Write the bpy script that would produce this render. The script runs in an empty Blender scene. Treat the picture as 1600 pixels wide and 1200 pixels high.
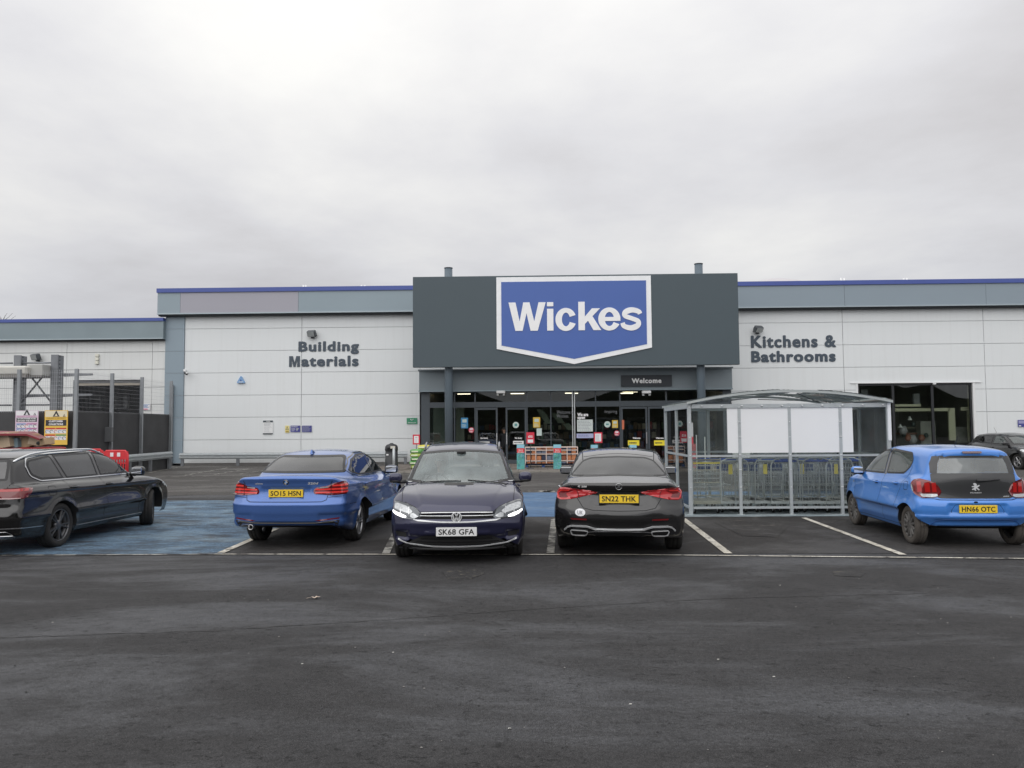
import bpy, math, random
import numpy as np
from mathutils import Vector, Matrix, Euler
from mathutils.geometry import delaunay_2d_cdt
scene = bpy.context.scene
COL = scene.collection
R = math.radians
# ------------------------------------------------------------------ camera
FPX, EYE = 1220.0, 1.75
PITCH = math.atan(70/FPX); YAW = R(1.45); ROLL = -0.0071
CAM_M = (Matrix.Rotation(YAW,3,'Z') @ Matrix.Rotation(R(90)+PITCH,3,'X') @ Matrix.Rotation(ROLL,3,'Z'))
cam_d = bpy.data.cameras.new('camera'); cam = bpy.data.objects.new('camera', cam_d); COL.objects.link(cam)
cam_d.sensor_width = 36.0; cam_d.lens = 36.0*FPX/1600.0; cam_d.clip_end = 2000; cam_d.clip_start = .05
cam.location = (0,0,EYE); cam.rotation_euler = CAM_M.to_euler()
scene.camera = cam
# ------------------------------------------------------------------ world: overcast sky
SUN_EL, SUN_AZ = R(52), R(205)
world = bpy.data.worlds.new('World'); scene.world = world; world.use_nodes = True
wn, wl = world.node_tree.nodes, world.node_tree.links
wn.clear()
def wnode(t, **k):
    n = wn.new(t)
    for a, b in k.items(): setattr(n, a, b)
    return n
w_out = wnode('ShaderNodeOutputWorld'); w_bg = wnode('ShaderNodeBackground'); w_bg.inputs['Strength'].default_value = .104
w_sky = wnode('ShaderNodeTexSky', sky_type='NISHITA', sun_disc=False, sun_elevation=SUN_EL, sun_rotation=SUN_AZ)
w_tc = wnode('ShaderNodeTexCoord'); w_sep = wnode('ShaderNodeSeparateXYZ'); wl.new(w_tc.outputs['Generated'], w_sep.inputs[0])
def wmath(op, a, b=None, clamp=False):
    n = wnode('ShaderNodeMath', operation=op, use_clamp=clamp)
    for i, v in enumerate((a, b)):
        if v is None: continue
        if isinstance(v, (int, float)): n.inputs[i].default_value = v
        else: wl.new(v, n.inputs[i])
    return n.outputs[0]
zc_ = wmath('MAXIMUM', w_sep.outputs[2], 0.0); den = wmath('ADD', zc_, .16)
w_c = wnode('ShaderNodeCombineXYZ')
wl.new(wmath('DIVIDE', w_sep.outputs[0], den), w_c.inputs[0]); wl.new(wmath('DIVIDE', w_sep.outputs[1], den), w_c.inputs[1])
def wnoise(scale, detail, rough, dist, off):
    m = wnode('ShaderNodeMapping'); m.inputs['Location'].default_value = off; m.inputs['Scale'].default_value = (scale, scale, scale)
    wl.new(w_c.outputs[0], m.inputs[0]); n = wnode('ShaderNodeTexNoise')
    n.inputs['Scale'].default_value = 1; n.inputs['Detail'].default_value = detail; n.inputs['Roughness'].default_value = rough; n.inputs['Distortion'].default_value = dist
    wl.new(m.outputs[0], n.inputs['Vector']); return n.outputs['Fac']
n1 = wnoise(.60, 9, .56, .12, (3.1, 1.7, 0)); n2 = wnoise(.28, 3, .5, .0, (7.3, 2.2, 0))
cl = wmath('ADD', wmath('MULTIPLY', n1, .62), wmath('MULTIPLY', n2, .38))
ramp = wnode('ShaderNodeValToRGB'); wl.new(cl, ramp.inputs[0])
e = ramp.color_ramp.elements; e[0].position = .36; e[0].color = (5.3,5.15,5.2,1); e[1].position = .60; e[1].color = (8.8,8.7,8.45,1)
m_ = e.new(.48) if hasattr(e,'new') else None
m_.color = (6.95,6.9,7.05,1)
# horizon a touch bluer and the sky behind the camera brighter
hz = wmath('SUBTRACT', 1.0, wmath('MULTIPLY', zc_, 4.5, ), True)
mixh = wnode('ShaderNodeMix', data_type='RGBA'); wl.new(wmath('MULTIPLY', hz, .65), mixh.inputs['Factor']); wl.new(ramp.outputs[0], mixh.inputs[6]); mixh.inputs[7].default_value = (5.9,6.05,6.7,1)
elev = wmath('MINIMUM', wmath('ADD', wmath('MULTIPLY', zc_, .75), .84), 1.28)
back = wmath('ADD', elev, wmath('MULTIPLY', wmath('MAXIMUM', wmath('MULTIPLY', w_sep.outputs[1], -1.0), 0.0), .45))
vm = wnode('ShaderNodeVectorMath', operation='SCALE'); wl.new(mixh.outputs[2], vm.inputs[0]); wl.new(back, vm.inputs['Scale'])
mixs = wnode('ShaderNodeMix', data_type='RGBA'); mixs.inputs['Factor'].default_value = .94
wl.new(w_sky.outputs[0], mixs.inputs[6]); wl.new(vm.outputs[0], mixs.inputs[7])
wl.new(mixs.outputs[2], w_bg.inputs['Color']); wl.new(w_bg.outputs[0], w_out.inputs[0])
# ------------------------------------------------------------------ sun (veiled by cloud)
sd = bpy.data.lights.new('sun', 'SUN'); sd.energy = 1.5; sd.angle = R(96); sd.color = (1,.985,.96)
sun = bpy.data.objects.new('sun', sd); COL.objects.link(sun)
sdir = Vector((math.sin(SUN_AZ)*math.cos(SUN_EL), math.cos(SUN_AZ)*math.cos(SUN_EL), math.sin(SUN_EL)))
sun.rotation_euler = sdir.to_track_quat('Z','Y').to_euler()
scene.view_settings.view_transform = 'Standard'; scene.view_settings.look = 'None'
scene.view_settings.exposure = 0.0; scene.view_settings.gamma = 1.0
scene.cycles.max_bounces = 8; scene.cycles.transparent_max_bounces = 24
# ------------------------------------------------------------------ pixel -> place
def ray(px, py): return CAM_M @ Vector(((px-800)/FPX, -(py-600)/FPX, -1))
def G(px, py, z=0.0):
    d = ray(px, py); t = (z-EYE)/d.z; return Vector((d.x*t, d.y*t, z))
def AT(px, py, Y):
    d = ray(px, py); t = Y/d.y; return Vector((d.x*t, Y, EYE+d.z*t))
# ------------------------------------------------------------------ materials
MATS = {}
def mat(name, col=(.5,.5,.5), rough=.6, metal=0.0, coat=0.0, noise=None, bump=None, spec=.5, emit=None, estr=0, sheen=0):
    """noise=(scale, amount[, detail]) varies the colour, bump=(scale, strength)"""
    if name in MATS: return MATS[name]
    m = bpy.data.materials.new(name); m.use_nodes = True; nt = m.node_tree; n = nt.nodes; l = nt.links
    b = n['Principled BSDF']; b.inputs['Base Color'].default_value = (*col, 1); b.inputs['Roughness'].default_value = rough
    b.inputs['Metallic'].default_value = metal; b.inputs['Coat Weight'].default_value = coat; b.inputs['Coat Roughness'].default_value = .04
    b.inputs['Specular IOR Level'].default_value = spec
    if emit: b.inputs['Emission Color'].default_value = (*emit,1); b.inputs['Emission Strength'].default_value = estr
    tc = n.new('ShaderNodeTexCoord')
    if noise is None: noise = (3.0, .08)
    t = n.new('ShaderNodeTexNoise'); t.inputs['Scale'].default_value = noise[0]; t.inputs['Detail'].default_value = noise[2] if len(noise) > 2 else 4
    l.new(tc.outputs['Object'], t.inputs['Vector'])
    mx = n.new('ShaderNodeMix'); mx.data_type = 'RGBA'; l.new(t.outputs['Fac'], mx.inputs['Factor'])
    a = noise[1]
    mx.inputs[6].default_value = (*[max(0, c*(1-a)) for c in col], 1); mx.inputs[7].default_value = (*[min(1, c*(1+a)) for c in col], 1)
    l.new(mx.outputs[2], b.inputs['Base Color'])
    if bump:
        t2 = n.new('ShaderNodeTexNoise'); t2.inputs['Scale'].default_value = bump[0]; t2.inputs['Detail'].default_value = 5
        l.new(tc.outputs['Object'], t2.inputs['Vector']); bp = n.new('ShaderNodeBump'); bp.inputs['Strength'].default_value = bump[1]; bp.inputs['Distance'].default_value = .02
        l.new(t2.outputs['Fac'], bp.inputs['Height']); l.new(bp.outputs[0], b.inputs['Normal'])
    MATS[name] = m; return m
def glass(name, tint=(.5,.55,.55), ior=1.6, refl=1.0, rough=0.0, haze=0.0, hazecol=(.5,.55,.55)):
    if name in MATS: return MATS[name]
    m = bpy.data.materials.new(name); m.use_nodes = True; nt = m.node_tree; n = nt.nodes; l = nt.links; n.clear()
    o = n.new('ShaderNodeOutputMaterial'); tr = n.new('ShaderNodeBsdfTransparent'); tr.inputs[0].default_value = (*tint,1)
    gl = n.new('ShaderNodeBsdfGlossy'); gl.inputs['Roughness'].default_value = rough; gl.inputs[0].default_value = (refl,refl,refl,1)
    fr = n.new('ShaderNodeFresnel'); fr.inputs[0].default_value = ior
    mx = n.new('ShaderNodeMixShader'); l.new(fr.outputs[0], mx.inputs[0])
    if haze > 0:
        df = n.new('ShaderNodeBsdfDiffuse'); df.inputs[0].default_value = (*hazecol,1); m2 = n.new('ShaderNodeMixShader')
        tc = n.new('ShaderNodeTexCoord'); t = n.new('ShaderNodeTexNoise'); t.inputs['Scale'].default_value = 2.5; t.inputs['Detail'].default_value = 6
        l.new(tc.outputs['Object'], t.inputs['Vector']); mm = n.new('ShaderNodeMath'); mm.operation = 'MULTIPLY'; mm.inputs[1].default_value = haze*2
        l.new(t.outputs['Fac'], mm.inputs[0]); l.new(mm.outputs[0], m2.inputs[0]); l.new(tr.outputs[0], m2.inputs[1]); l.new(df.outputs[0], m2.inputs[2])
        l.new(m2.outputs[0], mx.inputs[1])
    else: l.new(tr.outputs[0], mx.inputs[1])
    l.new(gl.outputs[0], mx.inputs[2]); l.new(mx.outputs[0], o.inputs[0])
    MATS[name] = m; return m
# ------------------------------------------------------------------ objects
def tag(o, label=None, cat=None, group=None, kind=None):
    if label: o['label'] = label
    if cat: o['category'] = cat
    if group: o['group'] = group
    if kind: o['kind'] = kind
    return o
def empty(name, loc, rz=0.0, label=None, cat=None, group=None):
    o = bpy.data.objects.new(name, None); COL.objects.link(o); o.location = loc; o.rotation_euler = (0,0,rz); o.empty_display_size = .2
    return tag(o, label, cat, group)
def link(name, me, parent=None, loc=None):
    o = bpy.data.objects.new(name, me); COL.objects.link(o)
    if parent: o.parent = parent
    if loc is not None: o.location = loc
    return o
def copy_tree(o, parent=None):
    c = o.copy(); COL.objects.link(c); c.parent = parent
    for ch in [k for k in o.children]: copy_tree(ch, c)
    return c
class MB:
    def __init__(s): s.v = []; s.f = []; s.m = []; s.mats = []; s.smooth = []
    def mi(s, m):
        if m not in s.mats: s.mats.append(m)
        return s.mats.index(m)
    def add(s, vs, fs, m, smooth=False, M=None):
        b = len(s.v); k = s.mi(m)
        for p in vs:
            p = Vector(p); s.v.append(tuple(M @ p) if M is not None else tuple(p))
        for f in fs: s.f.append(tuple(b+i for i in f)); s.m.append(k); s.smooth.append(smooth)
        return s
    def box(s, a, b, m, M=None, bev=0.0):
        x0,x1 = sorted((a[0],b[0])); y0,y1 = sorted((a[1],b[1])); z0,z1 = sorted((a[2],b[2]))
        if bev <= 0:
            vs = [(x0,y0,z0),(x1,y0,z0),(x1,y1,z0),(x0,y1,z0),(x0,y0,z1),(x1,y0,z1),(x1,y1,z1),(x0,y1,z1)]
            return s.add(vs, [(0,3,2,1),(4,5,6,7),(0,1,5,4),(1,2,6,5),(2,3,7,6),(3,0,4,7)], m, False, M)
        bev = min(bev, (x1-x0)/2.01, (y1-y0)/2.01, (z1-z0)/2.01); vs = []; idx = {}
        for i, (X, sx) in enumerate(((x0,1),(x1,-1))):
            for j, (Y, sy) in enumerate(((y0,1),(y1,-1))):
                for k, (Z, sz) in enumerate(((z0,1),(z1,-1))):
                    for a_ in range(3):
                        o = [bev*sx, bev*sy, bev*sz]; o[a_] = 0; idx[(i,j,k,a_)] = len(vs); vs.append((X+o[0], Y+o[1], Z+o[2]))
        I = lambda i,j,k,a_: idx[(i,j,k,a_)]
        fs = []
        for i in (0,1): fs.append([I(i,0,0,0),I(i,1,0,0),I(i,1,1,0),I(i,0,1,0)][::(1 if i else -1)])
        for j in (0,1): fs.append([I(0,j,0,1),I(1,j,0,1),I(1,j,1,1),I(0,j,1,1)][::(-1 if j else 1)])
        for k in (0,1): fs.append([I(0,0,k,2),I(1,0,k,2),I(1,1,k,2),I(0,1,k,2)][::(1 if k else -1)])
        for j in (0,1):
            for k in (0,1): fs.append([I(0,j,k,1),I(1,j,k,1),I(1,j,k,2),I(0,j,k,2)][::(1 if j==k else -1)])
        for i in (0,1):
            for k in (0,1): fs.append([I(i,0,k,0),I(i,1,k,0),I(i,1,k,2),I(i,0,k,2)][::(-1 if i==k else 1)])
        for i in (0,1):
            for j in (0,1): fs.append([I(i,j,0,0),I(i,j,1,0),I(i,j,1,1),I(i,j,0,1)][::(1 if i==j else -1)])
        for i in (0,1):
            for j in (0,1):
                for k in (0,1): fs.append([I(i,j,k,0),I(i,j,k,1),I(i,j,k,2)][::(1 if (i+j+k)%2 else -1)])
        return s.add(vs, fs, m, False, M)
    def tube(s, pts, r, m, n=10, cap=True, closed=False, M=None, radii=None):
        pts = [Vector(p) for p in pts]; vs = []; fs = []; N = len(pts); prev = None
        for i, p in enumerate(pts):
            if closed: t = pts[(i+1)%N]-pts[i-1]
            else: t = pts[min(i+1,N-1)]-pts[max(i-1,0)]
            t.normalize()
            if prev is None: u = t.orthogonal().normalized()
            else:
                u = prev - t*prev.dot(t)
                u = u.normalized() if u.length > 1e-6 else t.orthogonal().normalized()
            prev = u; w = t.cross(u); rr = radii[i] if radii else r
            for k in range(n):
                a = 2*math.pi*k/n; vs.append(p + u*math.cos(a)*rr + w*math.sin(a)*rr)
        for i in range(N if closed else N-1):
            j = (i+1)%N
            for k in range(n): fs.append((i*n+k, i*n+(k+1)%n, j*n+(k+1)%n, j*n+k))
        if cap and not closed: fs.append(tuple(range(n))[::-1]); fs.append(tuple((N-1)*n+k for k in range(n)))
        return s.add(vs, fs, m, True, M)
    def cyl(s, p0, p1, r, m, n=20, r1=None, M=None): return s.tube([p0, p1], r, m, n, True, False, M, radii=[r, r if r1 is None else r1])
    def lathe(s, prof, m, n=32, axis='Z', M=None, closed=False):
        """prof: (radius, height) along the axis"""
        vs = []; fs = []; K = len(prof)
        for i in range(n):
            a = 2*math.pi*i/n; c, q = math.cos(a), math.sin(a)
            for r, h in prof: vs.append((r*c, r*q, h) if axis == 'Z' else ((r*c, h, r*q) if axis == 'Y' else (h, r*c, r*q)))
        for i in range(n):
            j = (i+1)%n
            for k in range(K if closed else K-1):
                l = (k+1)%K; fs.append((i*K+k, j*K+k, j*K+l, i*K+l))
        return s.add(vs, fs, m, True, M)
    def prism(s, poly, d0, d1, m, plane='XZ', M=None):
        """poly extruded between depth d0 and d1 along the missing axis"""
        def P(a, b, d): return (a,d,b) if plane == 'XZ' else ((a,b,d) if plane == 'XY' else (d,a,b))
        n = len(poly); vs = [P(a,b,d0) for a,b in poly]+[P(a,b,d1) for a,b in poly]
        fs = [tuple(range(n)), tuple(range(2*n-1, n-1, -1))]+[(i, n+i, n+(i+1)%n, (i+1)%n) for i in range(n)]
        return s.add(vs, fs, m, False, M)
    def ell(s, c, r, m, nu=20, nv=14, p=1.0, M=None):
        """superellipsoid, p<1 squarer"""
        vs = []; fs = []; sg = lambda v, e_: math.copysign(abs(v)**e_, v)
        for j in range(nv+1):
            t = -math.pi/2+math.pi*j/nv
            for i in range(nu):
                a = 2*math.pi*i/nu
                vs.append((c[0]+r[0]*sg(math.cos(t),p)*sg(math.cos(a),p), c[1]+r[1]*sg(math.cos(t),p)*sg(math.sin(a),p), c[2]+r[2]*sg(math.sin(t),p)))
        for j in range(nv):
            for i in range(nu): fs.append((j*nu+i, j*nu+(i+1)%nu, (j+1)*nu+(i+1)%nu, (j+1)*nu+i))
        return s.add(vs, fs, m, True, M)
    def build(s, name, parent=None, loc=None, fix=True):
        me = bpy.data.meshes.new(name); me.from_pydata([tuple(v) for v in s.v], [], s.f)
        for m in s.mats: me.materials.append(m)
        me.polygons.foreach_set('material_index', s.m); me.polygons.foreach_set('use_smooth', s.smooth)
        if fix:
            import bmesh
            bm = bmesh.new(); bm.from_mesh(me); bmesh.ops.remove_doubles(bm, verts=bm.verts, dist=1e-6); bmesh.ops.recalc_face_normals(bm, faces=bm.faces); bm.to_mesh(me); bm.free()
        me.update(); return link(name, me, parent, loc)
# ------------------------------------------------------------------ lettering
_txt = {}
def glyphs(s, bold=0.0, ital=0.0, space=1.0):
    key = (s, bold, ital, space)
    if key not in _txt:
        c = bpy.data.curves.new('t', 'FONT'); c.body = s; c.size = 1; c.offset = bold; c.shear = ital; c.resolution_u = 3; c.space_character = space
        o = bpy.data.objects.new('t', c); COL.objects.link(o); dg = bpy.context.evaluated_depsgraph_get(); dg.update()
        me = bpy.data.meshes.new_from_object(o.evaluated_get(dg))
        vs = [tuple(v.co) for v in me.vertices]; fs = [tuple(p.vertices) for p in me.polygons]
        bpy.data.objects.remove(o); bpy.data.meshes.remove(me); bpy.data.curves.remove(c); _txt[key] = (vs, fs)
    return _txt[key]
def fit_text(mb, s, cx, cz, w, h, m, M=None, bold=.02, ital=0.0, space=1.0, depth=0.0, d=0.0):
    """flat lettering centred at (cx, cz) in the XZ plane facing -Y, fitted into w x h"""
    vs, fs = glyphs(s, bold, ital, space)
    xs = [v[0] for v in vs]; ys = [v[1] for v in vs]; x0,x1,y0,y1 = min(xs),max(xs),min(ys),max(ys)
    sx = w/(x1-x0) if w else h/(y1-y0); sy = h/(y1-y0) if h else sx
    P = [(cx+(v[0]-(x0+x1)/2)*sx, d, cz+(v[1]-(y0+y1)/2)*sy) for v in vs]
    if depth <= 0: mb.add(P, fs, m, False, M); return
    n = len(P); ec = {}
    for f in fs:
        for i in range(len(f)):
            a, b = f[i], f[(i+1)%len(f)]; k = (min(a,b),max(a,b)); ec.setdefault(k, []).append((a,b))
    F = list(fs)+[tuple(n+i for i in f[::-1]) for f in fs]
    for k, l in ec.items():
        if len(l) == 1: a, b = l[0]; F.append((b, a, n+a, n+b))
    mb.add(P+[(p[0], d+depth, p[2]) for p in P], F, m, False, M)
def heavy_text(mb, s, cx, cz, w, h, m, b=.03, depth=.05, d=0.0, space=1.0, base=.008):
    """heavy sign lettering: the outline laid a few times with small shifts, each a hair prouder than the last"""
    t = h*b
    for i, (dx, dz) in enumerate(((-1,0),(1,0),(0,.8),(0,-.8),(-.7,.6),(.7,.6),(-.7,-.6),(.7,-.6),(0,0))):
        fit_text(mb, s, cx+dx*t, cz+dz*t, w-2*t, h-1.6*t, m, bold=base, depth=depth, d=d-i*.0004, space=space)
def lines_of_text(mb, x0, x1, zt, zb, n, m, d, rnd, fill=.45, M=None):
    """small print too small to read: short dark word bars"""
    st = (zt-zb)/n
    for i in range(n):
        z = zt-st*(i+.5); x = x0
        end = x1-(x1-x0)*rnd.uniform(0,.35)
        while x < end:
            w = (x1-x0)*rnd.uniform(.06,.16); xe = min(x+w, end)
            mb.add([(x,d,z-st*fill/2),(xe,d,z-st*fill/2),(xe,d,z+st*fill/2),(x,d,z+st*fill/2)], [(0,1,2,3)], m, False, M); x = xe+(x1-x0)*.03
# ================================================================== ground and markings
def ground_mat(name, c0, c1, patch_scale=(.25,.6,1), rough0=.55, rough1=.85, speck=1.0, wear=None, tread=None):
    m = bpy.data.materials.new(name); m.use_nodes = True; nt = m.node_tree; n = nt.nodes; l = nt.links; b = n['Principled BSDF']
    tc = n.new('ShaderNodeTexCoord')
    def noise(scale, det, rough=.55, stretch=(1,1,1), dist=0.0):
        mp = n.new('ShaderNodeMapping'); mp.inputs['Scale'].default_value = stretch; l.new(tc.outputs['Object'], mp.inputs[0])
        t = n.new('ShaderNodeTexNoise'); t.inputs['Scale'].default_value = scale; t.inputs['Detail'].default_value = det; t.inputs['Roughness'].default_value = rough; t.inputs['Distortion'].default_value = dist
        l.new(mp.outputs[0], t.inputs['Vector']); return t.outputs['Fac']
    def math_(op, a, b2=None, clamp=False):
        q = n.new('ShaderNodeMath'); q.operation = op; q.use_clamp = clamp
        for i, v in enumerate((a, b2)):
            if v is None: continue
            if isinstance(v, (int,float)): q.inputs[i].default_value = v
            else: l.new(v, q.inputs[i])
        return q.outputs[0]
    def ramp_(f, p0, p1):
        q = n.new('ShaderNodeMapRange'); q.interpolation_type = 'SMOOTHSTEP'
        if p0 > p1: q.inputs['From Min'].default_value = p1; q.inputs['From Max'].default_value = p0; q.inputs['To Min'].default_value = 1; q.inputs['To Max'].default_value = 0
        else: q.inputs['From Min'].default_value = p0; q.inputs['From Max'].default_value = p1
        q.clamp = True; l.new(f, q.inputs[0]); return q.outputs[0]
    def mix_(f, a, b2):
        q = n.new('ShaderNodeMix'); q.data_type = 'RGBA'
        if isinstance(f,(int,float)): q.inputs[0].default_value = f
        else: l.new(f, q.inputs[0])
        for i, v in ((6,a),(7,b2)):
            if isinstance(v, tuple): q.inputs[i].default_value = (*v,1)
            else: l.new(v, q.inputs[i])
        return q.outputs[2]
    patch = ramp_(noise(1.0, 14, .66, patch_scale, .5), .44, .62); mid = ramp_(noise(2.6, 10, .75, (.8,1.2,1)), .3, .7); fine = ramp_(noise(30, 6, .8), .3, .7); grit = ramp_(noise(120, 3, .8), .3, .7)
    col = mix_(patch, c0, c1)
    f1 = math_('ADD', math_('MULTIPLY', mid, .42), .79); f2 = math_('ADD', math_('MULTIPLY', fine, 1.1*speck), 1-.55*speck)
    f3 = math_('ADD', math_('MULTIPLY', grit, 1.0*speck), 1-.5*speck)
    sc = math_('MULTIPLY', math_('MULTIPLY', f1, f2), f3)
    v = n.new('ShaderNodeVectorMath'); v.operation = 'SCALE'; l.new(col, v.inputs[0]); l.new(sc, v.inputs['Scale']); col = v.outputs[0]
    pit = math_('MULTIPLY', ramp_(noise(11, 7, .85, (.8,1.1,1)), .46, .40), ramp_(noise(.9, 6, .6, (1,1,1)), .30, .60)); pit2 = ramp_(noise(27, 5, .9), .45, .37)
    dk = math_('SUBTRACT', 1.0, math_('MULTIPLY', math_('MAXIMUM', pit, math_('MULTIPLY', pit2, .8)), min(.9,.82*speck))); v = n.new('ShaderNodeVectorMath'); v.operation = 'SCALE'; l.new(col, v.inputs[0]); l.new(dk, v.inputs['Scale']); col = v.outputs[0]
    # pale aggregate
    vo = n.new('ShaderNodeTexVoronoi'); vo.inputs['Scale'].default_value = 55; l.new(tc.outputs['Object'], vo.inputs['Vector'])
    agg = math_('MULTIPLY', math_('LESS_THAN', vo.outputs['Distance'], .16), ramp_(noise(14, 3), .5, .62))
    col = mix_(math_('MULTIPLY', agg, .35*speck), col, (.22,.21,.20))
    if wear:   # (other colour, threshold lo, hi, scale stretch)
        w = ramp_(noise(1.0, 10, .72, wear[3], .5), wear[1], wear[2]); col = mix_(w, col, wear[0])
    l.new(col, b.inputs['Base Color'])
    r = math_('ADD', math_('MULTIPLY', patch, rough0-rough1), rough1); r = math_('ADD', r, math_('MULTIPLY', math_('SUBTRACT', fine, .5), .3)); l.new(r, b.inputs['Roughness'])
    b.inputs['Specular IOR Level'].default_value = .35
    bp = n.new('ShaderNodeBump'); bp.inputs['Strength'].default_value = .55*speck; bp.inputs['Distance'].default_value = .012
    l.new(math_('ADD', math_('MULTIPLY', grit, .8), math_('MULTIPLY', fine, .7)), bp.inputs['Height']); l.new(bp.outputs[0], b.inputs['Normal'])
    return m
M_asph = ground_mat('asphalt_aisle', (.041,.040,.041), (.070,.071,.076), (.22,.55,1))
M_asph2 = ground_mat('asphalt_bays', (.036,.033,.032), (.052,.049,.048), (.3,.3,1), wear=((.11,.10,.085), .66, .80, (.4,.9,1)))
M_blue = ground_mat('blue_coating', (.10,.165,.24), (.15,.235,.31), (.5,.9,1), .5,.8,1.0, wear=((.05,.065,.085), .46, .62, (1.1,2.6,1)))
M_blue2 = ground_mat('blue_coating_fresh', (.075,.145,.26), (.095,.17,.285), (.5,.9,1), .5,.8,.4, wear=((.05,.048,.05), .62, .74, (.5,1.5,1)))
M_back = ground_mat('asphalt_far', (.075,.070,.066), (.105,.099,.092), (.2,.5,1))
M_white = ground_mat('worn_line', (.50,.47,.40), (.60,.57,.50), (1,1,1), .6,.8,.5, wear=((.05,.045,.042), .53, .62, (5,5,1)))
M_white2 = ground_mat('worn_line_faint', (.34,.33,.30), (.42,.41,.37), (1,1,1), .6,.8,.5, wear=((.05,.045,.042), .43, .56, (3.2,3.2,1)))
M_pave = ground_mat('paving', (.17,.145,.125), (.25,.22,.195), (1,1,1), .7,.85,.5)
def sheet(name, pts, z, m, kind='structure'):
    me = bpy.data.meshes.new(name); me.from_pydata([(p[0],p[1],z) for p in pts], [], [tuple(range(len(pts)))]); me.materials.append(m)
    o = link(name, me); o['kind'] = kind; return o
def line(name, a, b, w, z, m):
    a = Vector((a[0],a[1])); b = Vector((b[0],b[1])); d = (b-a).normalized(); p = Vector((-d.y,d.x))*w/2
    return sheet(name, [a+p, a-p, b-p, b+p], z, m)
sheet('ground', [(-420,-300),(420,-300),(420,420),(-420,420)], 0, M_asph)
YL0, YB0, YB1 = G(800,868.5).y, G(840,808).y, G(840,770).y
sheet('parking_bay', [(G(345,866).x, G(345,866).y), (22, YL0-.12), (22, YB0), (G(420,809).x, YB0)], .004, M_asph2)
sheet('far_car_park', [(-45, 21.2), (45, 21.2), (45, 39.4), (-45, 39.4)], .004, M_back)
sheet('blue_walkway', [(G(470,809).x, YB0), (14.5, YB0), (14.5, YB1), (G(500,790).x, YB1)], .009, M_blue2)
p_ = [G(-300,868), G(100,867), G(345,866.5), G(432,826), G(470,809), G(360,782), G(235,783), G(-250,786)]
sheet('blue_crosshatch', [(p.x,p.y) for p in p_], .008, M_blue)
def gl(name, pts, w, z, m):
    for (a,b),(c,d) in zip(pts[:-1], pts[1:]): line(name, G(a,b), G(c,d), w, z, m)
line('bay_line', G(335,867), G(1000,867.8), .055, .013, M_white); line('bay_line', G(1000,868), G(1700,875), .055, .0135, M_white)
line('bay_line', G(0,869), G(335,867), .05, .0132, M_white2)
gl('bay_line', [(345,865),(432,827)], .11, .014, M_white); gl('bay_line', [(1067,811),(1138,866)], .11, .014, M_white)
gl('bay_line', [(1256,810),(1411,868)], .10, .014, M_white); gl('bay_line', [(866,810),(860,865)], .11, .014, M_white2); gl('bay_line', [(628,812),(603,866)], .11, .014, M_white2)
gl('bay_line', [(1540,812),(1760,869)], .10, .014, M_white)
line('kerb_edge_line', G(1062,805.5), G(1500,807), .09, .014, ground_mat('pale_blue_line', (.30,.38,.40), (.36,.43,.45), (1,1,1), .6,.8,.4))
for seg in ([(227,740),(284,729.5)], [(286,743.5),(357,731)], [(335,741.5),(404,730.5)], [(375,741),(440,731)], [(436,741),(500,731)], [(500,741),(555,731)],
            [(229,746),(420,742.5)], [(294,760.5),(312,760.3)], [(330,759.3),(347,758.3)], [(361,772),(374,771.5)]):
    gl('faded_bay_line', seg, .12, .010, M_white2)
gl('worn_marking', [(822,768),(829,767.6)], .3, .010, M_white2); gl('worn_marking', [(840,766.5),(852,769),(860,767),(862,770)], .22, .010, M_white2)
# a sealed joint that runs across the aisle
jr = random.Random(5); jp = [G(x, y) for x, y in ((-60,999),(140,992),(330,986),(560,972),(760,957),(900,948),(1120,936),(1330,930),(1500,926))]
mbj = MB(); P_ = []
for a, b in zip(jp[:-1], jp[1:]):
    for k in range(14): q = a.lerp(b, k/14); P_.append(Vector((q.x+jr.uniform(-.01,.01), q.y+jr.uniform(-.018,.018), 0)))
vs = [];
for p in P_: w = jr.uniform(.002,.009); vs += [(p.x,p.y-w,.004),(p.x,p.y+w,.004)]
mbj.add(vs, [(2*i,2*i+2,2*i+3,2*i+1) for i in range(len(P_)-1)], mat('joint_tar', (.028,.027,.027), .8)); o = mbj.build('tarmac_joint', fix=False); o['kind'] = 'structure'
# pavement with a low kerb in front of the entrance
px0, px1 = G(560,740).x, G(1190,740).x; YK = 31.4
mb = MB(); mb.box((px0,YK+.12,-.1),(px1,38.3,.06), M_pave); mb.build('pavement')['kind'] = 'structure'
mb = MB()
x = px0
while x < px1: mb.box((x+.006,YK,-.1),(min(x+.9,px1),YK+.118,.075), mat('kerb_concrete', (.24,.225,.20), .8, noise=(6,.2), bump=(40,.2))); x += .915
mb.build('kerb')['kind'] = 'structure'
# paver joints
mb = MB(); mj = mat('paver_joint', (.09,.08,.075), .9)
for k in range(34): y = YK+.12+k*.2; mb.add([(px0,y,.063),(px1,y,.063),(px1,y+.018,.063),(px0,y+.018,.063)], [(0,1,2,3)], mj)
x = px0
while x < px1: mb.add([(x,YK+.12,.0655),(x+.018,YK+.12,.0655),(x+.018,38.2,.0655),(x,38.2,.0655)], [(0,1,2,3)], mj); x += .4
mb.build('pavement_joints', fix=False)['kind'] = 'structure'
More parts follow.
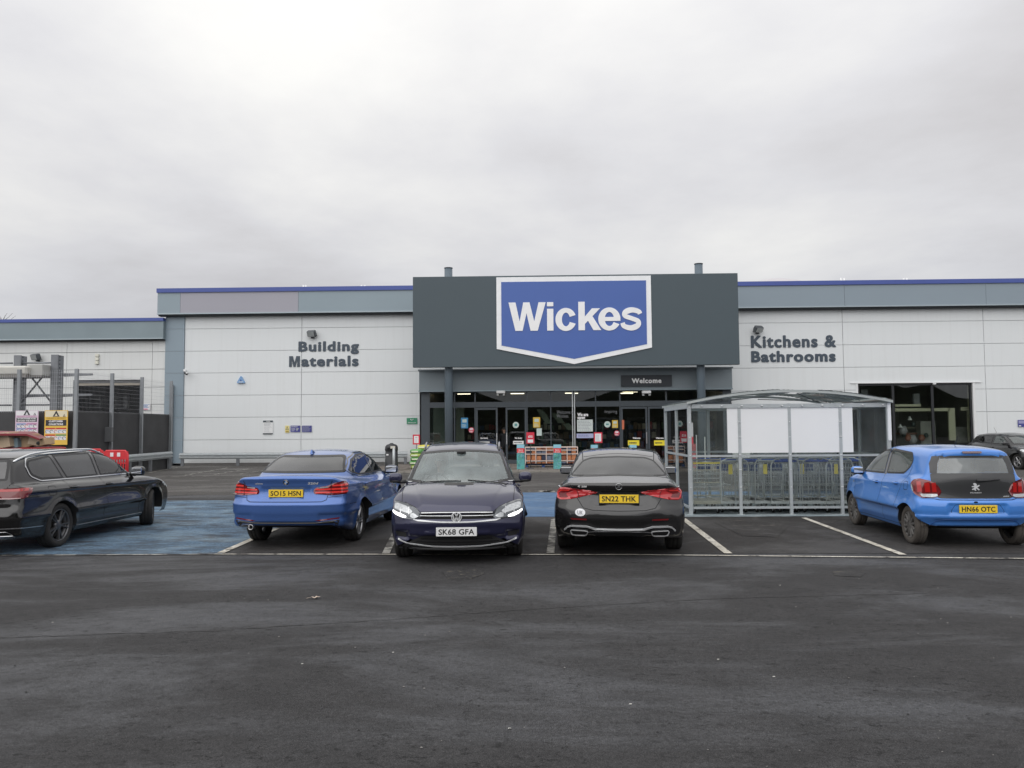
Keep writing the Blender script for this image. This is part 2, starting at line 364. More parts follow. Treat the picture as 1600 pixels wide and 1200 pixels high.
# ================================================================== the store
YF = 39.4
F = lambda px, py, Y=YF: AT(px, py, Y)
def clad_mat(name, col, amt=.10):
    """painted sheet with faint tone changes, rain streaks and a little splash dirt at the foot"""
    m = mat(name, col, .45, noise=(.22,.035,5)); nt = m.node_tree; n = nt.nodes; l = nt.links; b = n['Principled BSDF']; src = b.inputs['Base Color'].links[0].from_socket
    tc = n.new('ShaderNodeTexCoord'); mp = n.new('ShaderNodeMapping'); mp.inputs['Scale'].default_value = (4.5,4.5,.16); l.new(tc.outputs['Object'], mp.inputs[0])
    t = n.new('ShaderNodeTexNoise'); t.inputs['Scale'].default_value = 1; t.inputs['Detail'].default_value = 7; t.inputs['Roughness'].default_value = .7; l.new(mp.outputs[0], t.inputs['Vector'])
    r1 = n.new('ShaderNodeMapRange'); r1.inputs['From Min'].default_value = .50; r1.inputs['From Max'].default_value = .78; r1.inputs['To Max'].default_value = amt*2.4; l.new(t.outputs['Fac'], r1.inputs[0])
    sp = n.new('ShaderNodeSeparateXYZ'); l.new(tc.outputs['Object'], sp.inputs[0]); r2 = n.new('ShaderNodeMapRange'); r2.inputs['From Min'].default_value = .9; r2.inputs['From Max'].default_value = .1; r2.inputs['To Max'].default_value = .45; l.new(sp.outputs[2], r2.inputs[0])
    t3 = n.new('ShaderNodeTexNoise'); t3.inputs['Scale'].default_value = 2.2; t3.inputs['Detail'].default_value = 8; l.new(tc.outputs['Object'], t3.inputs['Vector']); mm = n.new('ShaderNodeMath'); mm.operation = 'MULTIPLY'; l.new(r2.outputs[0], mm.inputs[0]); l.new(t3.outputs['Fac'], mm.inputs[1])
    ad = n.new('ShaderNodeMath'); ad.operation = 'ADD'; ad.use_clamp = True; l.new(r1.outputs[0], ad.inputs[0]); l.new(mm.outputs[0], ad.inputs[1])
    mx = n.new('ShaderNodeMix'); mx.data_type = 'RGBA'; l.new(ad.outputs[0], mx.inputs[0]); l.new(src, mx.inputs[6]); mx.inputs[7].default_value = (.40,.385,.35,1); l.new(mx.outputs[2], b.inputs['Base Color'])
    bp = n.new('ShaderNodeBump'); bp.inputs['Strength'].default_value = .12; bp.inputs['Distance'].default_value = .02; t4 = n.new('ShaderNodeTexNoise'); t4.inputs['Scale'].default_value = .9; l.new(tc.outputs['Object'], t4.inputs['Vector']); l.new(t4.outputs['Fac'], bp.inputs['Height']); l.new(bp.outputs[0], b.inputs['Normal'])
    return m
M_clad = clad_mat('cladding_white', (.73,.755,.76), .05); M_cladL = clad_mat('cladding_low', (.70,.715,.705), .09)
M_joint = mat('cladding_joint', (.42,.44,.45), .8); M_fasc = mat('fascia_grey', (.27,.335,.375), .42, noise=(.4,.06,6)); M_fascp = mat('fascia_faded', (.36,.355,.40), .5, noise=(.4,.05,6))
M_fasc2 = mat('fascia_right', (.25,.305,.35), .42, noise=(.4,.05,6)); M_blu = mat('roof_trim_blue', (.06,.095,.33), .4); M_trim = mat('gutter_trim', (.36,.42,.45), .35, metal=.3)
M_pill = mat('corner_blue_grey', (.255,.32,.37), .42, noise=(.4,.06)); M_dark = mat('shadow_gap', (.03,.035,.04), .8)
M_anth = mat('anthracite', (.062,.086,.100), .5, noise=(1.2,.04)); M_canopy = mat('canopy_grey', (.19,.225,.245), .4, metal=.25, noise=(.8,.05)); M_frame = mat('frame_grey', (.055,.068,.08), .4)
M_roof = mat('roof_grey', (.3,.31,.32), .7)
store = empty('store_building', (0,YF,0), 0, 'large pale clad retail store with blue roof edge, grey fascia and glazed entrance', 'store')
def L(o, ref): return (o[0]-ref[0], o[1]-ref[1], o[2]-ref[2])
zr = [F(300,y).z for y in (493.5,514,548.7,583,618,652.5,687.5)]; zr.append(.12)
z_top = F(300,452.5).z; z_cap = F(300,459).z; z_fb = F(300,488.5).z; z_tr = F(300,492).z
xL, xW, xR = F(258,600).x, F(287.5,600).x, 36.0
xe0, xe1 = F(656,640).x, F(1143,640).x
wx0, wx1, wz1 = F(1341,650).x, F(1522,650).x, F(1430,598.5).z
def clad_rows(mb, x0, x1, zs, y, m, holes=(), gap=.022):
    for za, zb in zip(zs[:-1], zs[1:]):
        hi, lo = za-gap/2, zb+gap/2; segs = [(x0, x1)]
        for hx0, hx1, hz in holes:
            ns = []
            for a, b in segs:
                if lo >= hz or hx1 <= a or hx0 >= b: ns.append((a,b)); continue
                if a < hx0: ns.append((a,hx0))
                if hx1 < b: ns.append((hx1,b))
                if hi > hz and lo < hz: mb.box((max(a,hx0),y,hz),(min(b,hx1),y+.06,hi), m)
            segs = ns
        for a, b in segs: mb.box((a,y,lo),(b,y+.06,hi), m)
mb = MB(); cols = [xW, F(471,600).x, xe0]
for a, b in zip(cols[:-1], cols[1:]): clad_rows(mb, a+.012, b-.012, zr, 0, M_clad, gap=.018)
cols = [xe0, xe1+.02]; clad_rows(mb, xe0+.012, xe1, zr, 0, M_clad, holes=[(xe0-.1, xe1, F(900,606).z)], gap=.018)
cols = [xe1, F(1316,500).x, F(1536,500).x, F(1536,500).x+7.4, xR]
for a, b in zip(cols[:-1], cols[1:]): clad_rows(mb, a+.012, b-.012, zr, 0, M_clad, holes=[(wx0, wx1, wz1)], gap=.018)
mb.build('cladding', store)
mb = MB(); mb.box((xW,.065,wz1+.02),(xe0,.2,zr[0]), M_joint); mb.box((xW,.065,0),(xe0,.2,wz1+.01), M_joint); mb.box((xe0,.065,F(900,606).z),(xe1,.2,zr[0]), M_joint)
mb.box((xe1,.065,0),(wx0-.06,.2,zr[0]), M_joint); mb.box((wx0-.06,.065,wz1+.06),(wx1+.06,.2,zr[0]), M_joint); mb.box((wx1+.06,.065,0),(xR,.2,zr[0]), M_joint)
mb.box((xL,.21,0),(xL+.2,40,z_fb), M_pill); mb.box((xR-.2,.21,0),(xR,40,z_fb), M_clad); mb.box((xL,39.8,0),(xR,40,z_fb), M_clad)
mb.build('wall', store)
# concrete plinth under the cladding and dark skirt
mp = mat('plinth_concrete', (.16,.155,.15), .85, bump=(30,.3))
for a, b in ((xW,xe0),(xe1,wx0),(wx1,xR)): MB().box((a,-.05,0),(b,.06,.115), mp).build('plinth', store)
mb = MB()
zs = zr[:]
for za, zb in zip(zs[:-1], zs[1:]): mb.box((xL,-.06,zb+.008),(xW,.2,za-.008), M_pill)
mb.box((xL+.01,-.04,.1),(xW-.01,.19,zr[0]), M_joint); mb.build('corner_pillar', store)
xF0 = F(251.5,470).x
def fascia(x0, x1, y, parts, name='fascia'):
    mb = MB()
    for a, b, m in parts: mb.box((a+.006,y,z_tr+.04),(b-.006,y+.5,z_cap), m)
    return mb.build(name, store)
fx = [xF0, F(287,470).x, F(469.5,470).x, F(700,470).x]
fascia(0,0,-.38,[(fx[0],fx[1],M_fasc),(fx[1],fx[2],M_fascp),(fx[2],fx[3],M_fasc),(fx[3],F(1100,470).x,M_fasc),(F(1100,470).x,F(1315,470).x,M_fasc2),(F(1315,470).x,F(1534,470).x,M_fasc2),(F(1534,470).x,xR+.3,M_fasc2)])
mb = MB(); mb.box((xF0-.03,-.44,z_cap+.001),(xR+.33,.2,z_top), M_blu); mb.box((xF0-.03,.21,z_cap+.02),(xF0+.3,40.1,z_top-.004), M_blu); mb.build('roof_trim', store)
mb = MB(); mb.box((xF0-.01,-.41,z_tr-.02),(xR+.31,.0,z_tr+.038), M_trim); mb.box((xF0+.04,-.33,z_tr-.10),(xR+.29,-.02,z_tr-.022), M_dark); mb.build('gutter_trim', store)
mb = MB(); mb.box((xL+.2,.21,z_cap-.4),(xR-.2,39.7,z_cap-.2), M_roof); mb.build('roof', store)
mb = MB(); mb.box((xF0,.125,z_tr+.04),(xF0+.3,40,z_cap), M_fasc); mb.build('side_fascia', store)
# low roof dome behind the parapet
mb = MB(); c = F(1212,441, YF+5); mb.lathe([(0,.55),(.8,.5),(1.5,.3),(2.0,0)], mat('rooflight', (.5,.48,.5), .4), 24, M=Matrix.Translation((c.x,5,c.z-.35))@Matrix.Diagonal((1.0,.9,.9,1))); mb.build('rooflight', store)
for px in (474,478,565,570,1314,1319,1412,1417):
    p = F(px, 449 if px < 700 else 438, YF+2); o = MB().cyl((p.x,2,z_top-.9),(p.x,2,p.z+ .12), .05, mat('vent_white', (.8,.8,.8), .5), 8).build('roof_vent', store)
# ---- showroom window on the right
def window_unit(name, x0, x1, z0, z1, muls, y, bar=.09, transoms=()):
    w = MB(); w.box((x0,y,z0),(x0+bar,y+.12,z1), M_fr2); w.box((x1-bar,y,z0),(x1,y+.12,z1), M_fr2); w.box((x0+bar,y,z1-bar),(x1-bar,y+.12,z1), M_fr2); w.box((x0+bar,y,z0),(x1-bar,y+.12,z0+bar), M_fr2)
    for mx in muls: w.box((mx-.06,y+.005,z0+bar),(mx+.06,y+.115,z1-bar), M_fr2)
    for t in transoms: w.box((x0+bar,y+.02,t-.03),(x1-bar,y+.10,t+.03), M_fr2)
    return w.build(name, store)
M_fr2 = mat('window_frame_black', (.02,.022,.025), .35)
wmul = [F(1397.7,650).x, F(1459.3,650).x]
wo = window_unit('window', wx0+.03, wx1-.03, .12, wz1-.02, wmul, .07)
M_wgl = glass('shop_glass', (.86,.89,.87), 1.45)
mb = MB(); xs = [wx0+.1]+wmul+[wx1-.1]
for a, b in zip(xs[:-1], xs[1:]): mb.box((a,.12,.2),(b,.13,wz1-.1), M_wgl)
g = mb.build('pane', wo)
mb = MB(); mw = mat('reveal_white', (.75,.76,.76), .4); mb.box((wx1-.02,-.03,0),(wx1+.09,.13,wz1+.02), mw); mb.box((wx0-.35,-.05,wz1),(wx1+.4,.1,wz1+.05), mw); mb.box((wx0-.06,-.03,0),(wx0+.02,.13,wz1), mw); mb.build('window_surround', store)
M_in = mat('interior_dark', (.30,.30,.28), .8, noise=(.7,.5,6)); M_inf = mat('interior_floor', (.25,.24,.22), .5); M_in2 = mat('interior_wall', (.26,.26,.24), .8, noise=(.8,.5,6))
def room(name, x0, x1, y0, y1, z1, mw_, mf, mc):
    mb = MB(); mb.box((x0-.1,y0,-.02),(x1+.1,y1,.03), mf); mb.box((x0-.1,y1,.03),(x1+.1,y1+.1,z1), mw_); mb.box((x0-.1,y0,.03),(x0,y1,z1), mw_); mb.box((x1,y0,.03),(x1+.1,y1,z1), mw_); mb.box((x0-.1,y0,z1),(x1+.1,y1+.1,z1+.1), mc)
    return mb.build(name, store)
room('showroom_interior', wx0-1.5, wx1+1.5, .22, 7.5, wz1+.25, M_in2, M_inf, M_in)
# ---- entrance lobby
YLb = -1.5; zc0, zc1 = F(900,608.5,YF-1.8).z, F(900,575.5,YF-1.8).z
cx0, cx1 = F(655,600,YF-1.8).x, F(1144,600,YF-1.8).x
mb = MB(); mb.box((cx0,-1.82,zc0),(cx1,-.06,zc1-.08), M_canopy); mb.box((cx0-.05,-1.88,zc1-.079),(cx1+.05,-.05,zc1), mat('canopy_edge', (.13,.155,.17), .4)); mb.box((cx0-.02,-1.86,zc0-.06),(cx1+.02,-.07,zc0-.001), mat('canopy_lip', (.22,.27,.30), .35, metal=.3)); mb.build('canopy', store)
FL = lambda px, py=640: F(px, py, YF+YLb)
zt = zc0-.065; tr1, tr0 = FL(900,627).z, FL(900,635.5).z
glz = MB(); glass_spans = []
def mull(a, b, z0=.06, z1=None, dy=0): glz.box((FL(a).x, YLb+dy, z0), (FL(b).x, YLb+.12+dy, z1 or zt), M_frame)
mull(658,671.5); mull(741.3,743.3); mull(822.6,824.4); mull(859.8,861.4); mull(929.8,931.6); mull(967.8,969.8); mull(1040,1042.5); mull(1101,1103.5); mull(1130,1142)
mull(709,711.2)
glz.box((FL(671.5).x,YLb+.01,tr0),(FL(1130).x,YLb+.11,tr1), M_frame); glz.box((FL(671.5).x,YLb+.01,.06),(FL(742).x,YLb+.11,.25), M_frame); glz.box((FL(824).x,YLb+.01,.06),(FL(968).x,YLb+.11,.25), M_frame); glz.box((FL(1042).x,YLb+.01,.06),(FL(1131).x,YLb+.11,.25), M_frame)
zmid = FL(840,633).z-.16
glz.build('entrance_frame', store)
mb = MB(); ms = mat('bright_post', (.62,.64,.64), .3, metal=.5); mb.box((FL(893.8).x,YLb-.03,.1),(FL(895.2).x,YLb+.13,zt-.02), ms); mb.box((FL(897).x,YLb-.03,.1),(FL(898.4).x,YLb+.13,zt-.02), ms); mb.build('glazing_post', store)
M_lgl = glass('lobby_glass', (.80,.84,.83), 1.45)
for a, b in ((671.5,742),(743.3,822.6),(824.4,859.8),(861.4,893.8),(898.4,929.8),(931.6,967.8),(969.8,1040),(1042.5,1101),(1103.5,1130)):
    m2 = MB(); xa, xb = FL(a).x, FL(b).x
    m2.box((xa,YLb+.05,tr1),(xb,YLb+.06,zt), M_lgl)
    if not (a in (743.3, 969.8)): m2.box((xa,YLb+.05,.25),(xb,YLb+.06,tr0), M_lgl)
    m2.build('glass_pane', store)
def door_leaf(a, b, y, name='sliding_door'):
    xa, xb = FL(a).x, FL(b).x; d = MB(); w = .085
    d.box((xa,y,.07),(xa+w,y+.06,tr0-.02), M_frame); d.box((xb-w,y,.07),(xb,y+.06,tr0-.02), M_frame); d.box((xa+w,y,.07),(xb-w,y+.06,.25), M_frame); d.box((xa+w,y,tr0-.12),(xb-w,y+.06,tr0-.02), M_frame)
    o = d.build(name, store); MB().box((xa+w,y+.025,.25),(xb-w,y+.035,tr0-.12), M_lgl).build('door_glass', o)
    return o
dl = door_leaf(743.6,777.5, YLb-.02); dr = door_leaf(790,822.4, YLb-.02); d3 = door_leaf(970,1011, YLb-.02); d4 = door_leaf(1012,1039.5, YLb-.02)
mh = mat('handle_steel', (.6,.6,.6), .3, metal=1)
for d_, px in ((dl,776),(dr,791.5),(d3,1009.5)): MB().box((FL(px).x-.02,YLb-.07,1.0),(FL(px).x+.02,YLb-.025,1.55), mh).build('handle', d_)
MB().box((cx0+.1,YLb+.13,.06),(FL(671).x,-.02,zt), M_frame).build('lobby_side_wall', store); MB().box((FL(1131).x,YLb+.13,.06),(FL(1141).x,-.02,zt), M_frame).build('lobby_side_wall', store)
mb = MB(); mb.box((FL(656).x,YLb+.13,-.01),(FL(1143).x,.0,.05), M_inf); mb.build('lobby_floor', store)
room('store_interior', xe0+.3, xe1-.3, .22, 12.0, F(900,606).z+.3, M_in, M_inf, mat('ceiling_dark', (.12,.12,.115), .8))
# strip lights inside
M_tube = mat('tube_light', (1,.9,.75), .5, emit=(1,.84,.62), estr=3.4)
for a, b, y_ in ((708,728,613.5),(715,735,615.6),(795,816,612.8),(798,819,615),(884,894,612.3),(883,894,614.3),(898.5,906,612.3),(898.5,903,614.5),(973,996,612.2),(970,989,614.5),(1054,1075,610.3),(1062,1087,607.9)):
    p0, p1 = F(a,y_,YF+2.4), F(b,y_,YF+2.4); MB().box((p0.x,2.3,p0.z-.02),(p1.x,2.5,p0.z+.015), M_tube).build('strip_light', store)
# ================================================================== shop sign on two columns
YP = 36.1
c1, c2 = AT(701,560,YP+.55), AT(1094.5,560,YP+.55)
sign = empty('shop_sign', (0,YP,0), 0, 'huge anthracite sign panel with blue shield reading Wickes on two columns over the entrance', 'sign')
A_, B_, C_, D_ = AT(645,433.5,YP), AT(1152.5,425.8,YP), AT(1154.5,570,YP), AT(645.5,573.5,YP)
mb = MB(); mb.box((A_.x,0,(C_.z+D_.z)/2),(B_.x,.28,(A_.z+B_.z)/2), M_anth, bev=.01)
mb.build('panel', sign)
for c, t in ((c1, AT(701,419.5,YP+.55).z), (c2, AT(1092,413,YP+.55).z)):
    mb = MB(); mb.cyl((c.x,.55,.06),(c.x,.55,t), .19, mat('column_grey', (.12,.155,.185), .4, noise=(1,.05)), 28); mb.cyl((c.x,.55,t),(c.x,.55,t+.03), .205, M_frame, 28); mb.box((c.x-.09,.28,C_.z+.4),(c.x+.09,.4,C_.z+.6), M_frame); mb.box((c.x-.09,.28,A_.z-.7),(c.x+.09,.4,A_.z-.5), M_frame)
    mb.build('column', sign)
def S(zx, zy): p = AT(630+zx*.3375, 400+zy*.3375, YP-.05); return (p.x, p.z)
mcx, mcz = S(789,0)[0], 0
tl = S(431,97); tr_ = S(1146,92); w2 = (tr_[0]-tl[0])/2; ztop = (tl[1]+tr_[1])/2; zsh = (S(432,432)[1]+S(1148,422)[1])/2; zpt = S(790,500)[1]; sx = (tl[0]+tr_[0])/2
def shield(dx, dz0, dz1): return [(sx-w2+dx, ztop-dz0),(sx+w2-dx, ztop-dz0),(sx+w2-dx, zsh+dz1*.7),(sx, zpt+dz1*1.05),(sx-w2+dx, zsh+dz1*.7)]
b_ = .225
mb = MB(); mb.prism(shield(0,0,0), -.05, -.002, mat('sign_white', (.86,.87,.88), .35)); sh = mb.build('shield_border', sign)
mb = MB(); mb.prism(shield(b_,b_,b_), -.062, -.051, mat('sign_blue', (.062,.128,.40), .4, noise=(.6,.05))); sh2 = mb.build('shield', sign)
# custom bold grotesque lettering, unit = cap height
def arc(cx, cy, rx, ry, a0, a1, n=28): return [(cx+rx*math.cos(R(a0+(a1-a0)*i/n)), cy+ry*math.sin(R(a0+(a1-a0)*i/n))) for i in range(n+1)]
def strip_poly(outer, inner): return outer+inner[::-1]
def brush(pts, ws):
    out, inn = [], []
    for i, p in enumerate(pts):
        a = Vector(pts[max(i-1,0)]); b = Vector(pts[min(i+1,len(pts)-1)]); t = (b-a).normalized(); n = Vector((-t.y,t.x))*ws[i]/2
        out.append((p[0]+n.x,p[1]+n.y)); inn.append((p[0]-n.x,p[1]-n.y))
    return out, inn
def catmull(P, n=8):
    P = [Vector(p) for p in P]; out = []
    for i in range(len(P)-1):
        p0 = P[max(i-1,0)]; p1 = P[i]; p2 = P[i+1]; p3 = P[min(i+2,len(P)-1)]
        for k in range(n):
            t = k/n; out.append(.5*((2*p1)+(p2-p0)*t+(2*p0-5*p1+4*p2-p3)*t*t+(3*p1-p0-3*p2+p3)*t**3))
    out.append(P[-1]); return [tuple(p) for p in out]
def strips_add(mb, out, inn, d0, d1, m, T):
    """a ribbon given by two rails, extruded"""
    n = len(out); vs = [T(p, d0) for p in out]+[T(p, d0) for p in inn]+[T(p, d1) for p in out]+[T(p, d1) for p in inn]
    fs = []
    for i in range(n-1):
        fs.append((i,i+1,n+i+1,n+i)); fs.append((2*n+i,3*n+i,3*n+i+1,2*n+i+1)); fs.append((i,2*n+i,2*n+i+1,i+1)); fs.append((n+i,n+i+1,3*n+i+1,3*n+i))
    fs.append((0,n,3*n,2*n)); fs.append((n-1,3*n-1,4*n-1,2*n-1)); mb.add(vs, fs, m)
lt = MB(); mwh = mat('letter_white', (.88,.88,.88), .35)
k_ = (S(0,215)[1]-S(0,346)[1]); lx0 = S(486,0)[0]; lz0 = (S(486,347)[1]+S(1090,342)[1])/2
T = lambda p, d: (lx0+p[0]*k_, d, lz0+p[1]*k_)
U = lambda zx: (zx-486)/131.0
def poly(pts, d=-.085): lt.prism([(lx0+x*k_, lz0+y*k_) for x, y in pts], d, -.0635, mwh)
poly([(0,1),(.245,1),(.385,.33),(.515,1),(.735,1),(.895,.33),(1.05,1),(1.30,1),(1.015,0),(.765,0),(.627,.62),(.487,0),(.235,0)])
poly([(U(662),0),(U(691),0),(U(691),.765),(U(662),.765)]); poly([(U(662),.855),(U(691),.855),(U(691),1.0),(U(662),1.0)])
def ring(cx, cy, rx, ry, wx, wy, a0, a1, d=-.085): strips_add(lt, arc(cx,cy,rx,ry,a0,a1,40), arc(cx,cy,rx-wx,ry-wy,a0,a1,40), d, -.0635, mwh, T)
ring(U(748), .385, .365, .405, .225, .165, 22, 338)
kx = U(805); poly([(kx,0),(kx+.225,0),(kx+.225,.22),(kx+.335,.33),(kx+.52,0),(kx+.79,0),(kx+.49,.49),(kx+.76,.765),(kx+.475,.765),(kx+.225,.48),(kx+.225,1.0),(kx,1.0)])
ring(U(946), .385, .385, .405, .225, .16, -2, 180); ring(U(946), .385, .385, .405, .225, .16, 180, 333)
poly([(U(946)-.2,.315),(U(946)+.383,.315),(U(946)+.383,.455),(U(946)-.2,.455)], -.0875)
sp = catmull([(.655,.555),(.60,.64),(.37,.695),(.15,.62),(.14,.49),(.36,.40),(.58,.30),(.565,.15),(.34,.065),(.10,.13),(.045,.245)], 8)
nw = len(sp); ws = [.20-.045*abs(math.cos(math.pi*2*i/(nw-1))) for i in range(nw)]; o_, i_ = brush([(U(1000)-.0+p[0], p[1]) for p in sp], ws); strips_add(lt, o_, i_, -.085, -.0635, mwh, T)
lt.build('lettering', sh2)
# ================================================================== wall lettering
M_let = mat('letter_anthracite', (.055,.075,.10), .4)
def wall_words(rows, label, group=None):
    t = empty('wall_lettering', (0,YF,0), 0, label, 'wall lettering', group)
    for s, x0, x1, y0, y1 in rows:
        a, b = F((x0+x1)/2, y0), F((x0+x1)/2, y1); xa, xb = F(x0,(y0+y1)/2).x, F(x1,(y0+y1)/2).x; mb = MB()
        wd_ = xb-xa; mfix = s == 'Materials'
        if mfix:   # the capital M is cut as one polygon
            mw_ = wd_*.155; H_ = a.z-b.z; T_ = lambda q: (xa+q[0]*mw_, b.z+q[1]*H_)
            mb.prism([T_(q) for q in ((0,0),(.25,0),(.25,.66),(.40,0),(.60,0),(.75,.66),(.75,0),(1,0),(1,1),(.66,1),(.50,.36),(.34,1),(0,1))], -.031, -.010, M_let); xa = xa+mw_*1.13; s = 'aterials'
        heavy_text(mb, s, (xa+xb)/2, (a.z+b.z)/2, xb-xa, a.z-b.z, M_let, b=.045 if 'g' in s or '&' in s else .058, depth=.018, d=-.028, space=1.14); mb.build('word', t)
    return t
wall_words([('Building', 466.5,561,533.2,553.8), ('Materials',452,560.5,556,572.8)], 'dark raised letters reading Building Materials on the left wall under a floodlight')
wall_words([('Kitchens &', 1173,1306,523.8,543.2), ('Bathrooms',1173.5,1305.5,548,565.8)], 'dark raised letters reading Kitchens & Bathrooms on the right wall')
# welcome board on canopy
wb = empty('welcome_board', (0,YF-1.9,0), 0, 'black board reading Welcome fixed on the canopy fascia', 'sign')
a, b = AT(970.5,586,YF-1.92), AT(1050,603.5,YF-1.92); mb = MB(); mb.box((a.x,-.04,(AT(1010,603.5,YF-1.92).z)),(b.x,.02,AT(1010,586,YF-1.92).z), mat('board_black', (.018,.024,.032), .4)); wp = mb.build('board', wb)
mb = MB(); heavy_text(mb, 'Welcome', (AT(987,595,YF-1.94).x+AT(1033.5,595,YF-1.94).x)/2, AT(1010,594.8,YF-1.94).z, AT(1033.5,595,YF-1.94).x-AT(987,595,YF-1.94).x, 8.0*37.4/1220, mwh, b=.05, space=1.12, depth=.008, d=-.05); mb.build('lettering', wp)
# door sensors above the doors
for px, lab in ((782.5,'left'),(1010,'right')):
    t = empty('door_sensor', tuple(AT(px,612.5,YF-1.9)), 0, f'small white sensor box under the canopy above the {lab} sliding doors', 'sensor', 'white sensors above the sliding doors')
    mb = MB(); mb.box((-.21,-.12,-.07),(.21,.12,.06), mw, bev=.02); mb.build('housing', t); mb = MB(); mb.box((-.2,-.02,-.17),(-.1,.1,-.072), mat('bracket_grey', (.4,.42,.42), .4)); mb.box((.1,-.02,-.17),(.2,.1,-.072), MATS['bracket_grey']); mb.build('bracket', t)
# ================================================================== low warehouse wing on the left
wing = empty('warehouse_wing', (0,YF,0), 0, 'lower grey and white wing left of the store with open loading bay', 'warehouse')
zl_top, zl_cap, zl_fb = F(100,499.5).z, F(100,504.5).z, F(100,530.5).z
xw0 = -44.0
zl = [zl_fb-.1]+[F(100,y).z for y in (551,578,606,633,660,687)]+[.1]
lx_, rx_, lz1 = F(117,640).x, F(218,640).x, F(170,593.5).z
mb = MB()
for a, b in ((xw0, F(-20,600).x), (F(-20,600).x, lx_-.5), (lx_-.5, F(237,600).x), (F(237,600).x, xL)): clad_rows(mb, a+.01, b-.01, zl, .02, M_cladL, holes=[(lx_, rx_, lz1)], gap=.024)
mb.build('cladding', wing)
mb = MB(); mb.box((xw0,.09,0),(lx_,.2,zl_fb), M_joint); mb.box((rx_,.09,0),(xL,.2,zl_fb), M_joint); mb.box((lx_,.09,lz1),(rx_,.2,zl_fb), M_joint); mb.box((xw0,.21,0),(xw0+.1,30,zl_fb), M_cladL); mb.build('wall', wing)
mb = MB(); mb.box((xw0,-.3,zl_fb),(xL-.005,.3,zl_cap), mat('wing_fascia', (.22,.275,.30), .45, noise=(.8,.12,6))); mb.build('fascia', wing)
mb = MB(); mb.box((xw0,-.35,zl_cap+.001),(xL-.002,.32,zl_top), M_blu); mb.build('roof_trim', wing)
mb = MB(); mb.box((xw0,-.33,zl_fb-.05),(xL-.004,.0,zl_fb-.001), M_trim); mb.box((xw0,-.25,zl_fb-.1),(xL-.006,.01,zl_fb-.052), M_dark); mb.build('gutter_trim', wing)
mb = MB(); mb.box((xw0,.33,zl_cap-.3),(xL,30,zl_cap-.1), M_roof); mb.build('roof', wing)
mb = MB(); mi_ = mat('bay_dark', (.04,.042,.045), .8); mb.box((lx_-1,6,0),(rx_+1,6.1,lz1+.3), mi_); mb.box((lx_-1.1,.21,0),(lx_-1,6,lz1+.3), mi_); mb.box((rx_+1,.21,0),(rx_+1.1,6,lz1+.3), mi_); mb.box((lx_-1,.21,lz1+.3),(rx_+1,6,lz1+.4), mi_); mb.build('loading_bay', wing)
mb = MB(); ms_ = mat('shutter_beam', (.32,.29,.24), .6, noise=(2,.25)); mb.box((lx_,.10,F(170,602).z),(rx_,.3,F(170,598.5).z), ms_); mb.box((lx_+.02,.12,F(170,598).z),(rx_-.02,.28,lz1-.01), mat('shutter_box', (.14,.145,.15), .6)); mb.build('shutter', wing)
mb = MB(); mb.box((lx_-.1,-.02,0),(lx_,.1,lz1), M_frame); mb.box((rx_,-.02,0),(rx_+.1,.1,lz1), M_frame); mb.build('bay_frame', wing)
rr = random.Random(3)
for px in (141,146,151,183,188,193): p = F(px,627,YF+3); MB().box((p.x-.2,3,p.z-.4),(p.x+.2,3.3,p.z+.35), mat('stock_grey', (.25,.26,.27), .6), bev=.05).build('stock_bag', wing)
sheet('worn_concrete_patch', [tuple(G(x,y))[:2] for x,y in ((1125,809),(1215,809),(1235,820),(1215,840),(1160,838),(1118,818))], .0095, ground_mat('pale_patch', (.036,.033,.032), (.052,.049,.048), (.3,.3,1), wear=((.20,.18,.155), .56, .70, (1.6,2.6,1))))
# ================================================================== cars
def curve(pts):
    """monotone cubic through (x, y) points"""
    pts = sorted(pts); x = np.array([p[0] for p in pts], float); y = np.array([p[1] for p in pts], float)
    h = np.diff(x); d = np.diff(y)/h; m = np.zeros(len(x)); m[0] = d[0]; m[-1] = d[-1]
    for i in range(1, len(x)-1):
        if d[i-1]*d[i] > 0: w1 = 2*h[i]+h[i-1]; w2 = h[i]+2*h[i-1]; m[i] = (w1+w2)/(w1/d[i-1]+w2/d[i])
    def f(q):
        q = np.clip(np.asarray(q, float), x[0], x[-1]); i = np.clip(np.searchsorted(x, q)-1, 0, len(x)-2); t = (q-x[i])/h[i]
        return ((1+2*t)*(1-t)**2*y[i]+t*(1-t)**2*h[i]*m[i]+t*t*(3-2*t)*y[i+1]+t*t*(t-1)*h[i]*m[i+1])
    return f
def smax(a, b, k): h = np.clip(.5+.5*(a-b)/k, 0, 1); return b*(1-h)+a*h+k*h*(1-h)
def smin(a, b, k): return -smax(-a, -b, k)
def sstep(a, b, x): t = np.clip((x-a)/(b-a), 0, 1); return t*t*(3-2*t)
def boxmask(u, v, u0, u1, v0, v1, s=.02): return sstep(u0-s,u0+s,u)*(1-sstep(u1-s,u1+s,u))*sstep(v0-s,v0+s,v)*(1-sstep(v1-s,v1+s,v))
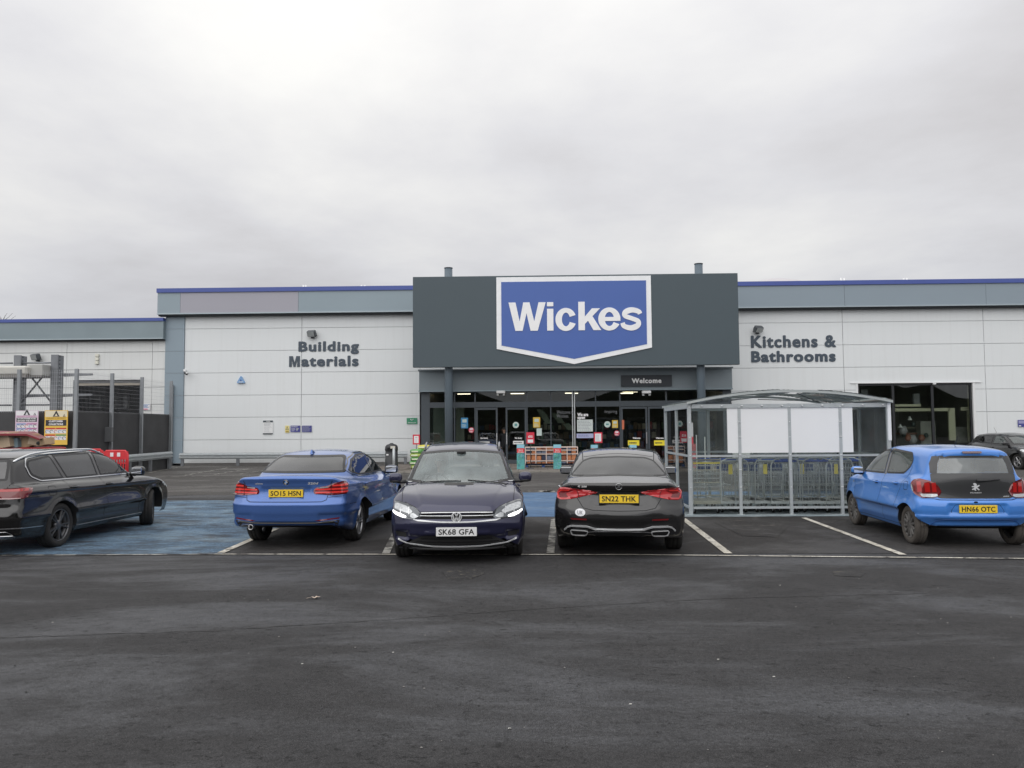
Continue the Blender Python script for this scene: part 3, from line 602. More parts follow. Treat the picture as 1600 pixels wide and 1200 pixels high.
class Body:
    def __init__(s, P):
        s.P = P; g = lambda k: curve(P[k]); s.T, s.C, s.FX, s.RX, s.S, s.PL, s.CB = g('low'), g('cab'), g('front'), g('rear'), g('side'), g('plan'), g('cabw'); s.TU = curve(P.get('tumble', [(-3,.42),(3,.42)]))
        s.cf = min(p[0] for p in P['cab']); s.W = P['W']/2
    def f(s, x, y, z):
        P = s.P; a = np.abs(y); w = s.W; yy = a/w; e = .02
        ft = (z-(s.T(x)-P.get('crown',.04)*yy**2.2))/np.sqrt(1+((s.T(x+e)-s.T(x-e))/(2*e))**2)
        flare = 0
        for ax in P['axles']:
            d = np.sqrt((x-ax)**2+(z-P['rw'])**2); flare = flare+P.get('flare',.018)*np.exp(-((d-P['arch'])/.05)**2)*sstep(.15,.3,z)
        fs = a-(w+s.S(z)+s.PL(x)+flare)
        for (x0,z0,x1,z1,amp,wd) in P.get('lines', []):
            zz = z0+(z1-z0)*(x-x0)/(x1-x0); m = sstep(x0-.15,x0+.15,x)*(1-sstep(x1-.15,x1+.15,x)); fs = fs-amp*np.exp(-((z-zz)/wd)**2)*m
        ff = (x-(s.FX(z)-P.get('fc',.30)*yy**P.get('fn',2.6)))*.92
        fr = ((s.RX(z)+P.get('rc',.16)*yy**P.get('rn',3.0))-x)*.95
        k = P.get('k',.055)
        low = smax(ft, fs, P.get('kside',.07)); low = smax(low, ff, P.get('kf',.06)); low = smax(low, fr, P.get('kr',k)); low = smax(low, P['zb']+P.get('lift',0)*(1-sstep(-P['L']/2+.15,-P['L']/2+.75,x))-z, .04)
        xm = P.get('xm',0); sg = np.tanh((x-xm)/.5); xx = x+np.where(sg > 0, P.get('cwf',.22), P.get('cwr',.16))*sg*a**2
        C = s.C(xx); dC = (s.C(xx+e)-s.C(xx-e))/(2*e)
        fc = (z-(C-P.get('rcrown',.05)*(a/.6)**2))/np.sqrt(1+dC**2)
        zbt = P['belt']; cs = a-(s.CB(x)-s.TU(x)*(z-zbt)-.05*np.clip(z-zbt,0,1)**2)
        cab = smax(fc, cs*.92, P.get('kcab',.09)); cab = smax(cab, fr, .05); cab = smax(cab, ff, .05); cab = smax(cab, .5-z, .05)
        r = smin(low, cab, P.get('kjoin',.035))
        if 'detail' in P: r = r+P['detail'](x, y, z)
        return r
    def solve(s, I, O, n=34):
        lo = np.zeros(len(I)); hi = np.ones(len(I)); D = O-I
        for _ in range(n):
            m = (lo+hi)/2; p = I+D*m[:,None]; v = s.f(p[:,0],p[:,1],p[:,2]); ins = v < 0; lo = np.where(ins, m, lo); hi = np.where(ins, hi, m)
        return I+D*((lo+hi)/2)[:,None]
    def first_hit(s, O, D, L_, n=90):
        """march from outside at O along unit D for length L_, then bisect"""
        t0 = np.zeros(len(O)); found = np.zeros(len(O), bool); hi = np.full(len(O), L_); n = int(L_/.018)
        for i in range(1, n+1):
            t = L_*i/n; p = O+D*t; v = s.f(p[:,0],p[:,1],p[:,2]); h = (v < 0) & ~found; hi[h] = t; t0[h] = t-L_/n; found |= h
        lo = t0
        for _ in range(26):
            m = (lo+hi)/2; p = O+D*m[:,None]; ins = s.f(p[:,0],p[:,1],p[:,2]) < 0; hi = np.where(ins, m, hi); lo = np.where(ins, lo, m)
        return O+D*((lo+hi)/2)[:,None], found
    def normal(s, p):
        e = .004; g = np.stack([s.f(p[:,0]+e,p[:,1],p[:,2])-s.f(p[:,0]-e,p[:,1],p[:,2]), s.f(p[:,0],p[:,1]+e,p[:,2])-s.f(p[:,0],p[:,1]-e,p[:,2]), s.f(p[:,0],p[:,1],p[:,2]+e)-s.f(p[:,0],p[:,1],p[:,2]-e)], 1)
        return g/np.maximum(np.linalg.norm(g, axis=1, keepdims=True), 1e-9)
    def on(s, view, pts, eps=0.0):
        """2D points of a view put on the skin: left/right (x,z), front/rear (y,z), top (x,y)"""
        q = np.array(pts, float); n = len(q)
        if view in ('left','right'):
            sg = 1 if view == 'left' else -1; O = np.stack([q[:,0], np.full(n,1.3*sg), q[:,1]],1); D = np.array([0,-sg,0.]); Ln = 1.3
        elif view in ('front','rear'):
            sg = 1 if view == 'front' else -1; O = np.stack([np.full(n,2.9*sg), q[:,0], q[:,1]],1); D = np.array([-sg,0,0.]); Ln = 3.2
        elif isinstance(view, tuple):       # oblique view: direction (phi, degrees from +x), points (along, z)
            a = R(view[1]); nx_, ny_ = math.cos(a), math.sin(a); O = np.stack([nx_*3.2-ny_*q[:,0], ny_*3.2+nx_*q[:,0], q[:,1]],1); D = np.array([-nx_,-ny_,0.]); Ln = 2.6
        else: O = np.stack([q[:,0], q[:,1], np.full(n,2.0)],1); D = np.array([0,0,-1.]); Ln = 1.8
        p, ok = s.first_hit(O, D, Ln); nr = s.normal(p); return p+nr*eps, nr, ok
def inside(poly, x, z):
    r = np.zeros(len(x), bool); n = len(poly)
    for i in range(n):
        x0,z0 = poly[i]; x1,z1 = poly[(i+1)%n]
        if z0 == z1: continue
        c = ((z0 > z) != (z1 > z)) & (x < (x1-x0)*(z-z0)/(z1-z0)+x0); r ^= c
    return r
def area(p): return .5*sum(p[i][0]*p[(i+1)%len(p)][1]-p[(i+1)%len(p)][0]*p[i][1] for i in range(len(p)))
def ccw(p): return list(p) if area(p) > 0 else list(p)[::-1]
def rounded(poly, r=.03, n=4):
    poly = ccw(poly); out = []; N = len(poly)
    for i in range(N):
        p = Vector(poly[i]); a = Vector(poly[i-1])-p; b = Vector(poly[(i+1)%N])-p; rr = min(r, a.length*.45, b.length*.45); A = p+a.normalized()*rr; B = p+b.normalized()*rr
        for k in range(n+1): t = k/n; q = A*(1-t)**2+p*2*t*(1-t)+B*t*t; out.append((q.x,q.y))
    return out
def inset(poly, w):
    poly = ccw(poly); N = len(poly); out = []
    for i in range(N):
        p = Vector(poly[i]); a = (p-Vector(poly[i-1])); b = (Vector(poly[(i+1)%N])-p)
        if a.length < 1e-6: a = b
        if b.length < 1e-6: b = a
        a.normalize(); b.normalize(); n = Vector((-a.y,a.x))+Vector((-b.y,b.x)); l = n.length
        n = n/max(l,1e-6); c = max(.5, math.sqrt(max(0,(1+a.dot(b))/2))); q = p+n*(w/c); out.append((q.x,q.y))
    return out
def dense(poly, st=.03):
    out = []; N = len(poly)
    for i in range(N):
        a = Vector(poly[i]); b = Vector(poly[(i+1)%N]); k = max(1, int((b-a).length/st))
        for j in range(k): q = a.lerp(b, j/k); out.append((q.x,q.y))
    return out
class Car:
    def __init__(s, P, root, paint): s.P = P; s.b = Body(P); s.root = root; s.paint = paint; s.cuts = []
    def mesh(s, name, vs, fs, m, parent=None, smooth=True, nr=None, maxe=.16):
        vs = np.asarray(vs)
        if nr is not None:      # drop stretched faces, turn the rest outwards
            nr = np.asarray(nr); out = []
            for f in fs:
                f = list(f); q = vs[f]
                if max(np.linalg.norm(q[i]-q[i-1]) for i in range(len(f))) > maxe: continue
                if np.dot(np.cross(q[1]-q[0], q[2]-q[0]), nr[f].mean(0)) < 0: f = f[::-1]
                out.append(f)
            fs = out
        me = bpy.data.meshes.new(name); me.from_pydata([tuple(v) for v in vs], [], [tuple(f) for f in fs]); me.materials.append(m)
        if smooth: me.polygons.foreach_set('use_smooth', [True]*len(me.polygons))
        me.update(); return link(name, me, parent or s.root)
    def panel(s, name, view, poly, eps, m, parent=None, st=.035, thick=.0, mirror=False):
        """a thin shell that follows the skin inside a 2D outline"""
        poly = ccw(poly); bd = dense(poly, st); xs = [p[0] for p in bd]; zs = [p[1] for p in bd]; gx = np.arange(min(xs)+st*.6, max(xs), st); gz = np.arange(min(zs)+st*.6, max(zs), st)
        X, Z = np.meshgrid(gx, gz); X = X.ravel(); Z = Z.ravel(); inn = inset(bd, st*.35); ok = inside(inn, X, Z) if len(X) else np.zeros(0,bool)
        pts = [Vector(p) for p in bd]+[Vector((a,b)) for a, b in zip(X[ok], Z[ok])]; n = len(bd)
        r = delaunay_2d_cdt(pts, [], [list(range(n))], 1, 1e-5); P2 = [(v.x,v.y) for v in r[0]]; F2 = [list(f) for f in r[2]]
        p, nr, hit = s.b.on(view, P2, eps)
        if thick > 0:
            q = p-nr*thick; N = len(p); cnt = {}
            for f in F2:
                for i in range(len(f)): a_, b_ = f[i], f[(i+1)%len(f)]; cnt.setdefault((min(a_,b_),max(a_,b_)), []).append((a_,b_))
            E = [l[0] for l in cnt.values() if len(l) == 1]; F2 = F2+[[a_,N+a_,N+b_,b_] for a_, b_ in E]; p = np.concatenate([p,q]); nr = None if False else np.concatenate([nr,nr])
        o = s.mesh(name, p, F2, m, parent, nr=nr, maxe=max(.16, st*5))
        # face outwards
        return o
    def strip(s, name, view, pts, w, eps, m, parent=None, closed=False, st=.03, sub=1, h=0.0):
        """a ribbon of width w centred on a 2D path, lying on the skin; h = raised height"""
        P = []; n = len(pts)
        for i in range(n if closed else n-1):
            a = Vector(pts[i]); b = Vector(pts[(i+1)%n]); k = max(1, int((b-a).length/st))
            for j in range(k): P.append(a.lerp(b, j/k))
        if not closed: P.append(Vector(pts[-1]))
        N = len(P); rows = []; prof = [(-.5,0),(-.42,h),(.42,h),(.5,0)] if h > 0 else [(-.5,0),(.5,0)]
        nrm = []
        for i in range(N):
            a = P[i-1] if (closed or i > 0) else P[i]; b = P[(i+1)%N] if (closed or i < N-1) else P[i]; t = (b-a).normalized(); nrm.append(Vector((-t.y,t.x)))
        q = []; hs = []
        for u, hh in prof:
            for i in range(N): c = P[i]+nrm[i]*w*u; q.append((c.x,c.y)); hs.append(hh)
        p, nr, ok = s.b.on(view, q, 0); p = p+nr*(eps+np.array(hs)[:,None]); K = len(prof); fs = []
        for k in range(K-1):
            for i in range(N if closed else N-1): j = (i+1)%N; fs.append((k*N+i, k*N+j, (k+1)*N+j, (k+1)*N+i))
        return s.mesh(name, p, fs, m, parent, smooth=(h == 0), nr=np.array(nr), maxe=.17)
    def window(s, name, views, poly, frame=.035, r=.03, glassm=None, trim=None, trimw=.014, framem=None, xr=None, eps=.003, trimname='window_trim', n=4):
        """cuts the skin, adds black surround and a glass pane (on each of the views)"""
        for v in ([views] if isinstance(views, str) else views):
            po = rounded(poly, r, n); mid = inset(dense(po,.03), frame/2)
            s.cuts.append((v, inset(dense(po,.05), frame*.62), xr))
            w = s.strip(name, v, mid, frame, eps, framem or s.P['rubber'], closed=True, st=.04)
            s.panel('glass', v, inset(dense(po,.03), frame*.75), eps-.0015, glassm, w, st=.06)
            if trim: s.strip(trimname, v, inset(dense(po,.03), trimw/2-.004), trimw, eps+.001, trim, w, closed=True, st=.04, h=.004)
    def body(s, nx=190, ny=80, nz=60, name='body'):
        P = s.P; Lh = P['L']/2; W = P['W']/2; z0, z1 = P['zb'], P['H']; zc = .62; b = s.b; V = []; F_ = []; idx = {}
        def put(i,j,k):
            key = (i,j,k)
            if key not in idx: idx[key] = len(V); V.append((-1+2*i/nx, -1+2*j/ny, -1+2*k/nz))
            return idx[key]
        for j in range(ny):
            for i in range(nx): F_.append((put(i,j,nz),put(i+1,j,nz),put(i+1,j+1,nz),put(i,j+1,nz)))
        for k in range(nz):
            for i in range(nx): F_.append((put(i,0,k),put(i+1,0,k),put(i+1,0,k+1),put(i,0,k+1))); F_.append((put(i,ny,k),put(i,ny,k+1),put(i+1,ny,k+1),put(i+1,ny,k)))
            for j in range(ny): F_.append((put(0,j,k),put(0,j,k+1),put(0,j+1,k+1),put(0,j+1,k))); F_.append((put(nx,j,k),put(nx,j+1,k),put(nx,j+1,k+1),put(nx,j,k+1)))
        n2x, n2y = 30, 14
        U = np.array(V); Bx = np.stack([U[:,0]*(Lh+.02), U[:,1]*(W+.02), (z0+z1)/2+U[:,2]*(z1-z0)/2*1.06],1)
        I = np.stack([U[:,0]*(Lh-.42), U[:,1]*.28, .60+U[:,2]*.09],1); O = I+(Bx-I)*2.2
        p = s.b.solve(I, O); F_ = np.array(F_)
        # wheel arches: snap and cut
        side = np.abs(U[:,1]) > .999; R_ = P['arch']; rw = P['rw']
        low = (p[:,2] < rw+R_+.1) & (np.abs(p[:,1]) > W*.62)
        dead = np.zeros(len(p), bool)
        for ax in P['axles']:
            d = np.sqrt((p[:,0]-ax)**2+(p[:,2]-rw)**2); near = low & (np.abs(d-R_) < .016); sc = R_/np.maximum(d,1e-6)
            q = p.copy(); q[near,0] = ax+(p[near,0]-ax)*sc[near]; q[near,2] = rw+(p[near,2]-rw)*sc[near]
            if near.any():
                sy = np.sign(q[near,1]); O2 = np.stack([q[near,0], sy*1.3, q[near,2]],1); D2 = np.stack([np.zeros(near.sum()), -sy, np.zeros(near.sum())],1)
                h, ok = s.b.first_hit(O2, D2, 1.0); hh = np.where(ok[:,None] & (np.abs(h[:,1:2]-q[near,1:2]) < .12), h, q[near]); p[near] = hh
            d = np.sqrt((p[:,0]-ax)**2+(p[:,2]-rw)**2); dead |= low & (d < R_-.004)
        keep = ~dead[F_].any(1)
        c = p[F_].mean(1)
        nrm = np.cross(p[F_[:,1]]-p[F_[:,0]], p[F_[:,3]]-p[F_[:,0]]); nrm /= np.maximum(np.linalg.norm(nrm,axis=1,keepdims=True),1e-9)
        for v, poly, xr in s.cuts:
            if v in ('left','right'): sg = 1 if v == 'left' else -1; m = (c[:,1]*sg > .3) & (np.abs(nrm[:,1]) > .45) & inside(poly, c[:,0], c[:,2])
            elif v in ('front','rear'): sg = 1 if v == 'front' else -1; m = (nrm[:,0]*sg > .12) & inside(poly, c[:,1], c[:,2]); m &= (c[:,0] > xr[0]) & (c[:,0] < xr[1])
            else: m = (nrm[:,2] > .3) & inside(poly, c[:,0], c[:,1])
            keep &= ~m
        s.low_cut = None
        F2 = F_[keep]; used = np.unique(F2); mp = -np.ones(len(p), int); mp[used] = np.arange(len(used))
        o = s.mesh(name, p[used], mp[F2], s.paint)
        # wells, floor pan
        mb = MB(); rb = s.P['under']
        mb.box((-Lh+.5,-W*.72,z0+.07),(Lh-.45,W*.72,z0+.17), rb)
        u = mb.build('underbody', s.root)
        for ax in P['axles']:
            for sg in (1,-1):
                w = MB(); vs = []; fs = []; n = 40
                ang = [R(-22+224*i/n) for i in range(n+1)]; px = [(ax+R_*math.cos(a), max(z0+.10, rw+R_*math.sin(a))) for a in ang]; q, nr, ok = s.b.on('left' if sg > 0 else 'right', px, 0)
                for i in range(n+1): yo = q[i][1] if (ok[i] and abs(q[i][1]) > W*.75) else sg*W*.93; vs += [(px[i][0], yo-.001*sg, px[i][1]), (px[i][0]*1.0, sg*(W-.42), px[i][1])]
                for i in range(n): fs.append((2*i,2*i+1,2*i+3,2*i+2))
                cI = len(vs); vs.append((ax, sg*(W-.42), rw))
                for i in range(n): fs.append((2*i+1, cI, 2*i+3))
                w.add(vs, fs, rb, True); w.build('wheel_well', s.root, fix=False)
        return o
    def arch_lip(s, m, w=.03, eps=.002, h=.0, a0=-18, a1=198):
        for ax in s.P['axles']:
            for v in ('left','right'):
                pts = [(ax+(s.P['arch']+w/2-.004)*math.cos(R(a)), s.P['rw']+(s.P['arch']+w/2-.004)*math.sin(R(a))) for a in np.linspace(a0,a1,44)]
                s.strip('arch_trim', v, pts, w, eps, m, st=.05, h=h)
    def shut(s, view, pts, w=.0065, closed=False, name='panel_gap'):
        return s.strip(name, view, pts, w, .0012, s.P['gap'], closed=closed, st=.03)
M_tyre = mat('tyre_rubber', (.022,.021,.02), .8, bump=(60,.3)); M_tyred = mat('tyre_dusty', (.075,.066,.058), .9, noise=(6,.35), bump=(60,.3))
M_rimd = mat('rim_dark', (.11,.11,.115), .35, metal=.6); M_rims = mat('rim_silver', (.42,.42,.43), .3, metal=.85); M_rimg = mat('hubcap_grimy', (.12,.115,.11), .55, metal=.3, noise=(8,.3)); M_disc = mat('brake_disc', (.10,.095,.09), .5, metal=.5)
def wheel(root, x, y, Rw, rim, wd, style, m_rim, m_tyre, steer=0.0, spin=0.0):
    sg = 1 if y > 0 else -1
    Mx = Matrix.Translation((x,y,Rw)) @ Matrix.Rotation(R(steer),4,'Z') @ (Matrix.Identity(4) if sg > 0 else Matrix.Rotation(math.pi,4,'Z')) @ Matrix.Rotation(spin,4,'Y')
    h = wd/2
    b = MB(); b.lathe([(rim*.96,-h*.7),(rim*.96,h*.55),(rim*.90,h*.55),(rim*.88,-h*.6)], M_rimd, 32, 'Y', Mx, True); b.lathe([(.0,h*.12),(rim*.72,h*.12),(rim*.72,-h*.05),(0,-h*.05)], M_disc, 28, 'Y', Mx)
    w = b.build('wheel', root)
    t = MB(); r0 = rim*.985
    t.lathe([(r0,-h*.86),(r0+.012,-h*.97),(Rw*.90,-h*1.0),(Rw*.97,-h*.86),(Rw*.995,-h*.6),(Rw,-h*.3),(Rw-.006,-h*.27),(Rw-.006,-h*.23),(Rw,-h*.2),(Rw,h*.2),(Rw-.006,h*.23),(Rw-.006,h*.27),(Rw,h*.3),(Rw*.995,h*.6),(Rw*.97,h*.86),(Rw*.90,h*1.0),(r0+.012,h*.97),(r0,h*.86)], m_tyre, 48, 'Y', Mx, True)
    t.build('tyre', w, fix=True)
    r = MB(); r.lathe([(rim,h*.80),(rim*.985,h*.90),(rim*.93,h*.86),(rim*.90,h*.6),(rim*.93,h*.5),(rim,h*.55)], m_rim, 44, 'Y', Mx, True)
    n, kind = style
    def spoke(a0, a1, w0, w1, y0, y1, r0=.055, r1=rim*.93):
        c0 = Vector((math.cos(a0)*r0, y0, math.sin(a0)*r0)); c1 = Vector((math.cos(a1)*r1, y1, math.sin(a1)*r1)); d = (c1-c0).normalized(); u = Vector((0,1,0)).cross(d).normalized(); vs = []
        for c, w_ in ((c0,w0),(c1,w1)):
            for k, yy in ((-1,0),(-.55,.014),(.55,.014),(1,0),(1,-.03),(-1,-.03)): vs.append(c+u*k*w_/2+Vector((0,yy,0)))
        fs = [(i,(i+1)%6,6+(i+1)%6,6+i) for i in range(6)]+[(5,4,3,2,1,0),(6,7,8,9,10,11)]; r.add(vs, fs, m_rim, False, Mx)
    for i in range(n):
        a = 2*math.pi*i/n
        if kind == 'double': spoke(a-.10, a-.16, .026, .020, h*.66, h*.74); spoke(a+.10, a+.16, .026, .020, h*.66, h*.74)
        elif kind == 'y': spoke(a, a, .05, .04, h*.62, h*.66, r1=rim*.55); spoke(a, a-.2, .03, .022, h*.66, h*.74, r0=rim*.5); spoke(a, a+.2, .03, .022, h*.66, h*.74, r0=rim*.5)
        else: spoke(a, a, .05, .034, h*.72, h*.78)
    r.lathe([(0,h*.84),(.03,h*.84),(.045,h*.80),(.07,h*.74),(.085,h*.6),(.085,h*.4)], m_rim, 24, 'Y', Mx)
    if kind == 'cap': r.lathe([(rim*.5,h*.56),(rim*.93,h*.60),(rim*.93,h*.55),(rim*.5,h*.5)], m_rim, 40, 'Y', Mx, True)
    r.build('rim', w)
    return w
def paint(name, col, metal=.3, rough=.32, coat=1.0, dirt=None):
    m = mat(name, col, rough, metal=metal, coat=coat, noise=(40,.05))
    b = m.node_tree.nodes['Principled BSDF']; b.inputs['Coat Roughness'].default_value = .03
    if dirt:
        n = m.node_tree.nodes; l = m.node_tree.links; tc = n.new('ShaderNodeTexCoord'); sp = n.new('ShaderNodeSeparateXYZ'); l.new(tc.outputs['Object'], sp.inputs[0])
        mr = n.new('ShaderNodeMapRange'); mr.inputs['From Min'].default_value = dirt[1]; mr.inputs['From Max'].default_value = .15; mr.inputs['To Min'].default_value = 0; mr.inputs['To Max'].default_value = dirt[2]; l.new(sp.outputs[2], mr.inputs[0])
        t = n.new('ShaderNodeTexNoise'); t.inputs['Scale'].default_value = 3; t.inputs['Detail'].default_value = 8; t.inputs['Roughness'].default_value = .7; l.new(tc.outputs['Object'], t.inputs['Vector'])
        mu = n.new('ShaderNodeMath'); mu.operation = 'MULTIPLY'; mu.use_clamp = True; l.new(mr.outputs[0], mu.inputs[0]); l.new(t.outputs['Fac'], mu.inputs[1])
        src = b.inputs['Base Color'].links[0].from_socket; mx = n.new('ShaderNodeMix'); mx.data_type = 'RGBA'; l.new(mu.outputs[0], mx.inputs[0]); l.new(src, mx.inputs[6]); mx.inputs[7].default_value = (*dirt[0],1); l.new(mx.outputs[2], b.inputs['Base Color'])
        cw = n.new('ShaderNodeMath'); cw.operation = 'SUBTRACT'; cw.inputs[0].default_value = coat; cw.use_clamp = True; m3 = n.new('ShaderNodeMath'); m3.operation = 'MULTIPLY'; m3.inputs[1].default_value = 1.4; l.new(mu.outputs[0], m3.inputs[0]); l.new(m3.outputs[0], cw.inputs[1]); l.new(cw.outputs[0], b.inputs['Coat Weight'])
    return m
M_rub = mat('window_rubber', (.012,.012,.013), .4); M_gap = mat('panel_gap_black', (.008,.008,.009), .9); M_und = mat('underbody_black', (.012,.012,.012), .9)
M_chr = mat('chrome', (.62,.63,.64), .12, metal=1.0, noise=(5,.02)); M_satin = mat('satin_silver', (.5,.5,.51), .3, metal=.9); M_blk = mat('plastic_black', (.02,.02,.021), .45); M_gblk = mat('gloss_black', (.006,.006,.007), .12, coat=1)
M_red = mat('lamp_red', (.42,.012,.012), .12, coat=1, noise=(12,.15)); M_redd = mat('lamp_red_dark', (.16,.006,.008), .15, coat=1, noise=(12,.15)); M_lens = mat('lamp_clear', (.50,.52,.53), .16, metal=.5, coat=1, noise=(26,.55,3)); M_btrim = mat('bright_trim', (.66,.67,.68), .25, metal=.35)
M_smoke = mat('lamp_smoked', (.09,.10,.11), .1, metal=.4, coat=1, noise=(14,.4)); M_yel = mat('plate_yellow', (.85,.58,.035), .4); M_plw = mat('plate_white', (.78,.78,.78), .4); M_ink = mat('plate_ink', (.012,.012,.012), .5)
M_drl = mat('running_lamp', (1,1,1), .3, emit=(1,1,1), estr=2.4); M_seat = mat('seat_cloth', (.035,.035,.037), .9, noise=(30,.2)); M_dash = mat('dashboard_plastic', (.028,.028,.03), .7)
G_dark = glass('car_glass_tinted', (.10,.11,.115), 1.9); G_mid = glass('car_glass', (.55,.60,.59), 1.7); G_side = glass('side_glass_pale', (.55,.60,.57), 1.6, haze=.16, hazecol=(.34,.40,.37)); G_screen = glass('windscreen_glass', (.95,.98,.97), 1.80, haze=.15, hazecol=(.80,.95,.95)); G_rear = glass('rear_glass', (.07,.075,.08), 1.9, haze=.10, hazecol=(.3,.31,.33))  # windscreen haze: pale diffuse colour painted in to stand for reflected sky
G_pale = glass('rear_glass_pale', (.30,.34,.34), 2.0, haze=.26, hazecol=(.42,.47,.47))
def plate(car, view, cy, cz, text, m, w=.52, h=.111, tilt=0, out=.012, frame=None):
    p, nr, ok = car.b.on(view, [(cy+a*w/2,cz+b_*h/2) for a in (-1,0,1) for b_ in (-1,0,1)], 0); sg = 1 if view == 'front' else -1; x = max(p[:,0]*sg)*sg+sg*out
    # local frame: text plane XZ facing -Y -> facing sg*X
    Mx = Matrix.Translation((x,cy,cz)) @ Matrix.Rotation(R(tilt*sg),4,'Y') @ Matrix.Rotation(R(90*sg),4,'Z')
    mb = MB()
    if frame: mb.box((-w/2-.012,-.004,-h/2-.012),(w/2+.012,.012,h/2+.012), frame, M=Mx)
    mb.box((-w/2,-.008,-h/2),(w/2,.008,h/2), m, M=Mx, bev=.002); o = mb.build('number_plate', car.root)
    mb = MB(); fit_text(mb, text, 0, 0, w*.88, h*.66, M_ink, M=Mx, bold=.022, space=1.04, d=-.0095); mb.build('lettering', o, fix=False)
    return o
def emblem_matrix(car, view, cy, cz, out=.004, tilt=0):
    p, nr, ok = car.b.on(view, [(cy,cz)], out); n = Vector(nr[0]); x = Vector((0,0,1)).cross(n).normalized(); z = n.cross(x).normalized()
    return Matrix((( -x.x if False else x.x, -n.x, z.x, p[0][0]),(x.y,-n.y,z.y,p[0][1]),(x.z,-n.z,z.z,p[0][2]),(0,0,0,1)))
def mirror(car, x, z, y0, paint_m, size=(.07,.115,.085), low=True, rake=8):
    """door mirrors on both sides: housing, black base arm, mirror glass facing back"""
    for sg in (1,-1):
        mb = MB(); c = (x, sg*(y0+size[1]*.55), z); mb.ell(c, size, paint_m, 20, 14, .72)
        o = mb.build('door_mirror', car.root)
        m2 = MB(); m2.tube([(x+.02, sg*(y0-.10), z-size[2]*.72),(x+.01, sg*(y0+.0), z-size[2]*.8),(x, sg*(y0+.05), z-size[2]*.55)], .028, M_blk, 10); m2.ell((x, sg*(y0+size[1]*.55), z-size[2]*.62), (size[0]*.98,size[1]*.93,size[2]*.40), M_blk, 18, 10, .8); m2.build('mirror_base', o)
        m3 = MB(); m3.box((x-size[0]*.98-.004, sg*(y0+size[1]*.55)-size[1]*.80, z-size[2]*.66),(x-size[0]*.9, sg*(y0+size[1]*.55)+size[1]*.80, z+size[2]*.66), mat('mirror_glass', (.6,.62,.65), .05, metal=1), bev=.02); m3.build('mirror_glass', o)
def handles(car, spots, z0, m, w=.19):
    for v in ('left','right'):
        sg = 1 if v == 'left' else -1
        for x, z in spots:
            p, nr, ok = car.b.on(v, [(x,z)], 0); y = p[0][1]
            mb = MB(); mb.tube([(x-w/2,y,z),(x-w/2+.02,y+sg*.028,z+.002),(x+w/2-.03,y+sg*.03,z+.002),(x+w/2,y,z)], .011, m, 8); o = mb.build('door_handle', car.root)
            car.strip('handle_recess', v, [(x-w*.36,z-.006),(x+w*.36,z-.006)], .045, .001, M_gap, o)
def cabin(car, zf, xs_front, xs_rear, dash_x, belt, hw=.62, roofz=1.4, steer_side=-1, col=M_seat):
    mb = MB(); mb.box((xs_rear-.5,-hw,zf),(dash_x+.2,hw,zf+.06), M_und); mb.build('cabin_floor', car.root)
    def seat(x, y, w, hgt, head=True, name='seat'):
        b = MB(); b.ell((x+.22,y,zf+.26), (.30,w/2,.10), col, 18, 10, .55)
        b.ell((0,0,0), (.075,w/2*.95,hgt/2), col, 18, 12, .55, M=Matrix.Translation((x-.10,y,zf+.32+hgt/2)) @ Matrix.Rotation(R(-16),4,'Y'))
        if head: b.ell((x-.24,y,zf+.42+hgt), (.05,w*.24,.10), col, 14, 10, .6); b.cyl((x-.2,y-.04,zf+.25+hgt),(x-.235,y-.04,zf+.40+hgt),.008,M_satin,8); b.cyl((x-.2,y+.04,zf+.25+hgt),(x-.235,y+.04,zf+.40+hgt),.008,M_satin,8)
        return b.build(name, car.root)
    for y in (.36,-.36): seat(xs_front, y, .50, .56)
    if xs_rear is not None:
        seat(xs_rear, 0, 1.18, .52, False, 'rear_seat')
        for y in (.38,-.38): b = MB(); b.ell((xs_rear-.23,y,zf+.86), (.05,.11,.07), col, 14, 10, .6); b.build('headrest', car.root)
    b = MB(); b.ell((dash_x,0,belt-.09), (.26,hw+.03,.11), M_dash, 24, 12, .45); b.build('dashboard', car.root)
    b = MB(); Mw = Matrix.Translation((dash_x-.33,.36*steer_side,belt-.06)) @ Matrix.Rotation(R(-66),4,'Y'); b.tube([(Mw @ Vector((.18*math.cos(a),.18*math.sin(a),0))) for a in np.linspace(0,2*math.pi,25)[:-1]], .014, M_dash, 8, closed=True)
    for a in (0, 2.4, -2.4): b.cyl(Mw @ Vector((0,0,0)), Mw @ Vector((.175*math.cos(a),.175*math.sin(a),0)), .013, M_dash, 6)
    b.cyl(Mw @ Vector((0,0,-.02)), Mw @ Vector((0,0,.015)), .05, M_dash, 14); b.build('steering_wheel', car.root)
def flat_in(car, view, cy, cz, out=.006): return emblem_matrix(car, view, cy, cz, out)
def mirror_poly(p): return [(-a,b) for a,b in p]
def place(root, hx, hy, heading_cw): root.location = (hx,hy,0); root.rotation_euler = (0,0,math.pi/2-R(heading_cw))

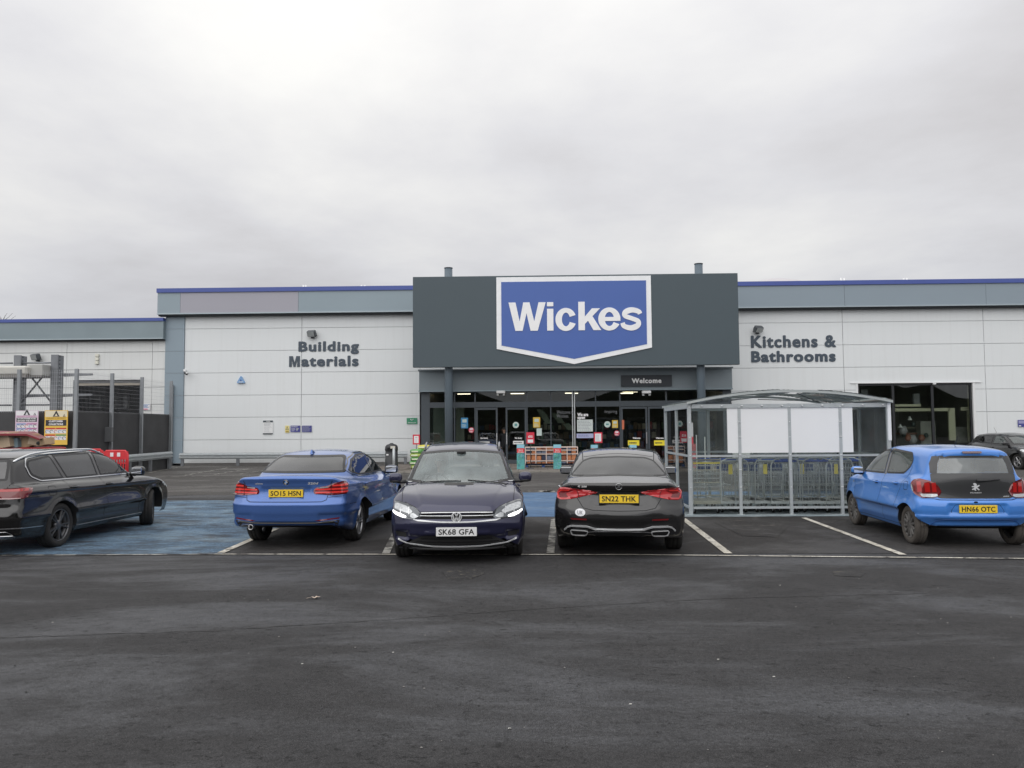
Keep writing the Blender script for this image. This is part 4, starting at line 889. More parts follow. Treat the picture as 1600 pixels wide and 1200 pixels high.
def wrap(pts, phi):
    """surface points (x, y, z) as an outline in the oblique view phi"""
    a = R(phi); return [(-math.sin(a)*x+math.cos(a)*y, z) for x, y, z in pts]
def flip3(pts): return [(x,-y,z) for x, y, z in pts]
def corner(c, name, pts, phi, eps, m, parent=None, thick=.0, rnd=.02, ins=0.0):
    """the same outline on both corners of the car; returns the two parts"""
    out = []
    for k, sg in enumerate((1,-1)):
        P = ccw(wrap(pts if sg > 0 else flip3(pts), phi*sg)); P = rounded(P, rnd) if rnd else P
        if ins: P = inset(P, ins)
        out.append(c.panel(name, ('dir', phi*sg), P, eps, m, parent[k] if parent else None, st=.03, thick=thick))
    return out
def corner_strip(c, name, pts, phi, w, eps, m, parent=None):
    for k, sg in enumerate((1,-1)): c.strip(name, ('dir', phi*sg), wrap(pts if sg > 0 else flip3(pts), phi*sg), w, eps, m, parent[k] if parent else None)
M_matb = mat('grille_black', (.006,.006,.007), .6, spec=.2)
M_bdg = mat('badge_silver', (.60,.61,.62), .35, metal=.2)
TH = math.radians(1.45)
def CW(X, Z): return (X*math.cos(TH)-Z*math.sin(TH), X*math.sin(TH)+Z*math.cos(TH))
def place_axle(root, X, Z, head, axle_x):
    """camera-plan position of the middle of one axle and the heading in that plan (clockwise, degrees)"""
    h = head-1.45; wx, wy = CW(X, Z); d = (math.sin(R(h)), math.cos(R(h))); root.location = (wx-d[0]*axle_x, wy-d[1]*axle_x, 0); root.rotation_euler = (0,0,math.pi/2-R(h))
def both(car, name, views, fn_poly, eps, m, **k):
    for v in views: car.panel(name, v, fn_poly, eps, m, **k)
def wheels(car, root, Rw, rim, wd, style, mr, mt, steer=0, inset_=.035, spins=(.2,.5,.9,1.3)):
    i = 0
    for ax in car.P['axles']:
        for sg in (1,-1):
            wheel(root, ax, sg*(car.P['W']/2-wd/2-inset_), Rw, rim, wd, style, mr, mt, steer if ax > 0 else 0, spins[i]); i += 1
def lamp(car, view, poly, m=M_red, name='tail_lamp', eps=.006, base=M_smoke, thick=.012, bars=()):
    o = car.panel(name, view, rounded(poly, .03), eps, m, thick=thick, st=.03)
    for z_, w_, mm, a, b in bars: car.strip('lamp_bar', view, [(a,z_),(b,z_)] , w_, eps+.002, mm, o)
    return o
def sym(poly): return [[(a,b) for a,b in poly], [(-a,b) for a,b in poly]]
# ---------------------------------------------------------------- navy car facing the camera
def navy_mpv():
    root = empty('parked_car', (0,0,0), 0, 'navy compact MPV facing the camera with plate SK68 GFA and a driver at the wheel', 'car', 'cars in the front parking bays')
    def det(x,y,z):
        a = np.abs(y); hood = sstep(1.0,1.25,x)*sstep(.70,.76,z); yc = .60-.16*(x-1.2)
        d = -.014*(1-sstep(yc-.015,yc+.045,a))*hood
        d = d+.022*boxmask(a,z,-1,.50-.0*z,.585,.66,.012)*sstep(1.6,1.8,x)                    # upper grille
        d = d+.03*boxmask(a,z,-1,.62,.215,.375,.02)*sstep(1.6,1.8,x)                       # lower intake
        d = d+.03*boxmask(a,z,.63,.80,.33,.43,.02)*sstep(1.6,1.75,x)
        d = d-.012*boxmask(a,z,-1,.42,.40,.43,.012)*sstep(1.6,1.8,x)
        return d
    P = dict(L=4.338,W=1.807,H=1.56,zb=.19,rw=.32,arch=.365,axles=(-1.375,1.31),belt=.97,rubber=M_rub,gap=M_gap,under=M_und,crown=.07,fc=.36,fn=2.3,rc=.14,rn=3,kside=.10,kf=.055,
        low=[(-2.25,.98),(-1.9,.99),(-.5,.97),(.5,.975),(1.1,1.01),(1.5,.955),(1.8,.875),(2.0,.79),(2.12,.71),(2.17,.62)],
        cab=[(1.9,.60),(1.28,.965),(.50,1.425),(.30,1.485),(-.3,1.545),(-1.0,1.54),(-1.6,1.49),(-1.85,1.43),(-2.12,.98),(-2.3,.6)],
        front=[(.1,2.0),(.19,2.08),(.25,2.125),(.35,2.15),(.5,2.169),(.6,2.16),(.68,2.13),(.76,2.04),(.9,1.85),(1.1,1.6)],
        rear=[(.2,-2.0),(.35,-2.12),(.5,-2.169),(.7,-2.14),(1,-2.1),(1.5,-1.85)],
        side=[(.1,-.17),(.22,-.06),(.4,-.012),(.6,0),(.8,-.012),(.92,-.045),(1.1,-.12)], plan=[(-2.17,-.08),(-1.6,-.01),(-1,0),(1,0),(1.5,-.012),(1.9,-.04),(2.17,-.07)],
        cabw=[(-2.2,.68),(-1.2,.79),(0,.81),(.8,.80),(1.2,.775),(1.7,.70)], tumble=[(-3,.40),(3,.40)], cwf=.26, lines=[(-2.0,.84,1.7,.80,.010,.03)], detail=det)
    pt = paint('navy_paint', (.017,.018,.055), .4, .30)
    c = Car(P, root, pt)
    ws = [(-.735,1.005),(-.4,.985),(0,.98),(.4,.985),(.735,1.005),(.60,1.405),(.3,1.435),(0,1.445),(-.3,1.435),(-.60,1.405)]
    c.window('windscreen', 'front', ws, frame=.03, r=.05, glassm=G_screen, xr=(.2,1.7))
    for v in ('left','right'):
        c.window('side_window', v, [(.98,1.01),(-.12,1.02),(-.12,1.43),(.30,1.42)], .03, .04, G_mid)
        c.window('side_window', v, [(-.18,1.02),(-1.12,1.03),(-1.12,1.43),(-.18,1.44)], .03, .04, G_dark); c.window('side_window', v, [(-1.18,1.03),(-1.72,1.06),(-1.62,1.36),(-1.18,1.42)], .03, .04, G_dark)
    c.window('rear_window', 'rear', [(-.64,1.03),(.64,1.03),(.56,1.38),(-.56,1.38)], .04, .05, G_mid, xr=(-2.3,-1.4))
    c.body()
    hl = [(.455,.655),(.52,.715),(.64,.765),(.79,.80),(.845,.80),(.862,.72),(.85,.655),(.74,.60),(.55,.583),(.47,.60)]
    for sg in (1,-1):
        po = [(sg*a,b) for a,b in hl]; o = c.panel('headlight', 'front', rounded(po,.02), .010, M_smoke, thick=.02, st=.03)
        c.panel('lamp_reflector', 'front', rounded(inset(ccw([(sg*a,b) for a,b in [(.56,.68),(.66,.745),(.80,.778),(.84,.77),(.835,.70),(.70,.665),(.60,.645)]]),.006),.015), .013, M_lens, o)
        c.panel('lamp_reflector', 'front', rounded([(sg*a,b) for a,b in [(.50,.625),(.56,.665),(.60,.655),(.60,.612),(.54,.60)]],.01), .013, M_lens, o)
        c.panel('running_lamp', 'front', [(sg*a,b) for a,b in [(.655,.622),(.70,.640),(.80,.668),(.845,.69),(.848,.668),(.80,.632),(.72,.607),(.66,.603)]], .0145, M_drl, o)
        for u in (.62,.735): c.strip('lamp_fin', 'front', [(sg*u,.645),(sg*(u+.01),.73)], .012, .0145, M_chr, o)
    g = c.panel('grille', 'front', [(-.49,.590),(.49,.590),(.47,.668),(-.47,.668)], .004, M_matb, st=.04)
    c.strip('chrome_strip', 'front', [(-.46,.672),(-.2,.677),(0,.678),(.2,.677),(.46,.672)], .010, .003, M_btrim, g, h=.006)
    c.strip('chrome_strip', 'front', [(-.47,.632),(0,.634),(.47,.632)], .009, .008, M_btrim, g, h=.005)
    c.strip('chrome_strip', 'front', [(-.56,.590),(-.50,.572),(-.2,.562),(0,.560),(.2,.562),(.50,.572),(.56,.590)], .016, .004, M_btrim, g, h=.008)
    lo = c.panel('lower_grille', 'front', rounded([(-.73,.235),(-.60,.205),(.60,.205),(.73,.235),(.44,.385),(-.44,.385)],.02), .004, M_blk, st=.04)
    for zz, ww in ((.345,.46),(.305,.54),(.262,.62),(.235,.64)): c.strip('grille_slat', 'front', [(-ww,zz),(ww,zz)], .010, .008, M_gblk, lo, h=.008)
    c.strip('chrome_strip', 'front', [(-.765,.318),(-.62,.272),(-.3,.250),(0,.246),(.3,.250),(.62,.272),(.765,.318)], .015, .012, M_btrim, lo, h=.008)
    for sg in (1,-1): c.panel('bumper_vent', 'front', rounded([(sg*.66,.345),(sg*.80,.36),(sg*.82,.43),(sg*.66,.41)],.02), .004, M_blk)
    c.panel('bumper_lip', 'front', [(-.80,.15),(.80,.15),(.82,.198),(-.82,.198)], .006, M_blk, st=.05, thick=.02)
    plate(c, 'front', 0, .44, 'SK68 GFA', M_plw, tilt=0, out=.012)
    # round badge: ring, V over W
    Mx = emblem_matrix(c, 'front', 0, .622, .012); Mx = Matrix.Translation((Mx[0][3]+.026,0,.622)) @ Matrix.Rotation(R(90),4,'Z')
    b = MB(); b.lathe([(0,0),(.062,0),(.066,-.006),(.066,.02),(0,.02)][::-1], M_gblk, 40, 'Y', Mx); b.tube([Mx @ Vector((.061*math.cos(a),-.006,.061*math.sin(a))) for a in np.linspace(0,2*math.pi,41)[:-1]], .0075, M_btrim, 8, closed=True)
    def st(p, q): b.prism([(p[0]-.009,p[1]),(p[0]+.009,p[1]),(q[0]+.009,q[1]),(q[0]-.009,q[1])], -.011, -.002, M_btrim, M=Mx)
    st((-.020,.054),(0,.010)); st((.020,.054),(0,.0101)); st((-.048,.034),(-.024,-.050)); st((.048,.034),(.024,-.050)); st((-.024,-.0501),(0,.004)); st((.024,-.0502),(0,.0042)); b.build('badge', root)
    # bonnet and wing gaps
    for sg in (1,-1):
        c.shut('top', [(1.18,sg*.765),(1.5,sg*.765),(1.78,sg*.74),(1.90,sg*.70)]); c.shut('front', [(sg*.465,.675),(sg*.55,.735),(sg*.70,.79)])
    c.shut('front', [(-.465,.684),(0,.69),(.465,.684)])
    for v in ('left','right'):
        c.shut(v, [(1.02,.98),(1.0,.7),(.92,.35),(.9,.28)]); c.shut(v, [(-.15,1.0),(-.17,.4),(-.17,.28)]); c.shut(v, [(-1.15,1.0),(-1.12,.75),(-.98,.5),(-.97,.3)])
        c.strip('sill_trim', v, [(-1.0,.24),(.94,.24)], .07, .003, M_blk); c.strip('window_trim', v, [(1.0,1.0),(-1.75,1.03)], .014, .004, M_chr, h=.004)
    handles(c, [(.05,.88),(-.9,.89)], 0, pt)
    mirror(c, .88, 1.055, .885, pt, (.065,.095,.072))
    for y in (.50,-.50):
        sgn = 1 if y > 0 else -1; xs = np.linspace(.30,-1.65,15); b = MB(); p, nr, ok = c.b.on('top', [(x, sgn*(.575-.01*abs(x+.6))) for x in xs], 0)
        pts = [Vector(q)+Vector((0,0,.062*min(1, 6*min((i)/14,(14-i)/14))+.004)) for i, q in enumerate(p)]; b.tube(pts, .017, M_gblk, 8); b.build('roof_rail', root)
    for (a0,b0,a1,b1) in (((1.10),-.55,1.24,.02),((1.12),.12,1.24,.66)):
        p, nr, ok = c.b.on('top', [(a0+.10+t*.06, b0+(b1-b0)*t) for t in np.linspace(0,1,9)], .012); MB().tube([Vector(q) for q in p], .008, M_blk, 6).build('wiper', root)
    p, nr, ok = c.b.on('front', [(0,1.385)], -.05); b = MB(); b.ell((p[0][0]-.05,0,1.375),(.02,.11,.032), M_blk, 16, 10, .7); b.build('rear_view_mirror', root); b = MB(); b.ell((p[0][0]+.0,0,1.41),(.05,.07,.025), M_blk, 12, 8, .7); b.build('sensor_pod', root)
    cabin(c, .28, .05, -.85, .95, .99, hw=.64)
    wheels(c, root, .32, .215, .215, (5,'double'), M_rims, M_tyre)
    return root, c
# ---------------------------------------------------------------- blue saloon, rear view
def blue_saloon():
    root = empty('parked_car', (0,0,0), 0, 'metallic blue saloon seen from behind, yellow plate SO15 HSN, beside the blue coated bay', 'car', 'cars in the front parking bays')
    def det(x,y,z):
        a = np.abs(y); rr = 1-sstep(-2.1,-1.95,x)
        d = .018*boxmask(a,z,-1,.37,.735,.905,.018)*rr
        d = d+.02*boxmask(a,z,-1,.70,.32,.395,.015)*rr
        d = d-.010*np.exp(-((z-.66)/.02)**2)*rr*(a<2)
        d = d+.016*boxmask(a,z,.50,.86,.42,.52,.025)*rr
        return d
    P = dict(L=4.624,W=1.811,H=1.44,zb=.20,lift=.12,rw=.325,arch=.36,axles=(-1.274,1.536),belt=.98,rubber=M_rub,gap=M_gap,under=M_und,crown=.05,fc=.34,fn=2.4,rc=.20,rn=3.2,kside=.075,kr=.045,flare=.024,
        low=[(-2.35,1.0),(-2.27,1.065),(-2.2,1.078),(-1.9,1.062),(-1.5,1.03),(-.5,.975),(1.0,.965),(1.6,.91),(2.1,.76),(2.3,.62)],
        cab=[(1.8,.58),(1.08,.965),(.34,1.345),(-.2,1.428),(-.7,1.415),(-1.15,1.325),(-1.78,1.055),(-2.2,.85),(-2.35,.75)],
        front=[(.1,2.1),(.25,2.26),(.5,2.312),(.65,2.28),(.8,2.1),(1.1,1.7)],
        rear=[(.15,-2.12),(.25,-2.18),(.32,-2.25),(.45,-2.30),(.62,-2.312),(.68,-2.295),(.74,-2.255),(.95,-2.235),(1.03,-2.26),(1.1,-2.26)],
        side=[(.1,-.15),(.22,-.05),(.4,-.012),(.6,0),(.8,-.01),(.9,-.03),(.97,-.06),(1.1,-.14)], plan=[(-2.31,-.075),(-1.8,-.02),(-1.2,0),(1,0),(1.5,-.0),(2.0,-.04),(2.31,-.09)],
        cabw=[(-2.3,.60),(-1.75,.70),(-1.1,.785),(0,.80),(.8,.79),(1.3,.72),(1.8,.6)], tumble=[(-3,.46),(3,.46)], cwf=.24, cwr=.22, lines=[(-2.1,.93,1.8,.80,.013,.022),(-1.0,.33,1.2,.30,.010,.035)], detail=det)
    pt = paint('blue_paint', (.06,.14,.40), .45, .28)
    c = Car(P, root, pt)
    c.window('rear_window', 'rear', [(-.68,1.085),(.68,1.085),(.56,1.31),(.50,1.345),(-.50,1.345),(-.56,1.31)], .03, .03, G_rear, xr=(-2.1,-.5))
    c.window('windscreen', 'front', [(-.70,.99),(0,.965),(.70,.99),(.57,1.31),(0,1.34),(-.57,1.31)], .04, .04, G_mid, xr=(.1,1.5))
    fw = [(.86,.995),(-.09,1.005),(-.09,1.35),(.20,1.335)]; rw_ = [(-.17,1.005),(-.98,1.015),(-1.30,1.07),(-1.36,1.11),(-1.0,1.27),(-.6,1.345),(-.17,1.352)]
    for v in ('left','right'):
        c.window('side_window', v, fw, .028, .03, G_dark); c.window('side_window', v, rw_, .028, .03, G_dark)
        c.strip('window_trim', v, rounded([(.95,.982),(-1.0,1.0),(-1.33,1.05),(-1.42,1.115),(-1.02,1.29),(-.6,1.366),(-.1,1.372),(.22,1.355)],.06), .012, .004, M_gblk, closed=True, h=.003)
        c.strip('door_pillar', v, [(-.13,1.0),(-.13,1.36)], .07, .002, M_gblk)
        c.shut(v, [(.98,.96),(.97,.6),(.90,.34),(.88,.26)]); c.shut(v, [(-.13,.995),(-.16,.6),(-.16,.26)]); c.shut(v, [(-1.32,1.05),(-1.2,.86),(-1.0,.72),(-.86,.5),(-.84,.27)])
        c.shut(v, [(-1.93,.64),(-1.62,.63)]); c.panel('side_marker', v, [(1.18,.70),(1.30,.71),(1.28,.66),(1.18,.67)], .003, M_chr)
    c.body()
    la = [(-2.25,.435,.805),(-2.25,.425,.86),(-2.24,.455,.90),(-2.2,.62,.925),(-2.17,.70,.962),(-2.12,.80,.985),(-2.03,.865,.978),(-1.965,.88,.945),(-1.99,.88,.88),(-2.07,.88,.80),(-2.19,.70,.785)]
    lo = corner(c, 'tail_lamp', la, 145, .008, M_redd, thick=.014, rnd=.02); glow = mat('lamp_glow_red', (.80,.04,.03), .2, coat=1)
    for z_, x0_, y0_ in ((.925,-2.17,.68),(.872,-2.245,.46),(.826,-2.25,.46)): corner_strip(c, 'lamp_bar', [(x0_,y0_,z_),(-2.15,.76,z_+.004),(-2.06,.85,z_+.006),(-2.01,.875,z_+.008)], 145, .022, .010, glow, lo)
    corner_strip(c, 'lamp_bar', [(-2.24,.50,.895),(-2.2,.62,.906)], 145, .018, .0105, M_lens, lo); corner_strip(c, 'lamp_gap', [(-2.19,.665,.79),(-2.18,.67,.95)], 145, .007, .0125, M_gap, lo)
    for sg in (1,-1):
        c.panel('reflector', 'rear', [(sg*.44,.425),(sg*.78,.462),(sg*.78,.44),(sg*.50,.413)], .004, M_redd)
    c.panel('diffuser', 'rear', rounded([(-.74,.31),(.74,.31),(.79,.425),(.50,.40),(-.50,.40),(-.79,.425)],.02), .004, M_blk, st=.04); c.strip('diffuser_edge', 'rear', [(-.74,.415),(-.45,.39),(.45,.39),(.74,.415)], .012, .007, mat('satin_grey',(.12,.12,.12),.4), h=.006)
    b = MB()
    for y in (.52,): b.lathe([(.030,-.12),(.030,.0),(.040,.004),(.043,-.004),(.043,-.12)], M_satin, 20, 'Y', Matrix.Translation((-2.27,y,.325)) @ Matrix.Rotation(R(90),4,'Z')); b.lathe([(0,-.05),(.03,-.05)], M_gap, 16, 'Y', Matrix.Translation((-2.27,y,.325)) @ Matrix.Rotation(R(90),4,'Z'))
    b.build('exhaust', root)
    c.shut('rear', [(-.70,1.055),(-.655,.96),(-.60,.72),(-.54,.695),(.54,.695),(.60,.72),(.655,.96),(.70,1.055)], .009); c.shut('rear', [(-.86,.775),(-.62,.755)]); c.shut('rear', [(.86,.775),(.62,.755)])
    plate(c, 'rear', 0, .82, 'SO15 HSN', M_yel, out=.008)
    Mx = emblem_matrix(c, 'rear', 0, .982, .006); b = MB(); b.lathe([(0,0),(.041,0),(.041,.01),(0,.01)], M_gblk, 32, 'Y', Mx)
    b.tube([Mx @ Vector((.040*math.cos(a),-.002,.040*math.sin(a))) for a in np.linspace(0,2*math.pi,33)[:-1]], .0025, M_chr, 6, closed=True)
    for k in range(4):
        a0 = k*90; b.prism([(0,0)]+[(.025*math.cos(R(a0+t)), .025*math.sin(R(a0+t))) for t in range(0,91,15)], -.004-.0001*k, -.0005, (M_plw if k%2 == 0 else mat('badge_blue',(.03,.2,.6),.3)), M=Mx)
    b.build('badge', root)
    Mx = emblem_matrix(c, 'rear', -.40, .965, .004); b = MB(); fit_text(b, '320d', 0, 0, .155, .034, M_bdg, Mx, .03, .15, depth=.003, d=-.003); b.build('badge_lettering', root)
    Mx = emblem_matrix(c, 'rear', .42, .962, .004); b = MB(); fit_text(b, 'xDrive', 0, 0, .125, .022, M_bdg, Mx, .02, .15, depth=.003, d=-.003); b.build('badge_lettering', root)
    handles(c, [(-.02,.865),(-.98,.885)], 0, pt); mirror(c, .80, 1.02, .86, mat('mirror_black_blue',(.03,.045,.09),.3,coat=1), (.07,.12,.075))
    b = MB(); p, nr, ok = c.b.on('top', [(-.98,0)], 0); z = p[0][2]; b.add([(-1.07,-.025,z-.01),(-1.07,.025,z-.01),(-.90,.018,z+.012),(-.90,-.018,z+.012),(-1.055,-.006,z+.062),(-1.055,.006,z+.062),(-1.03,0,z+.062)], [(0,1,5,4),(1,2,6,5),(2,3,6),(3,0,4,6),(4,5,6),(3,2,1,0)], pt, False); b.build('roof_aerial', root)
    cabin(c, .26, -.05, -.95, .82, .98, hw=.62)
    wheels(c, root, .325, .235, .225, (5,'double'), M_rims, M_tyre)
    return root, c
# ---------------------------------------------------------------- black saloon, rear view
def black_saloon():
    root = empty('parked_car', (0,0,0), 0, 'glossy black saloon seen from behind with yellow plate SN22 THK and oval UK sticker', 'car', 'cars in the front parking bays')
    def det(x,y,z):
        a = np.abs(y); rr = 1-sstep(-2.15,-2.0,x)
        d = .022*boxmask(a,z,-1,.40-.0,.705,.875,.02)*rr*(1-sstep(.30,.42,a)*sstep(.78,.70,z))
        d = d+.012*boxmask(a,z,-1,.52,.885,.90,.012)*rr
        d = d-.014*np.exp(-((z-(.435-.05*(1-sstep(.28,.42,a))))/.022)**2)*rr*(1-sstep(.66,.76,a))
        d = d+.02*boxmask(a,z,-1,.62,.22,.33,.02)*rr
        return d
    P = dict(L=4.751,W=1.82,H=1.445,zb=.20,lift=.07,rw=.335,arch=.37,axles=(-1.33,1.535),belt=.97,rubber=M_rub,gap=M_gap,under=M_und,crown=.055,fc=.34,fn=2.4,rc=.30,rn=2.8,kside=.10,kr=.045,flare=.02,
        low=[(-2.40,.93),(-2.35,.99),(-2.31,1.008),(-2.2,1.027),(-2.0,1.057),(-1.8,1.083),(-1.5,1.05),(-.5,.965),(1.0,.965),(1.6,.91),(2.1,.78),(2.36,.6)],
        cab=[(1.9,.56),(1.15,.965),(.38,1.345),(-.25,1.438),(-.75,1.425),(-1.2,1.335),(-1.85,1.045),(-2.3,.80),(-2.4,.7)],
        front=[(.1,2.15),(.25,2.32),(.5,2.375),(.65,2.33),(.8,2.12),(1.1,1.8)],
        rear=[(.15,-2.18),(.25,-2.25),(.33,-2.31),(.42,-2.35),(.55,-2.376),(.64,-2.365),(.72,-2.33),(.88,-2.29),(.98,-2.325),(1.1,-2.33)],
        side=[(.1,-.15),(.22,-.05),(.4,-.01),(.6,0),(.76,-.012),(.87,-.045),(.97,-.10),(1.1,-.18)], plan=[(-2.37,-.06),(-1.8,-.012),(-1.2,0),(1,0),(1.5,0),(2.0,-.04),(2.37,-.09)],
        cabw=[(-2.4,.58),(-1.85,.68),(-1.1,.775),(0,.80),(.8,.79),(1.3,.72),(1.8,.6)], tumble=[(-3,.40),(3,.40)], cwf=.24, cwr=.24, lines=[(-2.1,.88,1.8,.82,.010,.03)], detail=det)
    pt = paint('black_paint', (.011,.0105,.011), .1, .22, .9)
    c = Car(P, root, pt)
    c.window('rear_window', 'rear', [(-.70,1.062),(0,1.085),(.70,1.062),(.62,1.16),(.52,1.275),(.40,1.318),(0,1.335),(-.40,1.318),(-.52,1.275),(-.62,1.16)], .016, .04, G_rear, xr=(-2.2,-.6))
    c.window('windscreen', 'front', [(-.70,.99),(0,.965),(.70,.99),(.57,1.31),(0,1.34),(-.57,1.31)], .04, .04, G_mid, xr=(.1,1.6))
    for v in ('left','right'):
        c.window('side_window', v, [(.92,.99),(-.06,1.0),(-.06,1.345),(.24,1.33)], .028, .03, G_dark); c.window('side_window', v, [(-.14,1.0),(-1.0,1.005),(-1.36,1.06),(-1.02,1.27),(-.6,1.345),(-.14,1.348)], .028, .03, G_dark)
        c.strip('window_trim', v, rounded([(1.0,.978),(-1.0,.992),(-1.45,1.06),(-1.05,1.29),(-.6,1.366),(-.1,1.37),(.26,1.35)],.06), .012, .004, M_gblk, closed=True, h=.003)
        c.shut(v, [(1.02,.95),(1.0,.6),(.92,.3)]); c.shut(v, [(-.10,.99),(-.13,.3)]); c.shut(v, [(-1.3,1.03),(-1.15,.8),(-.93,.5),(-.92,.3)])
    c.body()
    ml1, ml2 = mat('lamp_rose', (.50,.03,.035), .1, coat=1, noise=(9,.3)), mat('lamp_rose_light', (.62,.12,.12), .15, coat=1, noise=(14,.3)); glow = mat('lamp_glow_red', (.80,.04,.03), .2, coat=1)
    la = [(-2.31,.305,.884),(-2.31,.42,.906),(-2.27,.62,.925),(-2.19,.77,.940),(-2.10,.84,.935),(-2.02,.87,.905),(-2.05,.88,.85),(-2.10,.87,.79),(-2.16,.82,.768),(-2.24,.70,.780),(-2.29,.52,.82),(-2.31,.38,.858)]
    lo = corner(c, 'tail_lamp', la, 148, .008, ml1, thick=.014, rnd=.02); corner(c, 'lamp_inner', [(-2.26,.655,.905),(-2.17,.78,.915),(-2.10,.84,.90),(-2.08,.86,.85),(-2.13,.84,.80),(-2.22,.72,.808),(-2.2,.76,.855)], 148, .0105, M_redd, lo)
    corner_strip(c, 'lamp_bar', [(-2.22,.70,.902),(-2.14,.81,.90),(-2.09,.85,.86),(-2.13,.84,.80)], 148, .013, .0125, glow, lo); corner_strip(c, 'lamp_bar', [(-2.31,.36,.884),(-2.29,.60,.888)], 148, .014, .0108, ml2, lo); corner_strip(c, 'lamp_gap', [(-2.28,.61,.925),(-2.28,.565,.80)], 148, .007, .0125, M_gap, lo)
    for sg in (1,-1):
        c.panel('reflector', 'rear', [(sg*.44,.535),(sg*.66,.535),(sg*.64,.515),(sg*.43,.515)], .004, M_redd)
        q = [(.42,.378),(.47,.385),(.64,.385),(.655,.375),(.64,.322),(.60,.312),(.46,.318),(.435,.335)]; q = rounded([(sg*a,b-.012) for a,b in q],.015)
        e_ = c.panel('exhaust_tip', 'rear', q, .010, M_gap, st=.04); c.strip('exhaust_rim', 'rear', q, .012, .011, M_btrim, e_, closed=True, h=.010)
    c.panel('diffuser', 'rear', rounded([(-.72,.235),(.72,.235),(.76,.35),(.68,.405),(.42,.40),(.30,.365),(-.30,.365),(-.42,.40),(-.68,.405),(-.76,.35)],.02), .003, M_gblk, st=.04)
    c.strip('chrome_strip', 'rear', [(-.745,.365),(-.70,.41),(-.64,.43),(-.44,.432),(-.32,.398),(0,.393),(.32,.398),(.44,.432),(.64,.43),(.70,.41),(.745,.365)], .022, .004, M_btrim, h=.008)
    c.strip('silver_strip', 'rear', [(-.42,.352),(-.30,.366),(0,.369),(.30,.366),(.42,.352)], .008, .007, M_satin, h=.004)
    c.shut('rear', [(-.70,1.02),(-.615,.93),(-.565,.80),(-.48,.675),(-.35,.648),(0,.64),(.35,.648),(.48,.675),(.565,.80),(.615,.93),(.70,1.02)], .008)
    c.strip('lid_painted_shadow', 'rear', [(-.50,.886),(.50,.886)], .016, .002, M_gap)  # dark strip painted as the shadow line under the lid ledge
    plate(c, 'rear', 0, .80, 'SN22 THK', M_yel, out=.010, frame=M_blk)
    Mx = emblem_matrix(c, 'rear', 0, .965, .006); b = MB(); b.tube([Mx @ Vector((.043*math.cos(a),0,.043*math.sin(a))) for a in np.linspace(0,2*math.pi,37)[:-1]], .0038, M_chr, 8, closed=True)
    for k in range(3): a = R(90+120*k); n_ = (-math.sin(a)*.008, math.cos(a)*.008); b.prism([n_, (-n_[0],-n_[1]), (.042*math.cos(a), .042*math.sin(a))], -.004-.0002*k, .001, M_chr, M=Mx)
    b.build('badge', root)
    Mx = emblem_matrix(c, 'rear', .49, .962, .004); b = MB(); fit_text(b, 'C 200', 0, 0, .128, .024, M_plw, Mx, .045, .1, 1.15, depth=.003, d=-.003); b.build('badge_lettering', root)
    Mx = emblem_matrix(c, 'rear', .522, .615, .003); Mx = Matrix.Translation((-.004,0,0)) @ Mx
    pu = [(.522+.070*math.cos(a), .615+.050*math.sin(a)) for a in np.linspace(0,2*math.pi,33)[:-1]]; o = c.panel('oval_sticker', 'rear', pu, .003, mat('sticker_white',(.85,.86,.88),.4), st=.02)
    b = MB(); fit_text(b, 'UK', 0, 0, .078, .052, mat('sticker_ink',(.2,.2,.22),.5), Mx, .0, d=-.004); b.build('lettering', o, fix=False)
    c.strip('roof_gap', 'top', [(-1.25,.52),(.2,.60)], .01, .002, M_gap); c.strip('roof_gap', 'top', [(-1.25,-.52),(.2,-.60)], .01, .002, M_gap)
    p, nr, ok = c.b.on('top', [(x, y) for x in (-1.0,.25) for y in (-.5,.5)], .003)
    c.panel('glass_roof', 'top', rounded([(-1.08,-.52),(.30,-.55),(.30,.55),(-1.08,.52)],.08), .003, M_gblk, st=.08)
    handles(c, [(.02,.85),(-.95,.87)], 0, M_chr); mirror(c, .85, 1.02, .835, M_gblk, (.07,.112,.072))
    cabin(c, .26, -.02, -.93, .88, .98, hw=.62)
    wheels(c, root, .335, .24, .225, (10,'single'), M_rimd, M_tyre, inset_=.02)
    return root, c
